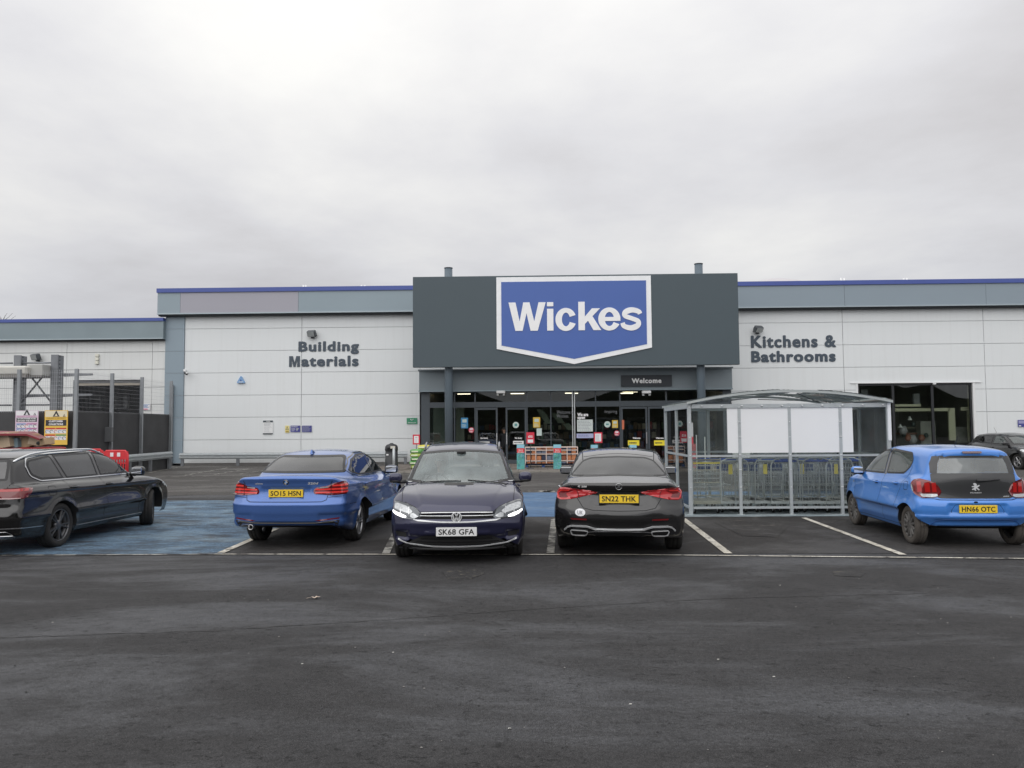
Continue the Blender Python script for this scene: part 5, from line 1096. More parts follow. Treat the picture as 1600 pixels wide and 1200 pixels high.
# ---------------------------------------------------------------- light blue hatchback, rear three-quarter
def blue_hatch():
    root = empty('parked_car', (0,0,0), 0, 'bright light blue small hatchback with black tailgate and yellow plate HN66 OTC', 'car', 'cars in the front parking bays')
    def det(x,y,z):
        a = np.abs(y); rr = 1-sstep(-1.60,-1.45,x)
        d = .022*boxmask(y,z,-.40,.40,.49,.625,.02)*rr
        d = d+.018*boxmask(a,z,-1,.56,.34,.40,.02)*rr-.010*np.exp(-((z-.44)/.018)**2)*rr
        return d
    P = dict(L=3.475,W=1.615,H=1.475,zb=.20,lift=.10,rw=.285,arch=.322,axles=(-1.28,1.06),belt=.98,rubber=M_rub,gap=M_gap,under=M_und,crown=.05,fc=.34,fn=2.3,rc=.15,rn=3.0,kside=.09,kr=.06,flare=.022,
        low=[(-1.8,1.03),(-1.4,1.04),(-.8,1.0),(0,.955),(.5,.94),(.95,.945),(1.25,.89),(1.5,.79),(1.66,.68),(1.73,.58)],
        cab=[(1.6,.64),(1.0,.955),(.28,1.35),(-.25,1.455),(-.8,1.460),(-1.25,1.440),(-1.54,1.415),(-1.60,1.385),(-1.64,1.30),(-1.72,1.0),(-1.82,.6)],
        front=[(.1,1.55),(.25,1.68),(.5,1.7375),(.65,1.70),(.8,1.55),(1.1,1.2)],
        rear=[(.15,-1.56),(.24,-1.62),(.34,-1.68),(.45,-1.7375),(.58,-1.735),(.655,-1.72),(.70,-1.675),(.95,-1.655),(1.06,-1.64),(1.25,-1.60),(1.315,-1.59),(1.345,-1.645),(1.40,-1.63),(1.6,-1.55)],
        side=[(.1,-.12),(.22,-.045),(.4,-.01),(.6,0),(.78,-.008),(.92,-.035),(1.02,-.07),(1.15,-.14)], plan=[(-1.74,-.05),(-1.3,-.0),(-.8,-.01),(.5,-.012),(1.05,-.0),(1.4,-.03),(1.74,-.08)],
        cabw=[(-1.75,.64),(-1.2,.70),(-.6,.725),(.3,.73),(.8,.70),(1.2,.62)], tumble=[(-3,.34),(3,.34)], cwf=.24, cwr=.10, kcab=.10, lines=[(-1.5,.90,1.3,.82,.010,.03),(-.95,.36,.75,.33,.012,.05)], detail=det)
    pt = paint('light_blue_paint', (.05,.215,.64), .1, .30, dirt=((.10,.10,.10), .60, .55))
    c = Car(P, root, pt)
    gl_ = [(-.50,1.07),(0,1.065),(.50,1.07),(.485,1.20),(.455,1.268),(0,1.285),(-.455,1.268),(-.485,1.20)]
    c.cuts.append(('rear', inset(gl_, .02), (-1.8,-1.3)))
    c.window('windscreen', 'front', [(-.62,.98),(0,.955),(.62,.98),(.53,1.31),(0,1.35),(-.53,1.31)], .035, .04, G_mid, xr=(.1,1.4))
    for v in ('left','right'):
        c.window('side_window', v, [(.80,.965),(-.28,.985),(-.22,1.385),(.16,1.355),(.42,1.23)], .028, .03, G_side)
        c.window('side_window', v, [(-.36,.99),(-.98,1.02),(-1.12,1.14),(-1.13,1.24),(-1.02,1.35),(-.30,1.39)], .028, .05, G_side)
        c.strip('door_pillar', v, [(-.325,.98),(-.265,1.395)], .075, .002, M_gblk)
        c.shut(v, [(.86,.95),(.86,.62),(.74,.42),(.74,.26)]); c.shut(v, [(-.31,.98),(-.33,.26)]); c.shut(v, [(-1.16,1.16),(-1.12,.95),(-.98,.72),(-.93,.5),(-.90,.26)])
        c.shut(v, rounded([(-1.30,.80),(-1.16,.80),(-1.16,.92),(-1.30,.92)],.03), closed=True) if v == 'left' else None
        c.strip('sill_trim', v, [(-.95,.235),(.73,.235)], .06, .003, M_blk); c.panel('side_marker', v, [(.90,.80),(.945,.80),(.945,.775),(.90,.775)], .004, M_lens)
    c.body(nx=170)
    hp = [(-.50,.700),(.50,.700),(.575,.76),(.60,.90),(.615,1.03),(.60,1.20),(.565,1.322),(-.565,1.322),(-.60,1.20),(-.615,1.03),(-.60,.90),(-.575,.76)]
    # black tailgate as a frame round the glass: lower panel, sides, top
    tg = c.panel('tailgate', 'rear', rounded([(-.49,.703),(.49,.703),(.57,.76),(.585,.90),(.585,1.062),(-.585,1.062),(-.585,.90),(-.57,.76)],.03), .004, mat('tailgate_black', (.022,.023,.025), .35, coat=.6), st=.04)
    tm = MATS['tailgate_black']
    for sg in (1,-1): c.panel('tailgate_edge', 'rear', [(sg*a,b) for a,b in [(.585,1.063),(.575,1.20),(.53,1.305),(.43,1.318),(.44,1.27),(.475,1.20),(.495,1.063)]], .004, tm, tg, st=.03)
    c.panel('tailgate_edge', 'rear', [(-.429,1.318),(.429,1.318),(.429,1.272),(0,1.282),(-.429,1.272)], .0045, tm, tg, st=.03)
    c.panel('rear_window', 'rear', rounded([(-.52,1.05),(0,1.046),(.52,1.05),(.50,1.20),(.47,1.28),(0,1.295),(-.47,1.28),(-.50,1.20)],.03), .0025, G_pale, tg, st=.05)
    la = [(-1.69,.53,.735),(-1.69,.495,.80),(-1.68,.55,.90),(-1.64,.64,.96),(-1.56,.73,.978),(-1.47,.78,.955),(-1.42,.79,.90),(-1.45,.79,.84),(-1.52,.785,.76),(-1.60,.72,.705),(-1.67,.60,.71)]
    lo = corner(c, 'tail_lamp', la, 140, .014, M_redd, thick=.03, rnd=.03)
    for s_, wd in ((.575,.05),(.655,.06)): x_ = -1.665+(s_-.55)*.35; corner_strip(c, 'lamp_lobe', [(x_,s_,.79),(x_+.01,s_+.005,.925)], 140, wd, .019, M_red, lo)
    corner_strip(c, 'lamp_lobe', [(-1.575,.735,.79),(-1.56,.74,.935)], 140, .055, .019, M_red, lo)
    corner(c, 'lamp_lower', [(-1.685,.545,.735),(-1.68,.555,.765),(-1.58,.735,.765),(-1.60,.725,.722),(-1.66,.61,.716)], 140, .018, M_lens, lo); corner(c, 'lamp_side', [(-1.50,.78,.80),(-1.47,.785,.90),(-1.43,.79,.885),(-1.455,.79,.84),(-1.49,.785,.79)], 140, .018, M_lens, lo)
    c.panel('brake_lamp', 'rear', rounded([(-.135,1.348),(.135,1.348),(.135,1.376),(-.135,1.376)],.015), .004, mat('lamp_maroon',(.07,.008,.014),.2,coat=1))
    c.shut('rear', rounded([(-.36,.50),(.36,.50),(.36,.535),(.30,.625),(-.30,.625),(-.36,.535)],.03), .005, True); c.strip('bumper_crease', 'rear', [(-.62,.315),(-.56,.375),(-.45,.405),(.45,.405),(.56,.375),(.62,.315)], .010, .002, mat('crease_blue',(.02,.09,.33),.4), h=.004)
    c.shut('rear', [(-.58,.70),(-.50,.683),(.50,.683),(.58,.70)], .009); b = MB(); p, nr, ok = c.b.on('rear', [(.03,.655)], .004); b.ell(tuple(p[0]), (.006,.028,.012), M_gap, 12, 8); b.build('tailgate_button', root)
    plate(c, 'rear', 0, .558, 'HN66 OTC', M_yel, out=.006)
    # rearing lion badge
    Mx = emblem_matrix(c, 'rear', .0, .865, .006)
    lion = [(-.030,.040),(-.012,.052),(.004,.048),(.016,.034),(.010,.022),(.026,.020),(.044,.030),(.050,.020),(.034,.004),(.018,.000),(.028,-.014),(.046,-.030),(.036,-.040),(.020,-.026),(.006,-.014),(-.002,-.024),(.006,-.042),(-.008,-.044),(-.022,-.028),(-.040,-.034),(-.046,-.024),(-.022,-.012),(-.014,.002),(-.040,-.002),(-.048,.008),(-.030,.014),(-.014,.018),(-.018,.028)]
    b = MB(); b.prism([(x*1.15,z*1.15) for x,z in lion], -.006, .003, M_bdg, M=Mx); b.build('badge', root)
    Mx = emblem_matrix(c, 'rear', .0, .785, .005); b = MB(); fit_text(b, 'PEUGEOT', 0, 0, .155, .017, M_bdg, Mx, .02, space=1.2, depth=.002, d=-.003); b.build('badge_lettering', root)
    Mx = emblem_matrix(c, 'rear', -.42, .735, .005); b = MB(); fit_text(b, 'active', 0, 0, .085, .016, M_bdg, Mx, .02, depth=.002, d=-.003); b.build('badge_lettering', root)
    p, nr, ok = c.b.on('rear', [(-.02,.955),(-.15,.958),(-.34,.972)], .02); MB().tube([Vector(q) for q in p], .012, M_blk, 8, radii=[.02,.014,.007]).build('rear_wiper', root)
    handles(c, [(-.10,.845),(-.86,.875)], 0, pt, .15); mirror(c, .68, .99, .77, pt, (.07,.10,.068))
    MB().cyl((-1.1,0,1.44),(-1.22,0,1.60), .004, M_blk, 6).build('roof_aerial', root)
    cabin(c, .25, -.15, -.95, .75, .955, hw=.56)
    wheels(c, root, .285, .195, .175, (12,'cap'), M_rimg, M_tyred, inset_=.02)
    return root, c
# ---------------------------------------------------------------- black estate at the left edge
def black_estate():
    root = empty('parked_car', (0,0,0), 0, 'black estate car with silver roof rails and chrome window line at the left edge', 'car', 'cars in the front parking bays')
    def det(x,y,z):
        a = np.abs(y); rr = 1-sstep(-2.2,-2.05,x)
        return .02*boxmask(a,z,-1,.75,.60,.70,.03)*rr+.015*boxmask(a,z,-1,.8,.25,.36,.02)*rr
    P = dict(L=4.767,W=1.832,H=1.49,zb=.20,lift=.06,rw=.335,arch=.372,axles=(-1.33,1.46),belt=.99,rubber=M_rub,gap=M_gap,under=M_und,crown=.05,fc=.26,fn=2.8,rc=.18,rn=3.0,kside=.07,kr=.055,flare=.02,
        low=[(-2.4,1.03),(-1.5,1.025),(0,.985),(1.1,.975),(1.6,.92),(2.1,.79),(2.3,.70),(2.38,.62)],
        cab=[(1.9,.62),(1.18,.985),(.38,1.39),(-.2,1.472),(-.9,1.482),(-1.5,1.462),(-1.95,1.415),(-2.08,1.36),(-2.27,1.03),(-2.4,.75)],
        front=[(.1,2.15),(.25,2.32),(.5,2.38),(.65,2.34),(.8,2.15),(1.1,1.8)],
        rear=[(.15,-2.16),(.25,-2.24),(.36,-2.34),(.5,-2.38),(.62,-2.375),(.72,-2.335),(.85,-2.32),(1.0,-2.285),(1.2,-2.19),(1.36,-2.10),(1.42,-2.13),(1.6,-2.1)],
        side=[(.1,-.14),(.22,-.05),(.4,-.012),(.6,0),(.8,-.008),(.9,-.025),(.99,-.06),(1.1,-.13)], plan=[(-2.38,-.05),(-1.8,-.01),(-1.2,0),(1,0),(1.5,0),(2.0,-.04),(2.38,-.09)],
        cabw=[(-2.4,.68),(-1.9,.75),(-1.1,.80),(0,.81),(.8,.80),(1.3,.73),(1.8,.6)], tumble=[(-3,.40),(3,.40)], cwf=.24, cwr=.10, lines=[(-2.2,.895,1.9,.82,.014,.02),(-1.0,.34,1.15,.31,.012,.04)], detail=det)
    pt = paint('black_estate_paint', (.006,.0058,.006), .0, .18, .75)
    c = Car(P, root, pt)
    c.window('rear_window', 'rear', [(-.64,1.06),(.64,1.06),(.60,1.25),(.55,1.355),(-.55,1.355),(-.60,1.25)], .03, .04, G_rear, xr=(-2.4,-1.7))
    c.window('windscreen', 'front', [(-.72,1.01),(0,.985),(.72,1.01),(.60,1.35),(0,1.39),(-.60,1.35)], .04, .04, G_mid, xr=(.1,1.6))
    G_e = glass('estate_side_glass', (.08,.085,.09), 1.9, haze=.10, hazecol=(.22,.24,.25))
    for v in ('left','right'):
        c.window('side_window', v, [(.90,1.015),(-.12,1.02),(-.12,1.405),(.0,1.402),(.30,1.37)], .026, .03, G_mid)
        c.window('side_window', v, [(-.20,1.02),(-1.02,1.03),(-1.16,1.395),(-.20,1.41)], .026, .03, G_e)
        c.window('side_window', v, [(-1.10,1.03),(-1.60,1.045),(-1.76,1.12),(-1.78,1.27),(-1.72,1.335),(-1.23,1.392)], .026, .04, G_e)
        c.strip('window_trim', v, rounded([(1.02,1.0),(-1.62,1.022),(-1.80,1.10),(-1.82,1.28),(-1.74,1.362),(-1.2,1.418),(-.2,1.432),(.02,1.428),(.33,1.392)],.05), .018, .005, M_chr, closed=True, h=.005)
        c.strip('door_pillar', v, [(-.16,1.01),(-.16,1.42)], .06, .002, M_gblk); c.strip('door_pillar', v, [(-1.07,1.03),(-1.21,1.40)], .05, .002, M_gblk)
        c.shut(v, [(1.0,.97),(1.0,.7),(.93,.3)]); c.shut(v, [(-.16,1.0),(-.17,.3)]); c.shut(v, [(-1.15,1.02),(-1.1,.85),(-.93,.6),(-.92,.3)])
        c.strip('sill_trim', v, [(-.95,.285),(1.05,.275)], .014, .005, M_satin, h=.005); c.shut(v, rounded([(-1.62,.80),(-1.45,.80),(-1.45,.94),(-1.62,.94)],.03), closed=True)
    c.body()
    la = [(-2.32,.34,.83),(-2.30,.34,.93),(-2.27,.62,.952),(-2.20,.80,.956),(-2.10,.88,.956),(-2.00,.895,.945),(-2.01,.90,.90),(-2.09,.89,.83),(-2.14,.87,.805),(-2.24,.75,.80)]
    lo = corner(c, 'tail_lamp', la, 148, .008, M_redd, thick=.012, rnd=.02); corner_strip(c, 'lamp_bar', [(-2.27,.60,.925),(-2.18,.82,.927),(-2.08,.885,.925)], 148, .035, .0105, M_red, lo); corner_strip(c, 'lamp_bar', [(-2.32,.40,.815),(-2.25,.74,.812),(-2.17,.84,.815)], 148, .014, .011, mat('lamp_pink',(.6,.42,.42),.2,coat=1), lo)
    for sg in (1,-1):
        q = rounded([(sg*.42,.285),(sg*.76,.285),(sg*.70,.35),(sg*.42,.35)],.02); e_ = c.panel('exhaust_tip', 'rear', q, .006, M_gap, st=.04); c.strip('exhaust_rim', 'rear', q, .012, .008, M_chr, e_, closed=True, h=.006)
    c.strip('chrome_strip', 'rear', [(-.87,.395),(0,.385),(.87,.395)], .014, .004, M_chr, h=.005)
    for v in ('left','right'): c.strip('chrome_strip', v, [(-2.25,.395),(-1.75,.375)], .014, .004, M_chr, h=.005)
    c.shut('rear', [(-.70,1.03),(-.62,.78),(-.55,.72),(.55,.72),(.62,.78),(.70,1.03)], .008)
    plate(c, 'rear', 0, .80, 'SL17 VWX', M_yel, out=.008) if False else None
    for sgn in (1,-1):
        xs = np.linspace(.30,-1.98,21); b = MB(); p, nr, ok = c.b.on('top', [(x, sgn*(.60-.012*abs(x+.8))) for x in xs], 0)
        pts = [Vector(q)+Vector((0,0,.042*min(1, 6*min(i/20,(20-i)/20))+.004)) for i, q in enumerate(p)]; b.tube(pts, .017, mat('rail_silver',(.72,.73,.74),.25,metal=.8), 8); b.build('roof_rail', root)
    c.panel('spoiler_gap', 'rear', [(-.58,1.362),(.58,1.362),(.58,1.372),(-.58,1.372)], .003, M_gap)
    handles(c, [(-.02,.875),(-1.0,.89)], 0, pt); mirror(c, .86, 1.04, .87, pt, (.075,.115,.085))
    for sg in (1,-1): c.panel('headlight', 'front', rounded([(sg*a,b) for a,b in [(.45,.66),(.5,.74),(.80,.80),(.87,.78),(.86,.68),(.6,.64)]],.02), .008, M_lens, thick=.02); c.panel('headlight', 'left' if sg > 0 else 'right', rounded([(2.05,.68),(2.05,.77),(1.85,.80),(1.80,.77),(1.92,.70)],.02), .006, M_lens)
    cabin(c, .26, .0, -.93, .92, .99, hw=.64)
    wheels(c, root, .335, .245, .225, (5,'double'), mat('rim_gunmetal',(.13,.13,.135),.3,metal=.7), M_tyre, steer=24, inset_=.012)
    return root, c
# ---------------------------------------------------------------- black hatchback at the far right
def far_hatch():
    root = empty('parked_car', (0,0,0), 0, 'distant black hatchback parked by the right wall beyond the light blue hatchback', 'car')
    P = dict(L=4.10,W=1.75,H=1.47,zb=.18,rw=.31,arch=.355,axles=(-1.25,1.28),belt=.98,rubber=M_rub,gap=M_gap,under=M_und,crown=.06,fc=.42,fn=2.2,rc=.18,rn=2.8,kside=.09,kf=.07,flare=.02,
        low=[(-2.1,1.05),(-1.5,1.05),(-.6,1.0),(.3,.95),(.95,.955),(1.3,.91),(1.7,.80),(1.95,.68),(2.05,.6)],
        cab=[(1.8,.68),(1.2,.955),(.35,1.34),(-.2,1.45),(-.8,1.45),(-1.3,1.40),(-1.6,1.33),(-1.9,1.02),(-2.1,.8)],
        front=[(.1,1.85),(.25,1.99),(.45,2.05),(.6,2.03),(.75,1.9),(.9,1.7)], rear=[(.2,-1.95),(.4,-2.05),(.7,-2.0),(1.0,-1.93),(1.4,-1.7)],
        side=[(.1,-.14),(.25,-.04),(.5,0),(.7,0),(.85,-.02),(.98,-.07),(1.1,-.14)], plan=[(-2.1,-.08),(-1.2,0),(1.2,0),(1.7,-.03),(2.05,-.09)],
        cabw=[(-2,.62),(-1.3,.72),(-.6,.77),(.4,.78),(1.0,.75),(1.5,.65)], tumble=[(-3,.44),(3,.44)], cwf=.28, cwr=.16, lines=[(-1.8,.90,1.6,.76,.014,.03)])
    c = Car(P, root, paint('far_black_paint', (.009,.009,.010), .0, .22, .8))
    G_f = glass('far_glass', (.35,.42,.40), 1.9, haze=.12, hazecol=(.5,.6,.57))
    c.window('windscreen', 'front', [(-.68,.99),(0,.965),(.68,.99),(.56,1.30),(0,1.34),(-.56,1.30)], .035, .04, G_f, xr=(.1,1.6)); c.window('rear_window', 'rear', [(-.55,1.08),(.55,1.08),(.5,1.30),(-.5,1.30)], .035, .04, G_dark, xr=(-2,-1.3))
    for v in ('left','right'):
        c.window('side_window', v, [(.78,.985),(-.20,1.0),(-.20,1.36),(.22,1.32)], .028, .03, G_f); c.window('side_window', v, [(-.28,1.0),(-1.0,1.04),(-1.32,1.16),(-1.0,1.33),(-.28,1.365)], .028, .03, G_dark)
        c.shut(v, [(.86,.95),(.80,.3)]); c.shut(v, [(-.24,.99),(-.26,.3)])
    c.body(nx=130, ny=56, nz=44)
    for sg in (1,-1):
        po = [(.42,.66),(.50,.72),(.68,.77),(.82,.78),(.83,.70),(.70,.65),(.5,.62)]
        c.panel('headlight', 'front', rounded([(sg*a,b) for a,b in po],.02), .008, M_lens, thick=.02); c.panel('headlight', 'left' if sg > 0 else 'right', rounded([(1.78,.67),(1.78,.78),(1.48,.80),(1.46,.77),(1.6,.70)],.02), .007, M_lens)
        c.panel('fog_lamp', 'front', rounded([(sg*.56,.36),(sg*.74,.38),(sg*.74,.43),(sg*.56,.42)],.02), .006, M_lens)
    g = c.panel('grille', 'front', rounded([(-.40,.56),(.40,.56),(.44,.63),(-.44,.63)],.02), .004, M_gblk); c.strip('chrome_strip', 'front', [(-.42,.63),(0,.615),(.42,.63)], .016, .008, M_chr, g, h=.005)
    c.panel('lower_grille', 'front', rounded([(-.45,.24),(.45,.24),(.40,.40),(-.40,.40)],.02), .004, M_blk); plate(c, 'front', 0, .47, 'SD13 KLO', M_plw) if False else None
    handles(c, [(-.08,.85)], 0, c.paint, .15); mirror(c, .72, 1.02, .84, c.paint, (.07,.105,.072))
    cabin(c, .25, -.05, -.85, .80, .97, hw=.58); wheels(c, root, .31, .21, .19, (5,'single'), M_rims, M_tyre)
    MB().cyl((-1.0,0,1.44),(-1.16,0,1.66), .005, M_blk, 6).build('roof_aerial', root)
    return root, c
r, C1 = navy_mpv(); place_axle(r, -.745, 10.95, 180-1.4, 1.31); NAVY = r
r, C2 = blue_saloon(); place_axle(r, -3.30, 12.6, 3.4, -1.274)
r, C3 = black_saloon(); place_axle(r, 1.555, 11.55, 7.4, -1.33)
r, C4 = blue_hatch(); place_axle(r, 6.68, 11.68, 4.6, -1.28)
r, C5 = black_estate(); place_axle(r, -7.80, 12.05, 2.5, -1.33)
r, C6 = far_hatch(); place_axle(r, 20.75, 31.0, 176, 1.28)
# ================================================================== trolley shelter
M_galv = mat('galvanised_steel', (.46,.49,.50), .45, metal=.35, noise=(7,.18)); M_galvd = mat('weathered_steel', (.20,.21,.225), .5, metal=.4, noise=(5,.25)); M_bolt = mat('bolt_bright', (.75,.76,.76), .3, metal=.6)
G_poly = glass('polycarbonate', (.93,.95,.94), 1.22, haze=.035, hazecol=(.55,.58,.58)); G_smoke = glass('scuffed_panel', (.55,.58,.59), 1.3, haze=.28, hazecol=(.30,.32,.33)); G_roofp = glass('roof_sheet', (.72,.77,.75), 1.3, haze=.26, hazecol=(.60,.64,.62))
sy = G(1156,804.5).y; SX = [AT(px,720,sy).x for px in (1078,1156,1234.5,1314,1389.5)]; sx0, sx1 = SX[0], SX[-1]; SD = 2.75
shl = empty('trolley_shelter', ((sx0+sx1)/2, sy, 0), 0, 'clear sided trolley shelter with galvanised frame, arched roof and two blank white boards', 'shelter'); ox = (sx0+sx1)/2
ze = 2.22
def xr_(x): return x-ox
for i, x in enumerate(SX):
    mb = MB(); w = .029 if i not in (0,4) else .036; mb.box((xr_(x)-w,-.03,0),(xr_(x)+w,.03,ze), M_galv); mb.box((xr_(x)-.07,-.07,.0),(xr_(x)+.07,.07,.012), M_galv)
    for z in (.55,.9,1.19,1.55,1.85,2.15):
        for dx in (-.012,.012) if i%2 else (0,): mb.cyl((xr_(x)+dx,-.030,z),(xr_(x)+dx,-.042,z), .011, M_bolt, 8)
    mb.build('post', shl)
for i, x in enumerate((sx0, sx0+.0, sx1, sx1)):
    y = (SD*.5, SD)[i%2]; MB().box((xr_(x)-.03,y-.03,0),(xr_(x)+.03,y+.03,ze), M_galv).build('post', shl)
for x in SX[1:-1]: MB().box((xr_(x)-.03,SD-.03,0),(xr_(x)+.03,SD+.03,ze), M_galv).build('post', shl)
def rail(a, b, w=.028, m=M_galv): MB().box((a[0]-0,a[1]-w,a[2]-w),(b[0],b[1]+w,b[2]+w), m).build('rail', shl)
X0, X1 = xr_(sx0), xr_(sx1)
for z, w in ((.145,.022),(1.175,.02),(ze-.045,.04)):
    rail((X0+.045,0,z),(X1-.045,0,z), w); rail((X0+.035,SD,z),(X1-.035,SD,z), w)
    for x in (X0, X1): MB().box((x-w,.035,z-w),(x+w,SD-.035,z+w), M_galv).build('rail', shl)
mb = MB()
for k in range(10): mb.cyl((X0+.25+k*.4,-.04,ze-.045),(X0+.25+k*.4,-.062,ze-.045), .018, M_bolt, 8)
mb.build('rail_bolts', shl)['kind'] = 'stuff'
xs_ = [xr_(x) for x in SX]
for a, b in zip(xs_[:-1], xs_[1:]):
    for z0_, z1_ in ((.17,1.15),(1.2,ze-.09)):
        MB().box((a+.04,-.003,z0_),(b-.04,.003,z1_), G_poly).build('clear_panel', shl)
        MB().box((a+.035,SD-.003,z0_),(b-.035,SD+.003,z1_), G_smoke if a > xs_[2]-.1 else G_poly).build('clear_panel', shl)
for x, g in ((X0,G_poly),(X1,G_smoke)):
    for y0_, y1_ in ((.04,SD*.5-.035),(SD*.5+.035,SD-.04)): MB().box((x-.003,y0_,.17),(x+.003,y1_,ze-.09), g).build('clear_panel', shl)
sheet('shelter_base', [(sx0-.25,sy-.42),(sx1+.15,sy-.42),(sx1+.15,sy+SD+.3),(sx0-.25,sy+SD+.3)], .0115, ground_mat('pale_base', (.17,.20,.215), (.25,.285,.30), (1,1,1), .6,.8,.6, wear=((.06,.065,.07), .52, .68, (1.2,2.5,1))))
# boards
M_board = mat('board_white', (.82,.83,.84), .5, noise=(1.2,.05,6))
for a, b in ((AT(1136,670,sy).x, xr_(SX[2])+ox-.006), (xr_(SX[2])+ox+.006, AT(1332,670,sy).x)):
    MB().box((a-ox,-.020,1.235),(b-ox,-.008,2.15), M_board).build('white_board', shl)
MB().box((X1-.02,-.045,AT(1389,688,sy).z),(X1+.045,-.033,ze), mat('flashing_white',(.8,.82,.84),.35)).build('flashing', shl)
# arched roof
def zarch(t): return ze+.02+.225*(1-(2*t-1)**2)
na = 28; M_arch = mat('arch_rail', (.46,.49,.48), .45, metal=.3)
for y in (-.10, SD*.5, SD+.10):
    mb = MB(); vs = []; fs = []; w = .024 if y != SD*.5 else .016; xa, xb = X0-.06, X1+.06
    for i in range(na+1):
        t = i/na; x = xa+(xb-xa)*t; z = zarch(t); vs += [(x,y-w,z-w),(x,y+w,z-w),(x,y+w,z+w),(x,y-w,z+w)]
    for i in range(na):
        for k in range(4): fs.append((4*i+k,4*i+(k+1)%4,4*i+4+(k+1)%4,4*i+4+k))
    fs += [(3,2,1,0),(4*na,4*na+1,4*na+2,4*na+3)]; mb.add(vs, fs, M_arch); mb.build('roof_arch', shl)
mb = MB(); vs = []; fs = []
for i in range(na*3+1):
    t = i/(na*3); x = X0-.05+(X1-X0+.1)*t; z = zarch(t)+.036+(.006 if i%2 else 0); vs += [(x,-.14,z),(x,SD+.14,z)]
for i in range(na*3): fs.append((2*i,2*i+2,2*i+3,2*i+1))
mb.add(vs, fs, G_roofp, True); mb.build('roof_sheet', shl, fix=False)
for t in (.22,.5,.78): MB().box((X0+(X1-X0)*t-.02,-.07,zarch(t)-.03),(X0+(X1-X0)*t+.02,SD+.07,zarch(t)+.005), M_galv).build('purlin', shl)
for s_ in (0,1):
    p = lambda t: X0+(X1-X0)*t
    MB().cyl((p(.05+.5*s_),0.0,zarch(.05+.5*s_)-.04),(p(.45+.5*s_),SD,zarch(.45+.5*s_)-.04), .010, M_galvd, 8).build('brace', shl)
    MB().cyl((p(.45+.5*s_),0.02,zarch(.45+.5*s_)-.06),(p(.05+.5*s_),SD,zarch(.05+.5*s_)-.06), .010, M_galvd, 8).build('brace', shl)
for x in (X0, X1):
    mb = MB(); mb.box((x-.03,-.08,ze+.0),(x+.03,SD+.08,ze+.04), M_arch); mb.build('eaves_beam', shl)
# ---- trolleys
M_wire = mat('trolley_wire', (.60,.61,.61), .35, metal=.35); M_deckt = mat('trolley_deck', (.28,.27,.25), .8, noise=(6,.3)); M_bplast = mat('trolley_blue', (.03,.09,.42), .4); M_ytag = mat('trolley_tag_yellow', (.75,.62,.10), .5); M_mesh = mat('trolley_mesh', (.42,.43,.44), .45, metal=.3)
def castors(root, xs, ys, r=.075):
    for x in xs:
        for y in ys:
            b = MB(); b.cyl((x-.016,y,r),(x+.016,y,r), r, M_tyre, 18); b.cyl((x-.019,y,r),(x+.019,y,r), r*.62, M_bolt, 12); o = b.build('wheel', root); f = MB(); f.box((x-.024,y-.02,r*1.0),(x-.019,y+.02,.17), M_galv); f.box((x+.019,y-.02,r*1.0),(x+.024,y+.02,.17), M_galv); f.box((x-.024,y-.03,.168),(x+.024,y+.03,.18), M_galv); f.build('wheel_fork', o)
def flat_trolley(tagm=True):
    t = empty('platform_trolley', (0,0,0))
    b = MB(); b.box((-.29,-.50,.20),(.29,.55,.225), M_deckt); b.box((-.31,-.52,.182),(.31,-.49,.235), M_wire); b.build('deck', t)
    castors(t, (-.24,.24), (-.42,.46))
    b = MB(); b.tube([(-.29,-.48,.23),(-.29,-.50,.95),(-.25,-.505,1.05),(-.14,-.51,1.10),(.14,-.51,1.10),(.25,-.505,1.05),(.29,-.50,.95),(.29,-.48,.23)], .014, M_wire, 8); b.build('hoop', t)
    b = MB()
    for k in range(9): b.cyl((-.24+k*.06,-.49,.24),(-.24+k*.06,-.50,.92), .0035, M_mesh, 5)
    for k in range(8): b.cyl((-.285,-.492,.30+k*.085),(.285,-.492,.30+k*.085), .0035, M_mesh, 5)
    b.build('mesh_panel', t)
    b = MB(); b.cyl((-.22,-.525,1.045),(.22,-.525,1.045), .02, M_bplast if not tagm else M_galv, 10); b.build('handle', t)
    if tagm: MB().box((-.12,-.515,.78),(-.04,-.507,.98), M_ytag).build('tag', t)
    return t
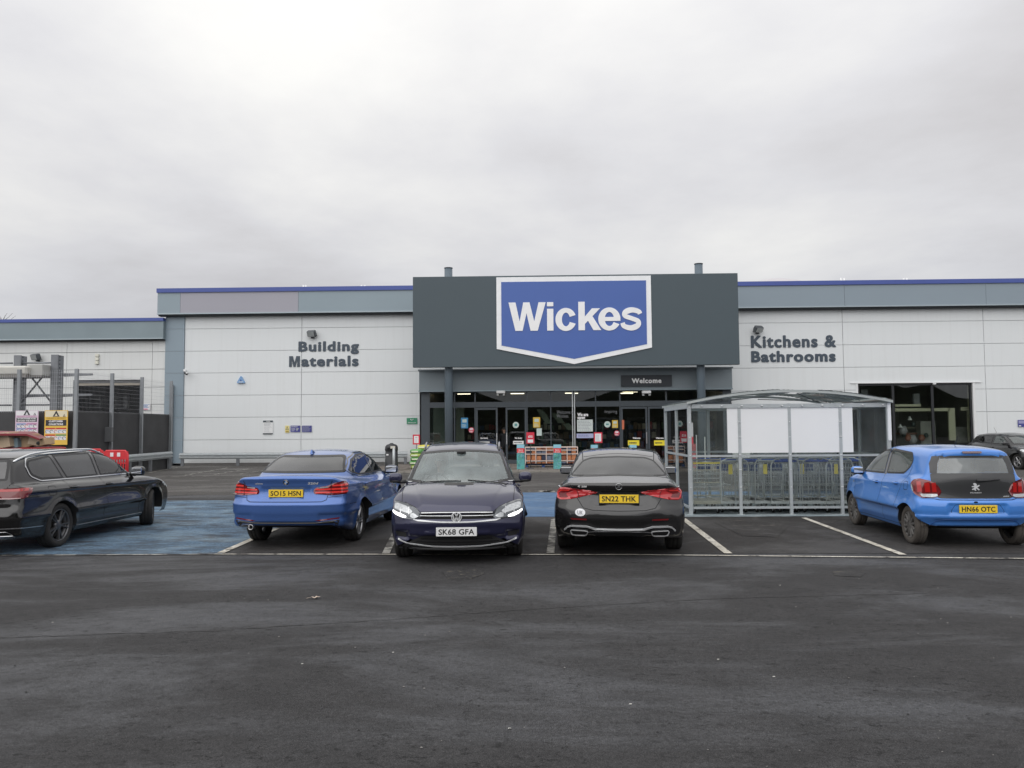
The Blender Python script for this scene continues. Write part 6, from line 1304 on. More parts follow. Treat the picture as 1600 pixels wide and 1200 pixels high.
def basket_trolley():
    t = empty('basket_trolley', (0,0,0)); castors(t, (-.20,.20), (-.35,.35), .055)
    b = MB(); 
    for z, k in ((.45,.8),(.70,.92),(.95,1.0)):
        q = [(-.26*k,-.42*k,z),(.26*k,-.42*k,z),(.26*k,.42*k,z),(-.26*k,.42*k,z)]; b.tube(q, .008, M_wire, 6, closed=True)
    for k in range(7):
        x = -.24+k*.08; b.cyl((x*.8,-.34,.45),(x,-.42,.95), .0035, M_wire, 5); b.cyl((x*.8,.34,.45),(x,.42,.95), .0035, M_wire, 5); b.cyl((x*.8,-.34,.45),(x*.8,.34,.45), .0035, M_wire, 5)
    for k in range(8):
        y = -.38+k*.11; b.cyl((-.21,y*.85,.45),(-.26,y,.95), .0035, M_wire, 5); b.cyl((.21,y*.85,.45),(.26,y,.95), .0035, M_wire, 5)
    b.build('basket', t); b = MB(); b.tube([(-.2,-.36,.17),(-.2,.36,.17),(.2,.36,.17),(.2,-.36,.17)], .012, M_wire, 8, closed=True); b.cyl((-.2,.30,.17),(-.22,.36,.5), .012, M_wire, 8); b.cyl((.2,.30,.17),(.22,.36,.5), .012, M_wire, 8); b.build('chassis', t)
    b = MB(); b.box((-.16,-.40,.78),(.16,-.385,.92), mat('flap_blue', (.05,.085,.22), .5), bev=.005); b.build('seat_flap', t)
    b = MB(); b.cyl((-.27,-.46,1.02),(.27,-.46,1.02), .028, M_bplast, 12); b.box((-.10,-.485,.99),(.10,-.435,1.06), M_bplast, bev=.01); b.build('handle', t); b = MB(); b.cyl((-.25,-.42,.95),(-.25,-.46,1.02), .009, M_wire, 6); b.cyl((.25,-.42,.95),(.25,-.46,1.02), .009, M_wire, 6); b.build('handle_bracket', t)
    return t
tr = random.Random(11)
ft = flat_trolley(True); ft2 = flat_trolley(False)
pos = [xr_(x)+ox for x in [AT(p,740,sy).x for p in (1152,1181,1207,1233,1262,1287,1312,1345)]]
labs = ['with a yellow tag beside the slatted timber trolley', 'just left of the second shelter post', 'beneath the left half of the white boards', 'beside the middle shelter post',
        'under the right white board', 'near the fourth shelter post', 'behind the fourth shelter post', 'nearest the light blue hatchback bonnet']
for i, x in enumerate(pos):
    o = (ft if i == 0 else ft2 if i == 1 else copy_tree(ft if i%2 == 0 else ft2))
    o.location = (x, sy+.78+tr.uniform(-.08,.14), .012); o.rotation_euler = (0,0,R(tr.uniform(-16,16))); tag(o, 'grey platform trolley '+labs[i], 'trolley', 'trolleys in the shelter')
bt = basket_trolley(); bx = [AT(p,715,sy+1.9).x for p in (1092,1124,1170,1210,1252,1292,1330)]
lab2 = ['against the left clear wall', 'behind the slatted timber trolley', 'seen below the left edge of the white boards', 'below the left white board', 'below the middle of the boards', 'below the right white board', 'below the right edge of the boards']
for i, x in enumerate(bx):
    o = bt if i == 0 else copy_tree(bt); o.location = (x, sy+1.95+tr.uniform(-.1,.2), .012); o.rotation_euler = (0,0,R(tr.uniform(-12,12))); tag(o, 'blue handled basket trolley '+lab2[i], 'trolley', 'trolleys in the shelter')
# slatted timber trolley at the left
t = empty('timber_trolley', (AT(1104,740,sy).x, sy+.62, .012), R(3), 'long slatted timber trolley with yellow top bar at the left end of the shelter', 'trolley', 'trolleys in the shelter')
castors(t, (-.24,.24), (-.42,.46)); b = MB(); b.box((-.29,-.48,.20),(.29,.5,.23), M_deckt); b.box((-.30,-.50,.19),(.30,-.48,.26), mat('pale_slat',(.42,.40,.34),.7)); b.build('deck', t)
b = MB()
for k in range(8): z = .36+k*.085; b.box((-.28,-.50,z),(.28,-.48,z+.022), M_mesh if k%3 else MATS['pale_slat'])
b.build('slats', t); b = MB(); b.box((-.29,-.505,1.0),(.29,-.485,1.035), M_ytag); b.box((-.29,-.505,1.07),(.29,-.485,1.10), MATS['pale_slat']); b.build('top_bar', t)
for x in (-.29,.29): MB().box((x-.012,-.51,.2),(x+.012,-.48,1.12), M_wire).build('upright', t)
for k, x in enumerate((-.15,.02,.2)): MB().cyl((x,.3,.23),(x,.3,1.62-.04*k), .012, M_wire, 8).build('pole', t)
# ================================================================== yard fence, racks, skip, barriers
FY = lambda u: 1/((1/28.8)+((1/36.5)-(1/28.8))*(u-118)/(270-118))
fence = empty('yard_fence', (AT(118,700,28.8).x,28.8,0), 0, 'tall mesh yard fence with dark solid sheeting on its lower half', 'fence'); fo = fence.location
pts = [(-14,28.8,'x')]; P0 = AT(-40,700,28.8); posts = [Vector((P0.x-3.0,28.8,0)), Vector((AT(27,700,28.8).x,28.8,0)), Vector((AT(117,700,28.8).x,28.8,0))]
for u in (173,220,266): y = FY(u); posts.append(Vector((AT(u,700,y).x, y, 0)))
posts.append(Vector((AT(267.5,700,YF-.15).x, YF-.15, 0)))
HF = 4.08; M_post = mat('fence_post', (.27,.285,.30), .4, metal=.5, noise=(6,.2)); M_fmesh = mat('fence_mesh', (.42,.43,.45), .5); M_sheet = mat('fence_sheet', (.048,.048,.050), .7, noise=(1.3,.55,8))
zsh = AT(118,642,28.8).z
for i, p in enumerate(posts):
    q = p-fo; MB().box((q.x-.06,q.y-.05,0),(q.x+.06,q.y+.05,HF+.03), M_post).build('post', fence)
    if i+1 < len(posts):
        r = posts[i+1]-fo; d = r-q; L_ = d.length; d.normalize(); n_ = Vector((d.y,-d.x,0)); mb = MB()
        if n_.y < 0: n_ = -n_
        k = int(L_/.085)
        for j in range(1,k): c = q+d*(L_*j/k)+n_*.06; mb.add([c-d*.0045+Vector((0,0,zsh-.05)), c+d*.0045+Vector((0,0,zsh-.05)), c+d*.0045+Vector((0,0,HF)), c-d*.0045+Vector((0,0,HF))], [(0,1,2,3)], M_fmesh)
        z = zsh
        while z < HF: a, b_ = q+n_*.065, r+n_*.065; mb.add([a+Vector((0,0,z)), b_+Vector((0,0,z)), b_+Vector((0,0,z+.006)), a+Vector((0,0,z+.006))], [(0,1,2,3)], M_fmesh); z += .16
        mb.build('mesh_panel', fence, fix=False)
        mb = MB(); a, b_ = q+n_*.075, r+n_*.075; c_, d_ = a+n_*.02, b_+n_*.02
        mb.add([a,b_,d_,c_,a+Vector((0,0,zsh)),b_+Vector((0,0,zsh)),d_+Vector((0,0,zsh)),c_+Vector((0,0,zsh))], [(0,1,2,3),(7,6,5,4),(0,4,5,1),(1,5,6,2),(2,6,7,3),(3,7,4,0)], M_sheet)
        if i < 5: mb.build('solid_sheet', fence)
# lock box on the fence
p = AT(170,679,FY(170)-.12); mb = MB(); mb.box((-.16,-.06,-.3),(.16,.04,.3), mat('lock_box',(.11,.115,.12),.5), bev=.015); b_ = mb.build('lock_box', fence); b_.location = p-fo
# cantilever racks behind the fence
def rack_column(px, Y, top, w=.85, g=None):
    t = empty('storage_rack', (AT(px,600,Y).x, Y, 0)); H_ = AT(px,top,Y).z; b = MB()
    b.box((-.14,-.40,0),(.14,-.34,H_), M_galvd); b.box((-.14,-.34,0),(-.10,.0,H_), M_galv); b.box((-.04,-.33,0),(.14,.0,H_-.02), M_galvd); b.build('column', t)
    b = MB()
    for k in range(22): z = H_-.1-k*.15; b.box((.142,-.30,z),(.146,-.24,z+.05), M_dark)
    b.build('bolt_holes', t)['kind'] = 'stuff'
    for z in (H_-.80, H_-1.62):
        b = MB(); b.add([(.2,-.10,z-.06),(.2,0,z-.06),(.2,0,z+.07),(.2,-.10,z+.07),(1.35,-.10,z-.02),(1.35,0,z-.02),(1.35,0,z+.06),(1.35,-.10,z+.06)], [(0,3,2,1),(4,5,6,7),(0,1,5,4),(1,2,6,5),(2,3,7,6),(3,0,4,7)], M_galvd); b.build('arm', t)
    return t, H_
t1, H1 = rack_column(36, 31.0, 556.5); tag(t1, 'grey steel storage rack column nearer the left edge, with slotted face and arms', 'rack', 'storage racks behind the fence')
t2, H2 = rack_column(93.5, 31.0, 555.5); tag(t2, 'grey steel storage rack column nearer the loading bay, right of the crossed braces', 'rack', 'storage racks behind the fence')
xa, xb = t1.location.x+.15, t2.location.x-.15
zt_, zb_ = AT(70,568,31).z, AT(70,633,31).z
for a, b_ in (((xa,zt_),(xb,zt_)),((xa,zb_),(xb,zb_)),((xa,zt_-.1),(xb,zb_+.1)),((xa,zb_+.1),(xb,zt_-.1)),((xa-3.5,zt_),(xa-.4,zt_)),((xa-3.5,zb_),(xa-.4,zb_))):
    o = MB().box((0,0,0),(.001,.001,.001),M_galvd); o = MB(); d = Vector((b_[0]-a[0],0,b_[1]-a[1])); o.cyl((a[0]-t1.location.x,-.3,a[1]),(b_[0]-t1.location.x,-.3,b_[1]), .035, M_galvd, 6); o.build('brace', t1)
pk = empty('wrapped_pack', tuple(AT(15,580,30.2)), 0, 'long pale wrapped pack lying on the left storage rack arms', 'wrapped pack'); b = MB(); b.box((-3.6,-.35,-.18),(.9,.5,.18), mat('wrap_pale',(.50,.49,.45),.4,noise=(2,.2),bump=(6,.5)), bev=.06); b.build('bundle', pk); b = MB(); b.box((-3.6,-.37,-.27),(.9,.5,-.181), mat('timber_dark',(.20,.19,.18),.8)); b.build('bearer', pk)
pk = empty('sheet_pack', tuple(AT(59,578,30.4)), 0, 'short grey sheet pack at the right end of the wrapped pack', 'sheet pack'); b = MB(); b.box((-.25,-.3,-.25),(.38,.5,.20), mat('sheet_grey',(.42,.42,.40),.6), bev=.02); b.build('bundle', pk); MB().box((-.2,-.3,-.3),(.35,.5,-.255), MATS['timber_dark']).build('bearer', pk)
# two yard notices on the fence
def notice(name, px0, px1, py0, py1, Y, label, cat='sign', group=None):
    a, b_ = AT((px0+px1)/2, (py0+py1)/2, Y), None; w = AT(px1,(py0+py1)/2,Y).x-AT(px0,(py0+py1)/2,Y).x; h = AT((px0+px1)/2,py0,Y).z-AT((px0+px1)/2,py1,Y).z
    t = empty(name, tuple(a), 0, label, cat, group); return t, w, h
pr = random.Random(8)
M_pink = mat('notice_pink', (.72,.55,.66), .5); M_mag = mat('notice_magenta', (.42,.10,.28), .5); M_ynot = mat('notice_yellow', (.78,.50,.08), .5); M_nwh = mat('notice_white', (.78,.77,.78), .5); M_nink = mat('notice_ink', (.03,.03,.035), .5); M_nred = mat('notice_red', (.55,.05,.04), .5); M_nbl = mat('notice_blue', (.12,.25,.5), .5); M_ngr = mat('notice_green', (.10,.30,.14), .5)
def q_(mb, x0, x1, z0, z1, m, d): mb.add([(x0,d,z0),(x1,d,z0),(x1,d,z1),(x0,d,z1)], [(0,1,2,3)], m)
def yard_notice(px0, px1, py0, py1, base, mid, words, label, bandcol):
    t, w, h = notice('yard_notice', px0, px1, py0, py1, 28.6, label, 'notice', 'safety notices on the yard fence'); b = MB(); b.box((-w/2,-.005,-h/2),(w/2,.02,h/2), base); o = b.build('board', t); b = MB(); W2, H2_ = w/2, h/2
    q_(b, -W2*.95, W2*.95, H2_*.62, H2_*.97, mid, -.007)
    for cx, s_ in ((0,.30),(W2*.7,.12)): b.add([(cx-s_*W2,-.009,H2_*.63),(cx+s_*W2,-.009,H2_*.63),(cx,-.009,H2_*.63+s_*W2*1.8)], [(0,1,2)], M_nink); b.add([(cx-s_*W2*.45,-.010,H2_*.66),(cx+s_*W2*.45,-.010,H2_*.66),(cx,-.010,H2_*.66+s_*W2*.8)], [(0,1,2)], mid)
    fit_text(b, 'YOUR SAFETY IS OUR PRIORITY', 0, H2_*.545, w*.86, h*.035, bandcol, d=-.009, bold=.02)
    q_(b, -W2*.9, W2*.9, H2_*.10, H2_*.44, M_nink, -.007)
    for i, s_ in enumerate(words): fit_text(b, s_, 0, H2_*(.36-.17*i), w*(.62 if len(words) > 1 and base is M_ynot else .8), h*.055, M_nwh, d=-.010, bold=.05)
    for k, (z1_, mm) in enumerate(((-.02,M_nred),(-.40,M_nred))):
        q_(b, -W2*.9, -W2*.05, H2_*(z1_-.08), H2_*z1_, mm if base is M_ynot else M_nbl, -.007); q_(b, 0, W2*.9, H2_*(z1_-.08), H2_*z1_, (M_ngr if k else M_nred) if base is M_ynot else M_mag, -.007)
        q_(b, -W2*.9, W2*.9, H2_*(z1_-.32), H2_*(z1_-.10), M_nwh, -.0065)
        for j in range(5): c_ = -W2*.75+j*W2*.37; b.tube([(c_+.06*math.cos(a_),-.009,H2_*(z1_-.21)+.05*math.sin(a_)) for a_ in np.linspace(.3,4.5,8)], .009, (M_nbl,M_nink,M_nred)[j%3], 4)
    b.build('print', o, fix=False)
yard_notice(24,59.5,641.5,681, M_pink, M_nwh, ['NO UNAUTHORISED ACCESS','BEYOND THIS POINT'], 'pink and white yard safety notice, left of the yellow notice', M_mag)
yard_notice(69.5,105.5,641,695, M_ynot, mat('notice_cream',(.75,.68,.5),.5), ['CUSTOMER','COLLECTIONS'], 'tall yellow yard notice reading CUSTOMER COLLECTIONS beside the pink notice', mat('notice_brown',(.25,.14,.03),.5))
# red waste bin with cardboard
M_sk = mat('skip_red', (.36,.025,.03), .45, noise=(3,.2)); M_card = mat('cardboard', (.44,.31,.19), .85, noise=(5,.2)); M_card2 = mat('cardboard_pale', (.52,.40,.28), .85, noise=(5,.2))
SYk = 22.0; skx0, skx1 = AT(-70,700,SYk).x, AT(76,700,SYk).x; zr_ = AT(40,699,SYk).z
bn = empty('waste_container', ((skx0+skx1)/2, SYk+.7, 0), 0, 'red waste container with its lid propped on overflowing cardboard', 'waste container'); hw_ = (skx1-skx0)/2
b = MB(); b.add([(-hw_+.25,-.6,.12),(hw_-.25,-.6,.12),(hw_-.25,.0,.12),(-hw_+.25,.0,.12),(-hw_,-.7,zr_),(hw_,-.7,zr_),(hw_,.05,zr_),(-hw_,.05,zr_)], [(0,3,2,1),(0,1,5,4),(1,2,6,5),(2,3,7,6),(3,0,4,7),(4,5,6,7)], M_sk); b.build('body', bn)
b = MB(); b.box((-hw_-.04,-.75,zr_-.12),(hw_+.04,.1,zr_-.02), M_sk, bev=.02); b.build('rim', bn)
b = MB(); zl_ = AT(30,677,SYk).z; b.add([(-hw_,-1.0,zl_-.04),(hw_-.45,-1.0,zl_-.07),(hw_-.1,-1.0,zl_-.20),(hw_-.5,-.1,zl_-.16),(hw_-.8,-.1,zl_-.0),(-hw_,-.1,zl_+.04),
    (-hw_,-1.0,zl_+.01),(hw_-.45,-1.0,zl_-.02),(hw_-.06,-1.0,zl_-.16),(hw_-.46,-.1,zl_-.12),(hw_-.8,-.1,zl_+.05),(-hw_,-.1,zl_+.09)], [(0,5,4,1),(1,4,3,2),(6,7,10,11),(7,8,9,10),(0,1,7,6),(1,2,8,7),(2,3,9,8),(3,4,10,9),(4,5,11,10),(5,0,6,11)], mat('lid_crimson', (.20,.012,.022), .4, noise=(3,.2))); b.build('lid', bn)
cr = random.Random(4)
for i, (px, py, w, h, mt, nm) in enumerate(((12,688,.55,.42,M_card2,'pale brown box at the left under the red lid'),(27,692,.40,.28,mat('card_blue',(.20,.27,.30),.8),'blue grey crumpled box amid the cardboard'),(44,690,.55,.34,M_card,'large brown cardboard box in the middle of the overflow'),(56,689,.30,.22,M_card2,'small pale box near the lid hinge'),(64,692,.36,.2,mat('bag_black',(.02,.02,.02),.4),'black refuse bag at the right end of the overflow'),(33,683,.3,.16,M_card2,'thin folded card pinned under the lid'),(73,690,.24,.2,M_card,'brown carton poking out at the right corner'))):
    p = AT(px,py,SYk+.10+.06*(i%3)); t = empty('refuse_bag' if 'bag' in nm else 'cardboard_box', tuple(p), 0, nm, 'bag' if 'bag' in nm else 'box', 'waste on the red container')
    b = MB(); Mr = Matrix.Rotation(R(cr.uniform(-16,16)),4,'Y') @ Matrix.Rotation(R(cr.uniform(-25,25)),4,'Z')
    if 'bag' in nm: b.ell((0,0,0),(w/2,.2,h/2), mt, 14, 8, .8, M=Mr); b.ell((.08,-.05,.06),(w/4,.12,h/3), mt, 12, 8, .9, M=Mr)
    else: b.box((-w/2,-.16,-h/2),(w/2,.16,h/2), mt, M=Mr, bev=.012); b.box((-w*.46,-.20,h/2+.004),(w*.3,.0,h/2+.014), mt, M=Mr @ Matrix.Rotation(R(8),4,'Y'))
    b.build('bag' if 'bag' in nm else 'carton', t)
# red and white plastic barriers
M_bar = mat('barrier_red', (.62,.035,.045), .45, noise=(5,.15)); M_refl = mat('reflector_white', (.8,.8,.82), .4)
def barrier(px, py, Y, w, rz, label):
    p = AT(px,py,Y); top = p.z; t = empty('plastic_barrier', (p.x,Y,0), rz, label, 'barrier', 'red barriers by the fence'); b = MB(); h = top
    b.tube([(-w/2,0,.08),(-w/2,0,h-.12),(-w/2+.1,0,h),(w/2-.1,0,h),(w/2,0,h-.12),(w/2,0,.08)], .035, M_bar, 8); b.box((-w/2,-.025,h-.30),(w/2,.025,h-.02), M_bar); b.box((-w/2,-.02,.10),(w/2,.02,.20), M_bar)
    for k in range(9): x = -w/2+.06+k*(w-.12)/8; b.box((x-.018,-.018,.2),(x+.018,.018,h-.3), M_bar)
    for k in range(2): b.box((-w/2,-.017,.38+k*.24),(w/2,.017,.42+k*.24), M_bar)
    b.build('frame', t)
    for x in (-.13,.13): MB().box((x-.06,-.034,h-.20),(x+.06,-.027,h-.06), M_refl).build('reflector', t)
    for x in (-w/2+.1,w/2-.1): MB().box((x-.04,-.3,0),(x+.04,.3,.08), M_bar, bev=.02).build('foot', t)
barrier(181,704.5,27.2,.92,R(-6),'red plastic barrier with two white reflectors beside the crash rail'); barrier(146,702.5,26.4,.6,R(30),'red plastic barrier mostly hidden behind the black estate roof')
# crash rails
def crash_rail(name, pa, pb, z, label, group, postgap=2.0, face=-1):
    a, b_ = Vector(pa), Vector(pb); d = (b_-a); Ln = d.length; ang = math.atan2(d.y, d.x); t = empty(name, (a.x,a.y,0), ang, label, 'crash barrier', group)
    mb = MB(); prof = [(-.155,0),(-.13,.0),(-.10,.07),(-.045,.075),(-.02,.0),(.02,.0),(.045,.075),(.10,.07),(.13,.0),(.155,0)]; vs = []; fs = []
    for x in (0, Ln): vs += [(x, face*q[1]-.0, z+q[0]) for q in prof]+[(x, face*q[1]+.008, z+q[0]) for q in prof[::-1]]
    K = len(prof)*2; fs = [(i,(i+1)%K,K+(i+1)%K,K+i) for i in range(K)]+[tuple(range(K))[::-1],tuple(K+i for i in range(K))]; mb.add(vs, fs, M_galv); mb.build('beam', t)
    n = max(1, round(Ln/postgap))
    for i in range(n+1):
        x = .12+(Ln-.24)*i/n; m2 = MB(); m2.box((x-.07,.02,0),(x+.07,.12,z+.10), M_galvd); m2.build('post', t)
gA, gB = AT(128,716,27.5), AT(271,708,36.4); crash_rail('crash_rail', (gA.x,27.3,0), (gB.x,36.2,0), .66, 'galvanised crash rail running back along the dark fence', 'galvanised crash rails')
ca, cb = F(289,720), F(640,720); crash_rail('crash_rail', (ca.x,YF-.62,0), (cb.x,YF-.62,0), .50, 'long galvanised crash rail in front of the left pale wall', 'galvanised crash rails', 3.2)
# ================================================================== wall fittings and signs
def floodlight(px, py, label, tilt=35, yaw=20, Y=YF-.25, s=.2):
    p = AT(px,py,Y); t = empty('floodlight', tuple(p), 0, label, 'floodlight', 'floodlights on the wall'); Mr = Matrix.Rotation(R(yaw),4,'Z') @ Matrix.Rotation(R(tilt),4,'X')
    b = MB(); m_ = mat('floodlight_body', (.10,.11,.12), .4, metal=.4); b.box((-s*1.1,-.12,-s*.75),(s*1.1,.10,s*.75), m_, M=Mr, bev=.03)
    for k in range(5): b.box((-s*.9+k*s*.42,.10,-s*.6),(-s*.9+k*s*.42+.02,.15,s*.6), m_, M=Mr)
    o = b.build('housing', t); MB().box((-s*.95,-.135,-s*.6),(s*.95,-.121,s*.6), mat('floodlight_lens', (.55,.58,.58), .15, metal=.5, coat=1), M=Mr).build('lens', o)
    b = MB(); b.tube([(-s*1.15,0,0),(-s*1.15,.12,-.12),(0,.2,-.16),(s*1.15,.12,-.12),(s*1.15,0,0)], .018, m_, 6); b.box((-.08,.15,-.22),(.08,.26,-.10), m_); b.build('bracket', t)
floodlight(487,521,'black floodlight above the Building Materials lettering', 28, -14); floodlight(1185,514,'black floodlight above the Kitchens & Bathrooms lettering', 40, 24); floodlight(55.5,557.5,'black floodlight on the low wing above the storage racks', 20, -20)
p = AT(289,579,YF-.06); t = empty('security_camera', tuple(p), 0, 'white and black security camera at the top left of the pale wall', 'security camera'); b = MB(); b.box((-.06,-.08,-.06),(.06,.06,.06), mw, bev=.02); b.cyl((0,-.06,-.02),(.16,-.2,-.12), .02, mw, 8); b.build('bracket', t); b = MB(); b.cyl((.10,-.14,-.13),(.28,-.42,-.20), .07, M_blk, 16); b.cyl((.06,-.10,-.11),(.30,-.44,-.17), .05, mw, 12); b.build('camera_body', t)
p = AT(151.5,561,YF-.04); t = empty('alarm_sounder', tuple(p), 0, 'stack of three small cream alarm boxes high on the low wing', 'alarm'); b = [MB().box((-.09,-.05,z-.08),(.09,.05,z+.08), mat('alarm_cream',(.72,.71,.62),.5), bev=.02).build('alarm_box', t) for z in (-.19,0,.19)]
p = AT(377,594,YF-.03); t = empty('alarm_bell_box', tuple(p), 0, 'light blue triangular alarm box on the left pale wall', 'alarm'); b = MB(); b.prism([(-.19,-.15),(.19,-.15),(.19,-.10),(.02,.20),(-.02,.20),(-.19,-.10)], -.07, .03, mat('alarm_blue',(.20,.36,.60),.4)); b.build('box', t); b = MB(); q_(b,-.11,.11,-.11,-.08,mw,-.073); b.prism([(-.05,-.05),(.05,-.05),(0,.05)],-.076,-.071,mat('alarm_navy',(.05,.1,.3),.4)); b.build('mark', t, fix=False)
M_sgb = mat('sign_navy', (.06,.065,.26), .45); M_sgy = mat('warning_yellow', (.78,.68,.30), .5); M_sgw = mat('paper_white', (.76,.77,.77), .5); M_sgg = mat('sign_green', (.05,.27,.15), .45); M_sggr = mat('print_grey', (.35,.37,.40), .5)
def flat_sign(px0, px1, py0, py1, base, label, draw, Y=YF-.03, th=.02, name='wall_sign', cat='sign', group=None):
    t, w, h = notice(name, px0, px1, py0, py1, Y, label, cat, group); b = MB(); b.box((-w/2,-th/2,-h/2),(w/2,th/2,h/2), base); o = b.build('board', t); b = MB(); draw(b, w, h, -th/2-.003); 
    if b.v: b.build('print', o, fix=False)
    return t
def d_white(b, w, h, d): q_(b,-w/2,w/2,h*.36,h/2,M_frame,d); q_(b,-w/2,w/2,-h/2,-h*.42,M_frame,d); fit_text(b,'WICKES',0,h*.43,w*.4,h*.07,M_sgw,d=d-.003,bold=.04); lines_of_text(b,-w*.38,w*.38,h*.30,h*.12,2,M_sggr,d,pr,.5); lines_of_text(b,-w*.38,w*.38,h*.08,-h*.38,8,M_sggr,d,pr,.22)
flat_sign(411,426.5,657,678.5,M_sgw,'white notice with dark grey header and footer on the left wall',d_white)
def d_warn(b, w, h, d): b.prism([(-w*.38,-h*.10),(w*.38,-h*.10),(0,h*.40)],d-.002,d,M_nink); b.prism([(-w*.26,-h*.05),(w*.26,-h*.05),(0,h*.28)],d-.005,d-.003,M_sgy); q_(b,-w*.02,w*.04,0,h*.15,M_nink,d-.006); q_(b,-w*.4,w*.4,-h*.42,-h*.22,mat('warning_amber',(.6,.45,.1),.5),d); fit_text(b,'WARNING',0,-h*.32,w*.6,h*.09,M_nink,d=d-.003,bold=.02)
flat_sign(445.5,452,665,676,M_sgy,'small yellow warning triangle sign left of the two navy signs',d_warn)
def d_blue(b, w, h, d): lines_of_text(b,-w*.42,w*.42,h*.42,h*.20,1,M_sgw,d,pr,.45); lines_of_text(b,-w*.42,w*.05,h*.12,-h*.4,3,M_sgw,d,pr,.35); b.prism([(w*.1,-h*.3),(w*.22,-h*.3),(w*.40,h*.1),(w*.1,h*.1)],d-.002,d,M_sggr)
flat_sign(454,469,665,675,M_sgb,'navy car park sign between the yellow triangle and the other navy sign',d_blue)
flat_sign(472,487,665,675,M_sgb,'navy car park sign furthest right of the row on the left wall',lambda b,w,h,d: lines_of_text(b,-w*.42,w*.42,h*.42,-h*.42,5,M_sggr,d,pr,.4))
flat_sign(1590.5,1606,656,667,M_sgb,'navy sign at the right edge of the photo above the distant black hatchback',lambda b,w,h,d: (q_(b,-w*.45,w*.45,-h*.02,h*.4,mat('sign_lilac',(.3,.3,.5),.5),d), q_(b,-w*.42,-w*.2,-h*.42,-h*.28,M_sgw,d)))
def d_green(b, w, h, d): b.tube([(-w*.14,d,h*.30),(-w*.02,d,h*.08),(w*.14,d,h*.32)], .018, M_sgw, 5); fit_text(b,'Assembly point',0,-h*.30,w*.8,h*.22,M_sgw,d=d-.002,bold=.02)
flat_sign(635.5,652,653,662.5,M_sgg,'green and white assembly point sign beside the entrance',d_green)
flat_sign(222,235,631,640.5,M_nwh,'small white and blue notice on the low wing wall behind the fence',lambda b,w,h,d: (lines_of_text(b,-w*.45,w*.45,h*.45,-h*.2,4,M_nbl,d,pr,.6), q_(b,-w*.45,w*.2,-h*.5,-h*.28,mat('notice_rose',(.7,.3,.4),.5),d)))
# litter bin with steel post
p = G(611,737); t = empty('litter_bin', (p.x,p.y+.1,.06), 0, 'black domed litter bin with white sticker in front of the left wall', 'bin'); M_bin = mat('bin_black', (.025,.027,.03), .5)
b = MB(); b.lathe([(.0,0),(.27,0),(.28,.05),(.255,.80),(.0,.80)], M_bin, 28); b.build('body', t); b = MB(); b.lathe([(.26,.80),(.275,.84),(.265,.98),(.20,1.06),(.08,1.10),(.06,1.13),(0,1.13)], M_bin, 28); o = b.build('hood', t); MB().box((-.12,-.285,.84),(.08,-.25,.95), M_gap).build('opening', o); MB().box((-.17,-.272,.62),(-.08,-.262,.68), mw).build('sticker', t)
p = G(617,738); t = empty('steel_post', (p.x,p.y-.25,.06), 0, 'slim grey steel bollard post standing right in front of the litter bin', 'post'); b = MB(); b.cyl((0,0,0),(0,0,.98), .055, M_galv, 16); b.build('tube', t); MB().box((-.13,-.05,.92),(.06,.0,1.02), mat('plate_cream',(.6,.58,.5),.5)).build('cap_plate', t)
# entrance furniture on the pavement
def pole_sign(px, py0, py1, pxw, Y, base_py, label, draw, frame_m, inner_m, z0=.06):
    zc = AT(px,(py0+py1)/2,Y); w = pxw*Y/FPX; h = (py1-py0)*Y/FPX; t = empty('stand_sign', (zc.x,Y,z0), 0, label, 'sign', 'red framed price signs on stands'); zz = zc.z-z0
    b = MB(); b.box((-w/2,-.015,zz-h/2),(w/2,.015,zz+h/2), frame_m); o = b.build('frame', t); b = MB(); draw(b, w, h, zz); b.build('print', o, fix=False); MB().cyl((0,.03,0),(0,.03,zz), .014, M_frame, 8).build('pole', t); MB().lathe([(0,0),(.16,0),(.16,.015),(.03,.03),(0,.03)], M_frame, 16).build('base', t)
def ds1(b, w, h, z): q_(b,-w*.33,w*.33,z-h*.36,z+h*.36,M_nwh,-.018); fit_text(b,'£5',0,z+h*.2,w*.3,h*.14,M_sggr,d=-.021,bold=.02); lines_of_text(b,-w*.25,w*.25,z+h*.08,z-h*.3,4,mat('print_lilac',(.55,.45,.65),.5),-.021,pr,.4)
M_prr = mat('price_red', (.60,.03,.06), .45)
pole_sign(650.5,679,694.5,11,34.2,730,'red framed white price card on a stand beside the compost bags',ds1,M_prr,None)
def ds2(b, w, h, z): fit_text(b,'£12',0,z+h*.12,w*.55,h*.2,M_nwh,d=-.018,bold=.05); q_(b,-w*.34,w*.34,z-h*.42,z-h*.14,M_nwh,-.018)
pole_sign(828.7,675.5,693,12.4,33.2,733,'red price card reading £12 standing before the firelog shelves',ds2,M_prr,None)
def ds3(b, w, h, z): q_(b,-w*.36,w*.36,z-h*.36,z+h*.38,M_nwh,-.018); lines_of_text(b,-w*.28,w*.28,z+h*.3,z-h*.3,6,M_sggr,-.021,pr,.4)
pole_sign(934.5,675.5,692,13,33.6,733,'red framed card on a stand in front of the glazing behind the black saloon',ds3,M_prr,None)
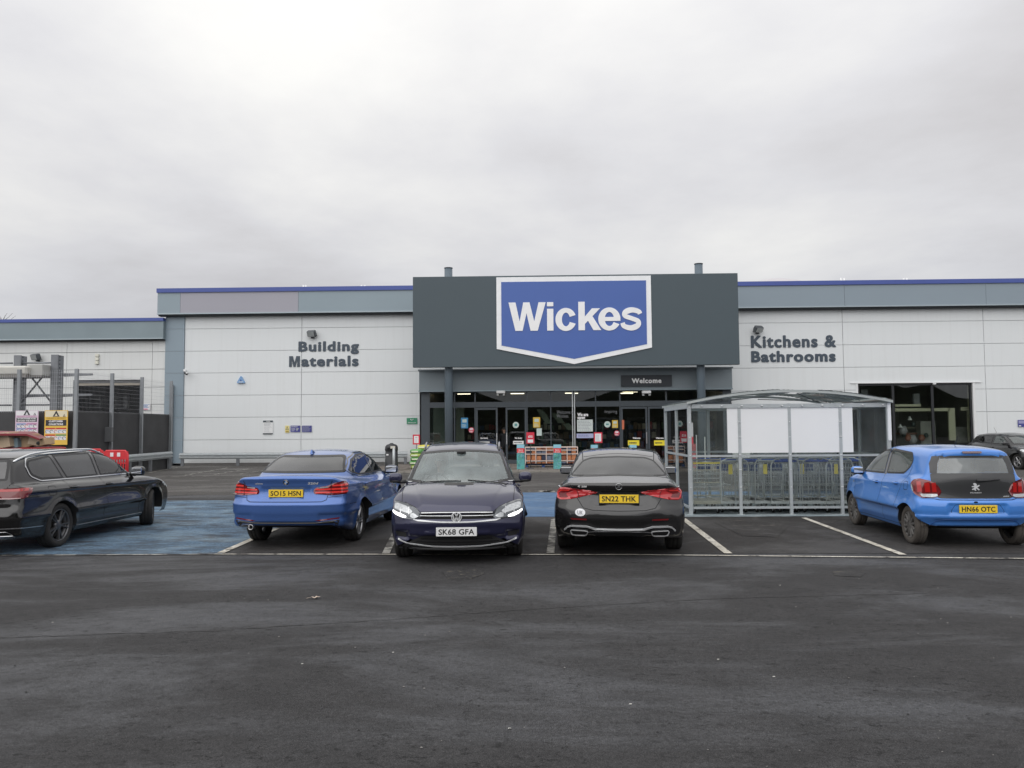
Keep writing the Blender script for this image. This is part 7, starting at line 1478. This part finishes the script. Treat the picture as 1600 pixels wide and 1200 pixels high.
# compost bag stack
M_bg1, M_bg2 = mat('bag_green', (.13,.36,.10), .5, noise=(9,.5)), mat('bag_yellow', (.62,.55,.08), .5, noise=(7,.3)); k = 0
bagr = random.Random(2)
for col, (px, n, Y) in enumerate(((651,5,33.6),(664,6,34.0))):
    for j in range(n):
        p = AT(px,730,Y); m_ = M_bg2 if (col and j == n-1) else (M_bg1 if (j+col)%3 else mat('bag_lime',(.40,.52,.12),.5,noise=(9,.4)))
        ord_ = ['bottom','second from bottom','third from bottom','fourth from bottom','topmost','topmost'][j if j < 4 or n == 5 else (4 if j == 4 else 5)] if n == 5 else ['bottom','second from bottom','third from bottom','fourth from bottom','fifth from bottom','topmost'][j]
        t = empty('compost_bag', (p.x+bagr.uniform(-.02,.02), Y, .06+.095+j*.165), R(bagr.uniform(-6,6)), f'{"yellow" if m_ is M_bg2 else "green"} compost bag, {ord_} of the {"right" if col else "left"} stack by the entrance', 'bag', 'compost bags stacked by the entrance')
        b = MB(); b.ell((0,0,0),(.27,.36,.10), m_, 20, 12, .6); b.build('bag', t); b = MB(); q = [(-.18,-.363,-.03),(.10,-.363,-.03),(.10,-.363,.03),(-.18,-.363,.03)]; b.add(q, [(0,1,2,3)], mat('bag_print',(.75,.78,.6),.5)); b.build('print', t, fix=False)
# totem boards
M_tot = mat('totem_teal', (.10,.36,.36), .5, noise=(4,.5)); M_tot2 = mat('totem_sky', (.28,.55,.68), .5)
def totem(px0, px1, py0, py1, Y, label, grp='teal promotional totems'):
    a = AT((px0+px1)/2, py0, Y); w = (px1-px0)*Y/FPX; h = a.z-.06; t = empty('promo_totem', (a.x,Y,.06), 0, label, 'display', grp); b = MB(); b.box((-w/2,-w/2,0),(w/2,w/2,h), M_tot); o = b.build('body', t); b = MB()
    q_(b,-w/2+.005,w/2-.005,h*.86,h*.995,M_tot2,-w/2-.003); q_(b,-w/2+.005,w/2-.005,h*.66,h*.85,mat('totem_red',(.68,.05,.06),.5),-w/2-.003); fit_text(b,'Save',0,h*.78,w*.55,h*.045,M_nwh,d=-w/2-.006,bold=.03); fit_text(b,'£5 now',0,h*.70,w*.7,h*.045,M_nwh,d=-w/2-.006,bold=.03)
    tt = random.Random(px0)
    for k in range(14): x, z, r_ = tt.uniform(-w*.36,w*.36), tt.uniform(h*.05,h*.62), tt.uniform(.03,.06); b.tube([(x+r_*math.cos(a_),-w/2-.004,z+r_*math.sin(a_)) for a_ in np.linspace(0,5.2,9)], .008, (M_tot2,mat('totem_green',(.12,.45,.2),.5),mat('totem_navy',(.03,.12,.25),.5))[k%3], 4)
    b.build('print', o, fix=False)
totem(807.5,819.5,694.5,735,33.0,'teal and red promotional totem left of the firelog shelves'); totem(864.5,876.5,694.5,735,33.0,'teal and red promotional totem standing before the firelog shelves')
totem(923,933.5,695,731,33.4,'sky blue topped totem peeping over the black saloon roof on the left'); totem(983,994,695,731,33.4,'sky blue topped totem peeping over the black saloon roof on the right')
# firelog shelving
YS = 34.6; a, b_ = AT(821,698,YS), AT(902,727,YS); sw = b_.x-a.x; t = empty('display_shelf', ((a.x+b_.x)/2, YS, .06), 0, 'blue pallet display with white edged shelves stacked with orange brown firelog packs', 'display'); zz = [AT(860,y,YS).z-.06 for y in (726,719.5,709,703,698.5)]
b = MB()
for z in zz[1:]: b.box((-sw/2,-.3,z-.02),(sw/2,.3,z+.015), mat('shelf_edge',(.72,.58,.52),.5))
b.build('shelves', t)
for i in range(6): MB().box((-sw/2+i*sw/5-.018,-.31,zz[0]),(-sw/2+i*sw/5+.018,-.28,zz[4]+.02), MATS['shelf_edge']).build('upright', t)
b = MB(); mpal = mat('pallet_blue',(.02,.06,.20),.7)
for i in range(4): x = -sw/2+.06+i*(sw-.12)/3; b.box((x-.06,-.35,0),(x+.06,.35,.12), mpal)
b.box((-sw/2,-.36,.121),(sw/2,.36,.17), mpal); b.box((-sw/2,-.36,.171),(sw/2,.36,zz[0]), mat('pallet_dark',(.01,.02,.06),.7)); b.build('pallet', t)
fr_ = random.Random(6); Mf = [mat('pack_brown',(.25,.085,.045),.6,noise=(12,.5)), mat('pack_orange',(.50,.20,.09),.6,noise=(12,.5)), mat('pack_navy',(.03,.035,.07),.6,noise=(12,.3)), mat('pack_slate',(.16,.18,.24),.6,noise=(12,.3))]
n_ = 0
for r_, (z0, z1) in enumerate(zip([zz[1]-.20]+zz[1:4], [zz[1]-.03]+[z-.03 for z in zz[2:5]])):
    for k in range(10):
        x = -sw/2+.05+(k+.5)*(sw-.1)/10; hh = max(.08, (z1-z0-.02)*fr_.uniform(.8,.98)); ww = (sw-.1)/10-.02
        o = MB().box((-ww/2,-.13,0),(ww/2,.13,hh), Mf[(k//2+r_)%4 if fr_.random() < .75 else 1], bev=.02).build('firelog_pack', None, (t.location.x+x, YS-.14, .06+z0+.018)); tag(o, f'firelog pack on the {["lowest","second","third","top"][r_]} shelf of the display outside the entrance', 'pack', f'firelog packs on the {["lowest","second","third","top"][r_]} shelf')
# stickers and posters on the glass
YG = YF+YLb-.03
def sticker(px, py, w, h, m, label, draw=None, rnd=False):
    p = AT(px,py,YG); w_, h_ = w*YG/FPX, h*YG/FPX; t = empty('glass_sticker', tuple(p), 0, label, 'sticker', 'stickers and posters on the entrance glass'); b = MB()
    if rnd: b.prism([(w_/2*math.cos(a_), h_/2*math.sin(a_)) for a_ in np.linspace(0,2*math.pi,25)[:-1]], -.006, .0, m)
    else: b.box((-w_/2,-.006,-h_/2),(w_/2,0,h_/2), m)
    o = b.build('sheet', t)
    if draw: b = MB(); draw(b, w_, h_, -.009); b.build('print', o, fix=False)
M_stb = mat('poster_blue', (.05,.25,.48), .4); M_sty = mat('poster_yellow', (.66,.45,.06), .4); M_str = mat('sticker_red', (.62,.06,.11), .4); M_stp = mat('sticker_pale', (.55,.66,.62), .4); M_stye = mat('label_yellow', (.85,.70,.04), .4)
def frame_draw(mm): return lambda b,w,h,d: (q_(b,-w*.3,w*.3,h*.05,h*.35,mm,d), lines_of_text(b,-w*.38,w*.38,-h*.1,-h*.42,3,mm,d,pr,.5))
sticker(725.8,661,11,16.6,M_stb,'blue poster on the glass right of the left column',frame_draw(M_stp)); sticker(736.5,672,8.6,8.6,M_str,'red round sticker near the blue poster',frame_draw(M_nwh),True); sticker(806,664,9.6,9.6,M_stp,'pale round sticker on the right leaf of the left doors',lambda b,w,h,d: b.prism([(-w*.2,-h*.2),(w*.2,-h*.2),(w*.2,h*.2),(-w*.2,h*.2)],d-.001,d,mat('sticker_teal',(.1,.3,.3),.5)),True)
sticker(838.5,660,11,16,M_sty,'yellow poster on the glass left of centre',frame_draw(M_stp)); sticker(842.5,675,8,11.5,M_stp,'pale paper notice under the yellow poster'); sticker(914,665,24.4,18.5,mat('hours_white',(.62,.68,.66),.4),'white opening hours panel under the words We are open',lambda b,w,h,d: lines_of_text(b,-w*.44,w*.44,h*.44,-h*.44,7,M_sggr,d,pr,.4))
sticker(914,681,26,7,mat('panel_lilac',(.42,.45,.66),.4),'lilac strip under the opening hours panel',lambda b,w,h,d: lines_of_text(b,-w*.4,w*.4,h*.3,-h*.2,2,M_sgb,d,pr,.35)); sticker(949,663,9.8,9.8,M_stp,'pale round sticker left of the small yellow poster',lambda b,w,h,d: b.prism([(-w*.22,-h*.12),(w*.22,-h*.12),(w*.22,h*.12),(-w*.22,h*.12)],d-.001,d,mat('sticker_teal',(.1,.3,.3),.5)),True)
sticker(961,662.5,9,12,M_sty,'small yellow poster left of the right doors',frame_draw(M_stp)); sticker(963.8,676.8,8.4,8.4,M_str,'red round sticker left of the right doors',frame_draw(M_nwh),True); sticker(973.5,663.5,3.4,14.5,mat('strip_orange',(.6,.16,.08),.4),'narrow orange strip on the right doors')
def dlab(b, w, h, d): lines_of_text(b,-w*.4,w*.4,h*.25,-h*.25,1,M_nink,d,pr,.5)
sticker(990,692,17.6,8,M_stye,'yellow automatic door label on the left leaf of the right doors',dlab); sticker(1030.8,692,17.6,8,M_stye,'yellow automatic door label on the right leaf of the right doors',dlab); sticker(757,692,16,4,M_sgw,'white strip on the left door beneath the words No Entry'); sticker(810,691.5,16.5,5.4,M_sgw,'white strip on the door above the left totem',dlab)
M_ltg = mat('vinyl_grey', (.20,.21,.22), .6)
def vinyl(s, px0, px1, py0, py1, m, label, bold=.03, ital=0):
    a, b_ = AT((px0+px1)/2,(py0+py1)/2,YG), 0; w, h = (px1-px0)*YG/FPX, (py1-py0)*YG/FPX; t = empty('vinyl_lettering', tuple(a), 0, label, 'lettering', 'white words on the entrance glass'); b = MB(); fit_text(b, s, 0, 0, w, h, m, bold=bold, d=-.004, space=1.08); b.build('words', t, fix=False)
vinyl('We are', 902,919,645,650.5, mwh, 'white words We are on the glass above the opening hours', .06); vinyl('open', 902,914,651.2,656, mwh, 'white word open on the glass above the opening hours', .06)
vinyl('Welcome to', 870,897,641.2,646.6, M_ltg, 'faint grey words Welcome to on the centre glass', .0); vinyl('Wickes', 870,888,647.5,652.5, M_ltg, 'faint grey word Wickes on the centre glass', .0); vinyl('Inspiring', 945,964,640.5,647, M_ltg, 'faint grey word on the glass above the round sticker', .0)
vinyl('No Entry', 750.5,762.5,683.3,686.3, mwh, 'white words No Entry on the left leaf of the left doors', .04); vinyl('No Entry', 804.5,816,683,686.5, mwh, 'white words No Entry on the right leaf of the left doors', .04); vinyl('Welcome', 988.5,1000.5,683,685.8, mwh, 'white word Welcome on the left leaf of the right doors', .04); vinyl('Welcome', 1024.7,1037,683,685.8, mwh, 'white word Welcome on the right leaf of the right doors', .04)
# shop interior
ir = random.Random(9); M_it = [mat('stock_dark',(.05,.05,.055),.7), mat('stock_brown',(.16,.12,.09),.7), mat('stock_green',(.10,.16,.11),.7), mat('stock_cream',(.36,.34,.27),.7), mat('stock_red',(.25,.05,.06),.7), mat('stock_blue',(.06,.10,.2),.7)]
for i, px in enumerate((690,727,762,845,876,915,950,1003,1055,1120)):
    Y = YF+2.6+(i%3)*1.4; p = AT(px,700,Y); t = empty('shop_shelving', (p.x,Y,.05), 0, 'dim shelving unit inside the store behind the entrance glass', 'shelving', 'dim shelving units inside the store'); b = MB(); w = .8
    for z in (.1,.6,1.1,1.6,2.1): b.box((-w,-.2,z),(w,.2,z+.04), M_it[0])
    b.box((-w,.21,0),(w,.25,2.3), M_it[0]); b.build('shelves', t); b = MB()
    for z in (.14,.64,1.14,1.64):
        x = -w+.05
        while x < w-.15: ww = ir.uniform(.1,.3); b.box((x,-.15,z),(min(x+ww,w),.15,z+ir.uniform(.2,.42)), ir.choice(M_it)); x += ww+.04
    b.build('stock', t)['kind'] = 'stuff'
b = MB(); p = AT(719,660,YF+1.0); b.box((-.22,-.03,-1.9),(.22,.03,1.2), mat('cream_panel',(.30,.31,.25),.6)); o = b.build('display_board', None, (p.x,YF+1.0,2.0)); tag(o, 'pale upright board just inside the entrance glass by the left column', 'board')
b = MB(); p = AT(688,665,YF+.6); b.box((-.55,-.03,-1.7),(.45,.03,1.3), mat('green_panel',(.20,.24,.20),.6)); o = b.build('display_board', None, (p.x,YF+.6,1.8)); tag(o, 'dull green board inside the entrance glass left of the left column', 'board')
for i, (pa, pb) in enumerate((((838,640),(858,662)),((862,646),(877,661)),((879,662),(893,672)))):
    a, b_ = AT(*pa,YF+.9), AT(*pb,YF+.9); mb = MB(); wd = .35; mb.prism([(a.x,a.z),(a.x+wd,a.z),(b_.x+wd*.5,b_.z),(b_.x-wd*.5,b_.z)], -.02, .02, mat('banner_sage',(.26,.29,.22),.6)); o = mb.build('hanging_banner', None, (0,YF+.9,0)); tag(o, ['sage diagonal banner inside behind the yellow poster','sage diagonal banner inside behind the grey Welcome words','small sage diagonal banner inside near the bright post'][i], 'banner', 'diagonal banners inside the entrance')
# showroom behind the right window
def srbox(name, px0, px1, py0, py1, dY, m, label, cat, th=.15):
    Y = YF+dY; a, b_ = AT(px0,py1,Y), AT(px1,py0,Y); o = MB().box((a.x,-th/2,a.z),(b_.x,th/2,b_.z), m, bev=.01).build(name, None, (0,Y,0)); tag(o, label, cat); return o
M_beam = mat('pale_beam', (.62,.60,.44), .6, emit=(.62,.60,.44), estr=0.0)
t = empty('cream_arch', (0,YF+.7,0), 0, 'pale cream display frame of beams and posts inside the showroom window', 'arch')
for (x0,x1,y0,y1) in ((1398,1438,631.5,635.5),(1398,1483,637.5,643),(1483,1491,637.6,688),(1501,1519,636,641.5),(1513,1517,598,636),(1513,1517,641.6,690)):
    a, b_ = AT(x0,y1,YF+.7), AT(x1,y0,YF+.7); MB().box((a.x,-.05,a.z),(b_.x,.05,b_.z), M_beam).build('beam', t)
for i, (px, py) in enumerate(((1421.5,654),(1406.5,666))):
    p = AT(px,py,YF+1.2); t = empty('pendant_lamp', tuple(p), 0, f'white conical pendant lamp in the showroom, the {"higher" if i == 0 else "lower"} of two', 'lamp', 'pendant lamps in the showroom'); b = MB(); b.lathe([(.0,.12),(.03,.12),(.05,.05),(.11,-.06),(.11,-.08),(.09,-.07),(.0,.08)], mw, 18); b.build('shade', t); MB().cyl((0,0,.12),(0,0,1.2), .006, M_blk, 6).build('cable', t)
srbox('kitchen_unit',1436,1458,658,700,2.0,mat('unit_cream',(.34,.34,.31),.6),'pale kitchen unit in the showroom behind the pendant lamps','kitchen unit',.5); srbox('kitchen_counter',1402,1436,676,679,2.4,mat('counter_wood',(.25,.14,.11),.6),'dark wood counter under the pendant lamps','counter',.5)
srbox('wall_shelf',1408,1432,668,669,2.5,M_beam,'thin pale shelf in the showroom above the counter','shelf',.2); srbox('wall_board',1492,1512,667,692,1.4,mat('panel_grey',(.30,.30,.28),.6,noise=(6,.4)),'grey speckled panel at the right of the showroom window','board'); srbox('wall_board',1427,1436,615,633,1.6,mat('panel_pale',(.34,.35,.36),.6),'small pale panel high in the showroom window','board'); srbox('wall_board',1345,1355,608,618,1.2,MATS['panel_pale'],'small pale square panel at the top left of the showroom window','board')
for i, (px, py) in enumerate(((1412,679),(1419,684),(1426,686),(1447,680),(1440,684),(1411,672),(1427,663),(1506,682))):
    p = AT(px,py,YF+1.6); t = empty('ornament', tuple(p), 0, ['dark round vase on the showroom floor display','rust coloured bowl in the showroom','pale bowl in the showroom','white vase on the pale kitchen unit','grey vase beside the kitchen unit','white jug on the wood counter','pale dish on the showroom shelf','cream figurine at the right of the showroom'][i], 'ornament'); b = MB(); r_ = .12+.05*(i%3); b.lathe([(0,-r_),(r_*.6,-r_),(r_,-.2*r_),(r_*.7,r_*.7),(r_*.4,r_),(0,r_)], [mat('vase_dark',(.06,.08,.08),.4),mat('vase_rust',(.30,.12,.08),.5),mat('vase_pale',(.42,.42,.44),.5)][i%3], 14); b.build('vase', t)
p = AT(1460,599.5,YF-.06); t = empty('lintel_lamp', tuple(p), 0, 'tiny white lamp under the lintel of the showroom window', 'lamp'); MB().box((-.07,-.05,-.04),(.07,.05,.03), mw, bev=.01).build('housing', t)
# red and white display seen through the shelter side
p = G(1062,731); t = empty('promotional_display', (p.x,33.6,.06), 0, 'red and white promotional display seen through the left side of the trolley shelter', 'display'); b = MB(); b.box((-.5,-.3,0),(.5,.3,1.0), mat('disp_red',(.35,.08,.09),.6,noise=(5,.6))); b.build('base', t); b = MB(); b.box((-.45,-.05,1.0),(.45,.05,1.9), mat('disp_white',(.6,.58,.62),.5,noise=(4,.25))); b.build('header', t); b = MB(); q_(b,-.45,.45,1.0,1.3,M_prr,-.055); b.build('print', t, fix=False)
# ================================================================== people
def person(joints, bones, label, loc, mats_of, rz=0, parentM=None, hair=None, sub=2):
    """joints: name -> (x,y,z,radius); bones: pairs; grown with the Skin modifier into one body"""
    names = list(joints); me = bpy.data.meshes.new('person'); me.from_pydata([joints[n][:3] for n in names], [(names.index(a),names.index(b)) for a,b in bones], [])
    o = bpy.data.objects.new('tmp', me); COL.objects.link(o); sk = o.modifiers.new('s','SKIN'); sk.use_smooth_shade = True
    for i, n in enumerate(names):
        r_ = joints[n][3]; rr = (r_, r_) if not isinstance(r_, tuple) else r_; me.skin_vertices[0].data[i].radius = rr; me.skin_vertices[0].data[i].use_root = (n == 'pelvis')
    ss = o.modifiers.new('u','SUBSURF'); ss.levels = sub; dg = bpy.context.evaluated_depsgraph_get(); dg.update(); m2 = bpy.data.meshes.new_from_object(o.evaluated_get(dg)); bpy.data.objects.remove(o)
    for m_ in mats_of['list']: m2.materials.append(m_)
    J = {n: Vector(joints[n][:3]) for n in names}
    for p_ in m2.polygons: c_ = p_.center; n = min(J, key=lambda k: (J[k]-c_).length); p_.material_index = mats_of.get(n, 0); p_.use_smooth = True
    ob = link('person', m2); ob.location = loc; ob.rotation_euler = (0,0,rz); tag(ob, label, 'person')
    return ob
M_skin = mat('skin', (.50,.30,.22), .5); M_cloth = mat('coat_grey', (.50,.52,.54), .8); M_clothd = mat('coat_dark', (.03,.03,.035), .8); M_hair = mat('hair_grey', (.50,.48,.46), .7); M_haird = mat('hair_dark', (.05,.04,.035), .7)
# driver of the navy car, in the car's own axes (x forward)
hx, hy, hz = -.10, -.34, 1.25
J = dict(pelvis=(.10,-.36,.50,(.17,.14)), belly=(.02,-.36,.68,(.17,.12)), chest=(-.05,-.355,.88,(.19,.12)), neckb=(-.08,-.35,1.04,(.08,.07)), neck=(-.08,-.345,1.10,.055), jaw=(-.055,hy,1.165,.07), head=(-.09,hy,1.25,.092), crown=(-.10,hy,1.31,.07),
    shl=(-.06,-.18,1.00,.065), ell=(.12,-.14,.84,.045), wrl=(.36,-.24,.93,.032), hal=(.42,-.26,.95,.03), shr=(-.06,-.53,1.00,.065), elr=(.12,-.58,.84,.045), wrr=(.36,-.47,.93,.032), har=(.42,-.45,.95,.03),
    hpl=(.16,-.27,.50,.10), knl=(.55,-.25,.58,.065), ftl=(.85,-.25,.36,.045), hpr=(.16,-.45,.50,.10), knr=(.55,-.48,.58,.065), ftr=(.85,-.46,.36,.045))
Bn = [('pelvis','belly'),('belly','chest'),('chest','neckb'),('neckb','neck'),('neck','jaw'),('jaw','head'),('head','crown'),('chest','shl'),('shl','ell'),('ell','wrl'),('wrl','hal'),('chest','shr'),('shr','elr'),('elr','wrr'),('wrr','har'),('pelvis','hpl'),('hpl','knl'),('knl','ftl'),('pelvis','hpr'),('hpr','knr'),('knr','ftr')]
drv = person(J, Bn, 'driver in a pale grey jacket with both hands on the wheel of the navy car', NAVY.location, {'list':[M_cloth,M_skin], **{k:1 for k in ('neck','jaw','head','crown','hal','har')}}, NAVY.rotation_euler.z)
def face(ob, hx, hy, hz, fw, m_h, s=1.0):
    """hair, nose, ears, eyes and mouth on the head; fw = forward direction angle in the person's plane"""
    Mf_ = Matrix.Translation((hx,hy,hz)) @ Matrix.Rotation(fw,4,'Z') @ Matrix.Scale(s,4)
    b = MB(); b.ell((-.02,0,.035),(.10,.094,.092), m_h, 20, 14, 1.0, M=Mf_); b.build('hair', ob)
    b = MB(); b.ell((.098,0,-.012),(.018,.012,.022), M_skin, 10, 8, M=Mf_); b.ell((.0,.092,-.01),(.022,.012,.03), M_skin, 10, 8, M=Mf_); b.ell((.0,-.092,-.01),(.022,.012,.03), M_skin, 10, 8, M=Mf_); b.build('face', ob)
    for y in (-.032,.032): b = MB(); b.ell((.082,y,.012),(.010,.014,.008), M_nink, 10, 6, M=Mf_); b.build('eye', ob)
    b = MB(); b.ell((.085,0,-.055),(.008,.024,.006), mat('lips',(.35,.12,.10),.5), 10, 6, M=Mf_); b.build('mouth', ob)
face(drv, -.085, hy, 1.25, 0, M_hair)
def fingers(ob, x, y, z, sg, dx=1, dz=-.0):
    for k in range(4): b = MB(); yy = y-sg*(.03-.02*k); b.tube([(x,yy,z+.01),(x+.04*dx,yy,z+.02-.004*k),(x+.06*dx,yy,z-.01),(x+.045*dx,yy,z-.035)], .009, M_skin, 6, radii=[.010,.009,.008,.007]); b.build('finger', ob)
    b = MB(); b.tube([(x-.01,y+sg*.03,z),(x+.03*dx,y+sg*.045,z+.01),(x+.05*dx,y+sg*.035,z+.0)], .01, M_skin, 6, radii=[.012,.010,.008]); b.build('thumb', ob)
fingers(drv, .42, -.26, .955, -1); fingers(drv, .42, -.45, .955, 1)
# person in the dim doorway (faces the camera: forward = -y)
J = dict(pelvis=(0,0,.95,(.16,.11)), belly=(0,0,1.12,(.155,.11)), chest=(0,0,1.32,(.18,.12)), neckb=(0,0,1.47,(.08,.06)), neck=(0,-.01,1.53,.052), jaw=(0,-.03,1.585,.066), head=(0,-.01,1.66,.088), crown=(0,0,1.72,.066),
    shl=(.19,0,1.43,.06), ell=(.25,.03,1.14,.045), wrl=(.25,-.06,.90,.032), hal=(.25,-.08,.83,.03), shr=(-.19,0,1.43,.06), elr=(-.25,.03,1.14,.045), wrr=(-.25,-.06,.90,.032), har=(-.25,-.08,.83,.03),
    hpl=(.10,0,.86,.095), knl=(.11,-.02,.48,.06), anl=(.12,.02,.08,.042), tol=(.13,-.14,.035,.035), hpr=(-.10,0,.86,.095), knr=(-.11,-.06,.48,.06), anr=(-.12,-.02,.08,.042), tor=(-.13,-.18,.035,.035))
Bn2 = Bn[:15]+[('pelvis','hpl'),('hpl','knl'),('knl','anl'),('anl','tol'),('pelvis','hpr'),('hpr','knr'),('knr','anr'),('anr','tor')]
p = AT(787.5,666,YF-.6); std = person(J, Bn2, 'person in dark clothes standing in the gap of the left sliding doors', (p.x,YF-.6,.05), {'list':[M_clothd,M_skin], **{k:1 for k in ('neck','jaw','head','crown','hal','har')}})
face(std, 0, -.012, 1.66, -math.pi/2, M_haird)
for sg in (1,-1):
    for k in range(4): MB().tube([(sg*.25,-.10+.02*k,.82),(sg*.25,-.105+.018*k,.77),(sg*.24,-.10+.016*k,.735)], .009, M_skin, 6, radii=[.010,.009,.007]).build('finger', std)
    MB().tube([(sg*.245,-.11,.85),(sg*.235,-.13,.81),(sg*.23,-.13,.78)], .01, M_skin, 6).build('thumb', std)
# ================================================================== litter, leaf, added trees behind the camera
p = G(493,935.5); t = empty('fallen_leaf', (p.x,p.y,.006), R(20), 'curled pale brown leaf lying alone on the aisle asphalt', 'leaf'); t.scale = (.58,.58,.58); b = MB(); ml = mat('leaf_brown', (.46,.37,.30), .8, noise=(20,.3))
lf = [(-.085,0),(-.05,.025),(-.055,.05),(-.01,.035),(.02,.06),(.03,.025),(.075,.02),(.095,0),(.06,-.018),(.03,-.03),(.015,-.05),(-.02,-.025),(-.05,-.03)]
b.add([(x,y,.012+.9*(x*x+y*y)*3+.01*math.sin(x*60)) for x,y in lf]+[(0,0,.004)], [(i,(i+1)%13,13) for i in range(13)], ml, True); b.build('blade', t, fix=False); MB().tube([(-.08,0,.02),(-.13,.012,.012),(-.16,.01,.006)], .003, ml, 5).build('stalk', t)
lr = random.Random(21); b = MB(); mc = mat('chip_pale', (.22,.21,.20), .8); mc2 = mat('chip_dark', (.02,.02,.02), .8)
for k in range(300):
    y = 2.2+9*lr.random()**1.3; x = lr.uniform(-1,1)*y*.72; s_ = lr.choice((.003,.004,.005,.008)); m_ = mc if lr.random() < .5 else mc2
    b.add([(x-s_,y-s_*.6,.003),(x+s_,y-s_*.5,.003),(x+s_*.7,y+s_*.8,.003),(x-s_*.8,y+s_*.6,.003),(x,y,.003+s_*.8)], [(0,1,4),(1,2,4),(2,3,4),(3,0,4)], m_)
o = b.build('gravel_chips', fix=False); tag(o, 'scattered loose stone chips across the aisle asphalt', 'gravel', kind='stuff')
for i, (px, py, lab) in enumerate(((614,1020,'tiny white scrap of litter on the asphalt left of centre'),(1219,915,'tiny white scrap on the asphalt below the right bays'),(1122,1031,'small pale scrap on the asphalt at the right of centre'),(472,1038,'small white scrap on the asphalt at lower left'),(82,973,'pale scrap on the asphalt near the left edge'),(1209,1058,'small white scrap on the asphalt at lower right'),(985,1101,'pale scrap near the bottom centre'),(796,1139,'pale scrap at the bottom middle of the photo'))):
    p = G(px,py); o = MB().add([(-.009,-.004,.004),(.008,-.006,.005),(.010,.004,.006),(-.006,.006,.005)], [(0,1,2,3)], mat('scrap_white',(.55,.54,.5),.7)).build('litter_scrap', None, (p.x,p.y,.0), fix=False); tag(o, lab, 'litter', 'scraps of litter on the asphalt')
sheet('worn_patch', [tuple(G(x,y))[:2] for x,y in ((690,893),(752,889),(757,897),(735,905),(700,905))], .0045, ground_mat('worn_patch', (.041,.040,.041), (.070,.071,.076), (.22,.55,1), wear=((.20,.175,.13), .55, .68, (7,9,1))))
sheet('worn_patch', [tuple(G(x,y))[:2] for x,y in ((1300,892),(1348,890),(1352,896),(1345,902),(1305,900))], .0045, bpy.data.materials['worn_patch'])
# unseen belt of trees added behind the camera to darken glass and paint reflections
tb = MB(); hr = random.Random(31); mtb = mat('added_foliage', (.028,.034,.022), .9, noise=(.5,.5,8)); nxb = 90; vs = []; fs = []
hts = [8+3.5*math.sin(i*.37)+2.5*math.sin(i*.13+1)+hr.uniform(-1.4,1.4) for i in range(nxb+1)]
for i in range(nxb+1): x = -180+4*i; vs += [(x,-46,0),(x,-46.6+hr.uniform(-.8,.8),hts[i]*.55),(x,-48,hts[i]),(x,-54,hts[i]*.9),(x,-58,0)]
for i in range(nxb):
    for k in range(4): fs.append((5*i+k,5*i+5+k,5*i+6+k,5*i+1+k))
tb.add(vs, fs, mtb); o = tb.build('added_tree_belt', fix=True); tag(o, 'unseen dark belt of trees added behind the camera for darker reflections', 'trees', kind='stuff')
# bare twigs rising over the low wing
t = empty('bare_tree', (AT(3,495,62).x,62,0), 0, 'bare tree whose twig tips just show over the low wing at the left edge', 'tree'); zt0 = AT(3,489,62).z; b = MB(); mtw = mat('bark', (.12,.11,.10), .9)
b.tube([(0,0,0),(.1,0,zt0*.5),(0,0,zt0-.8)], .15, mtw, 8, radii=[.22,.15,.05]); b.build('trunk', t); b = MB()
for k in range(26): a_ = hr.uniform(-1.2,1.2); l_ = hr.uniform(.5,1.6); z_ = zt0-2.2+hr.uniform(0,1.6); b.tube([(0,0,z_),(math.sin(a_)*l_*.5,hr.uniform(-.2,.2),z_+math.cos(a_)*l_*.4),(math.sin(a_)*l_,0,min(zt0,z_+math.cos(a_)*l_))], .02, mtw, 4, radii=[.03,.018,.008])
b.build('crown', t)
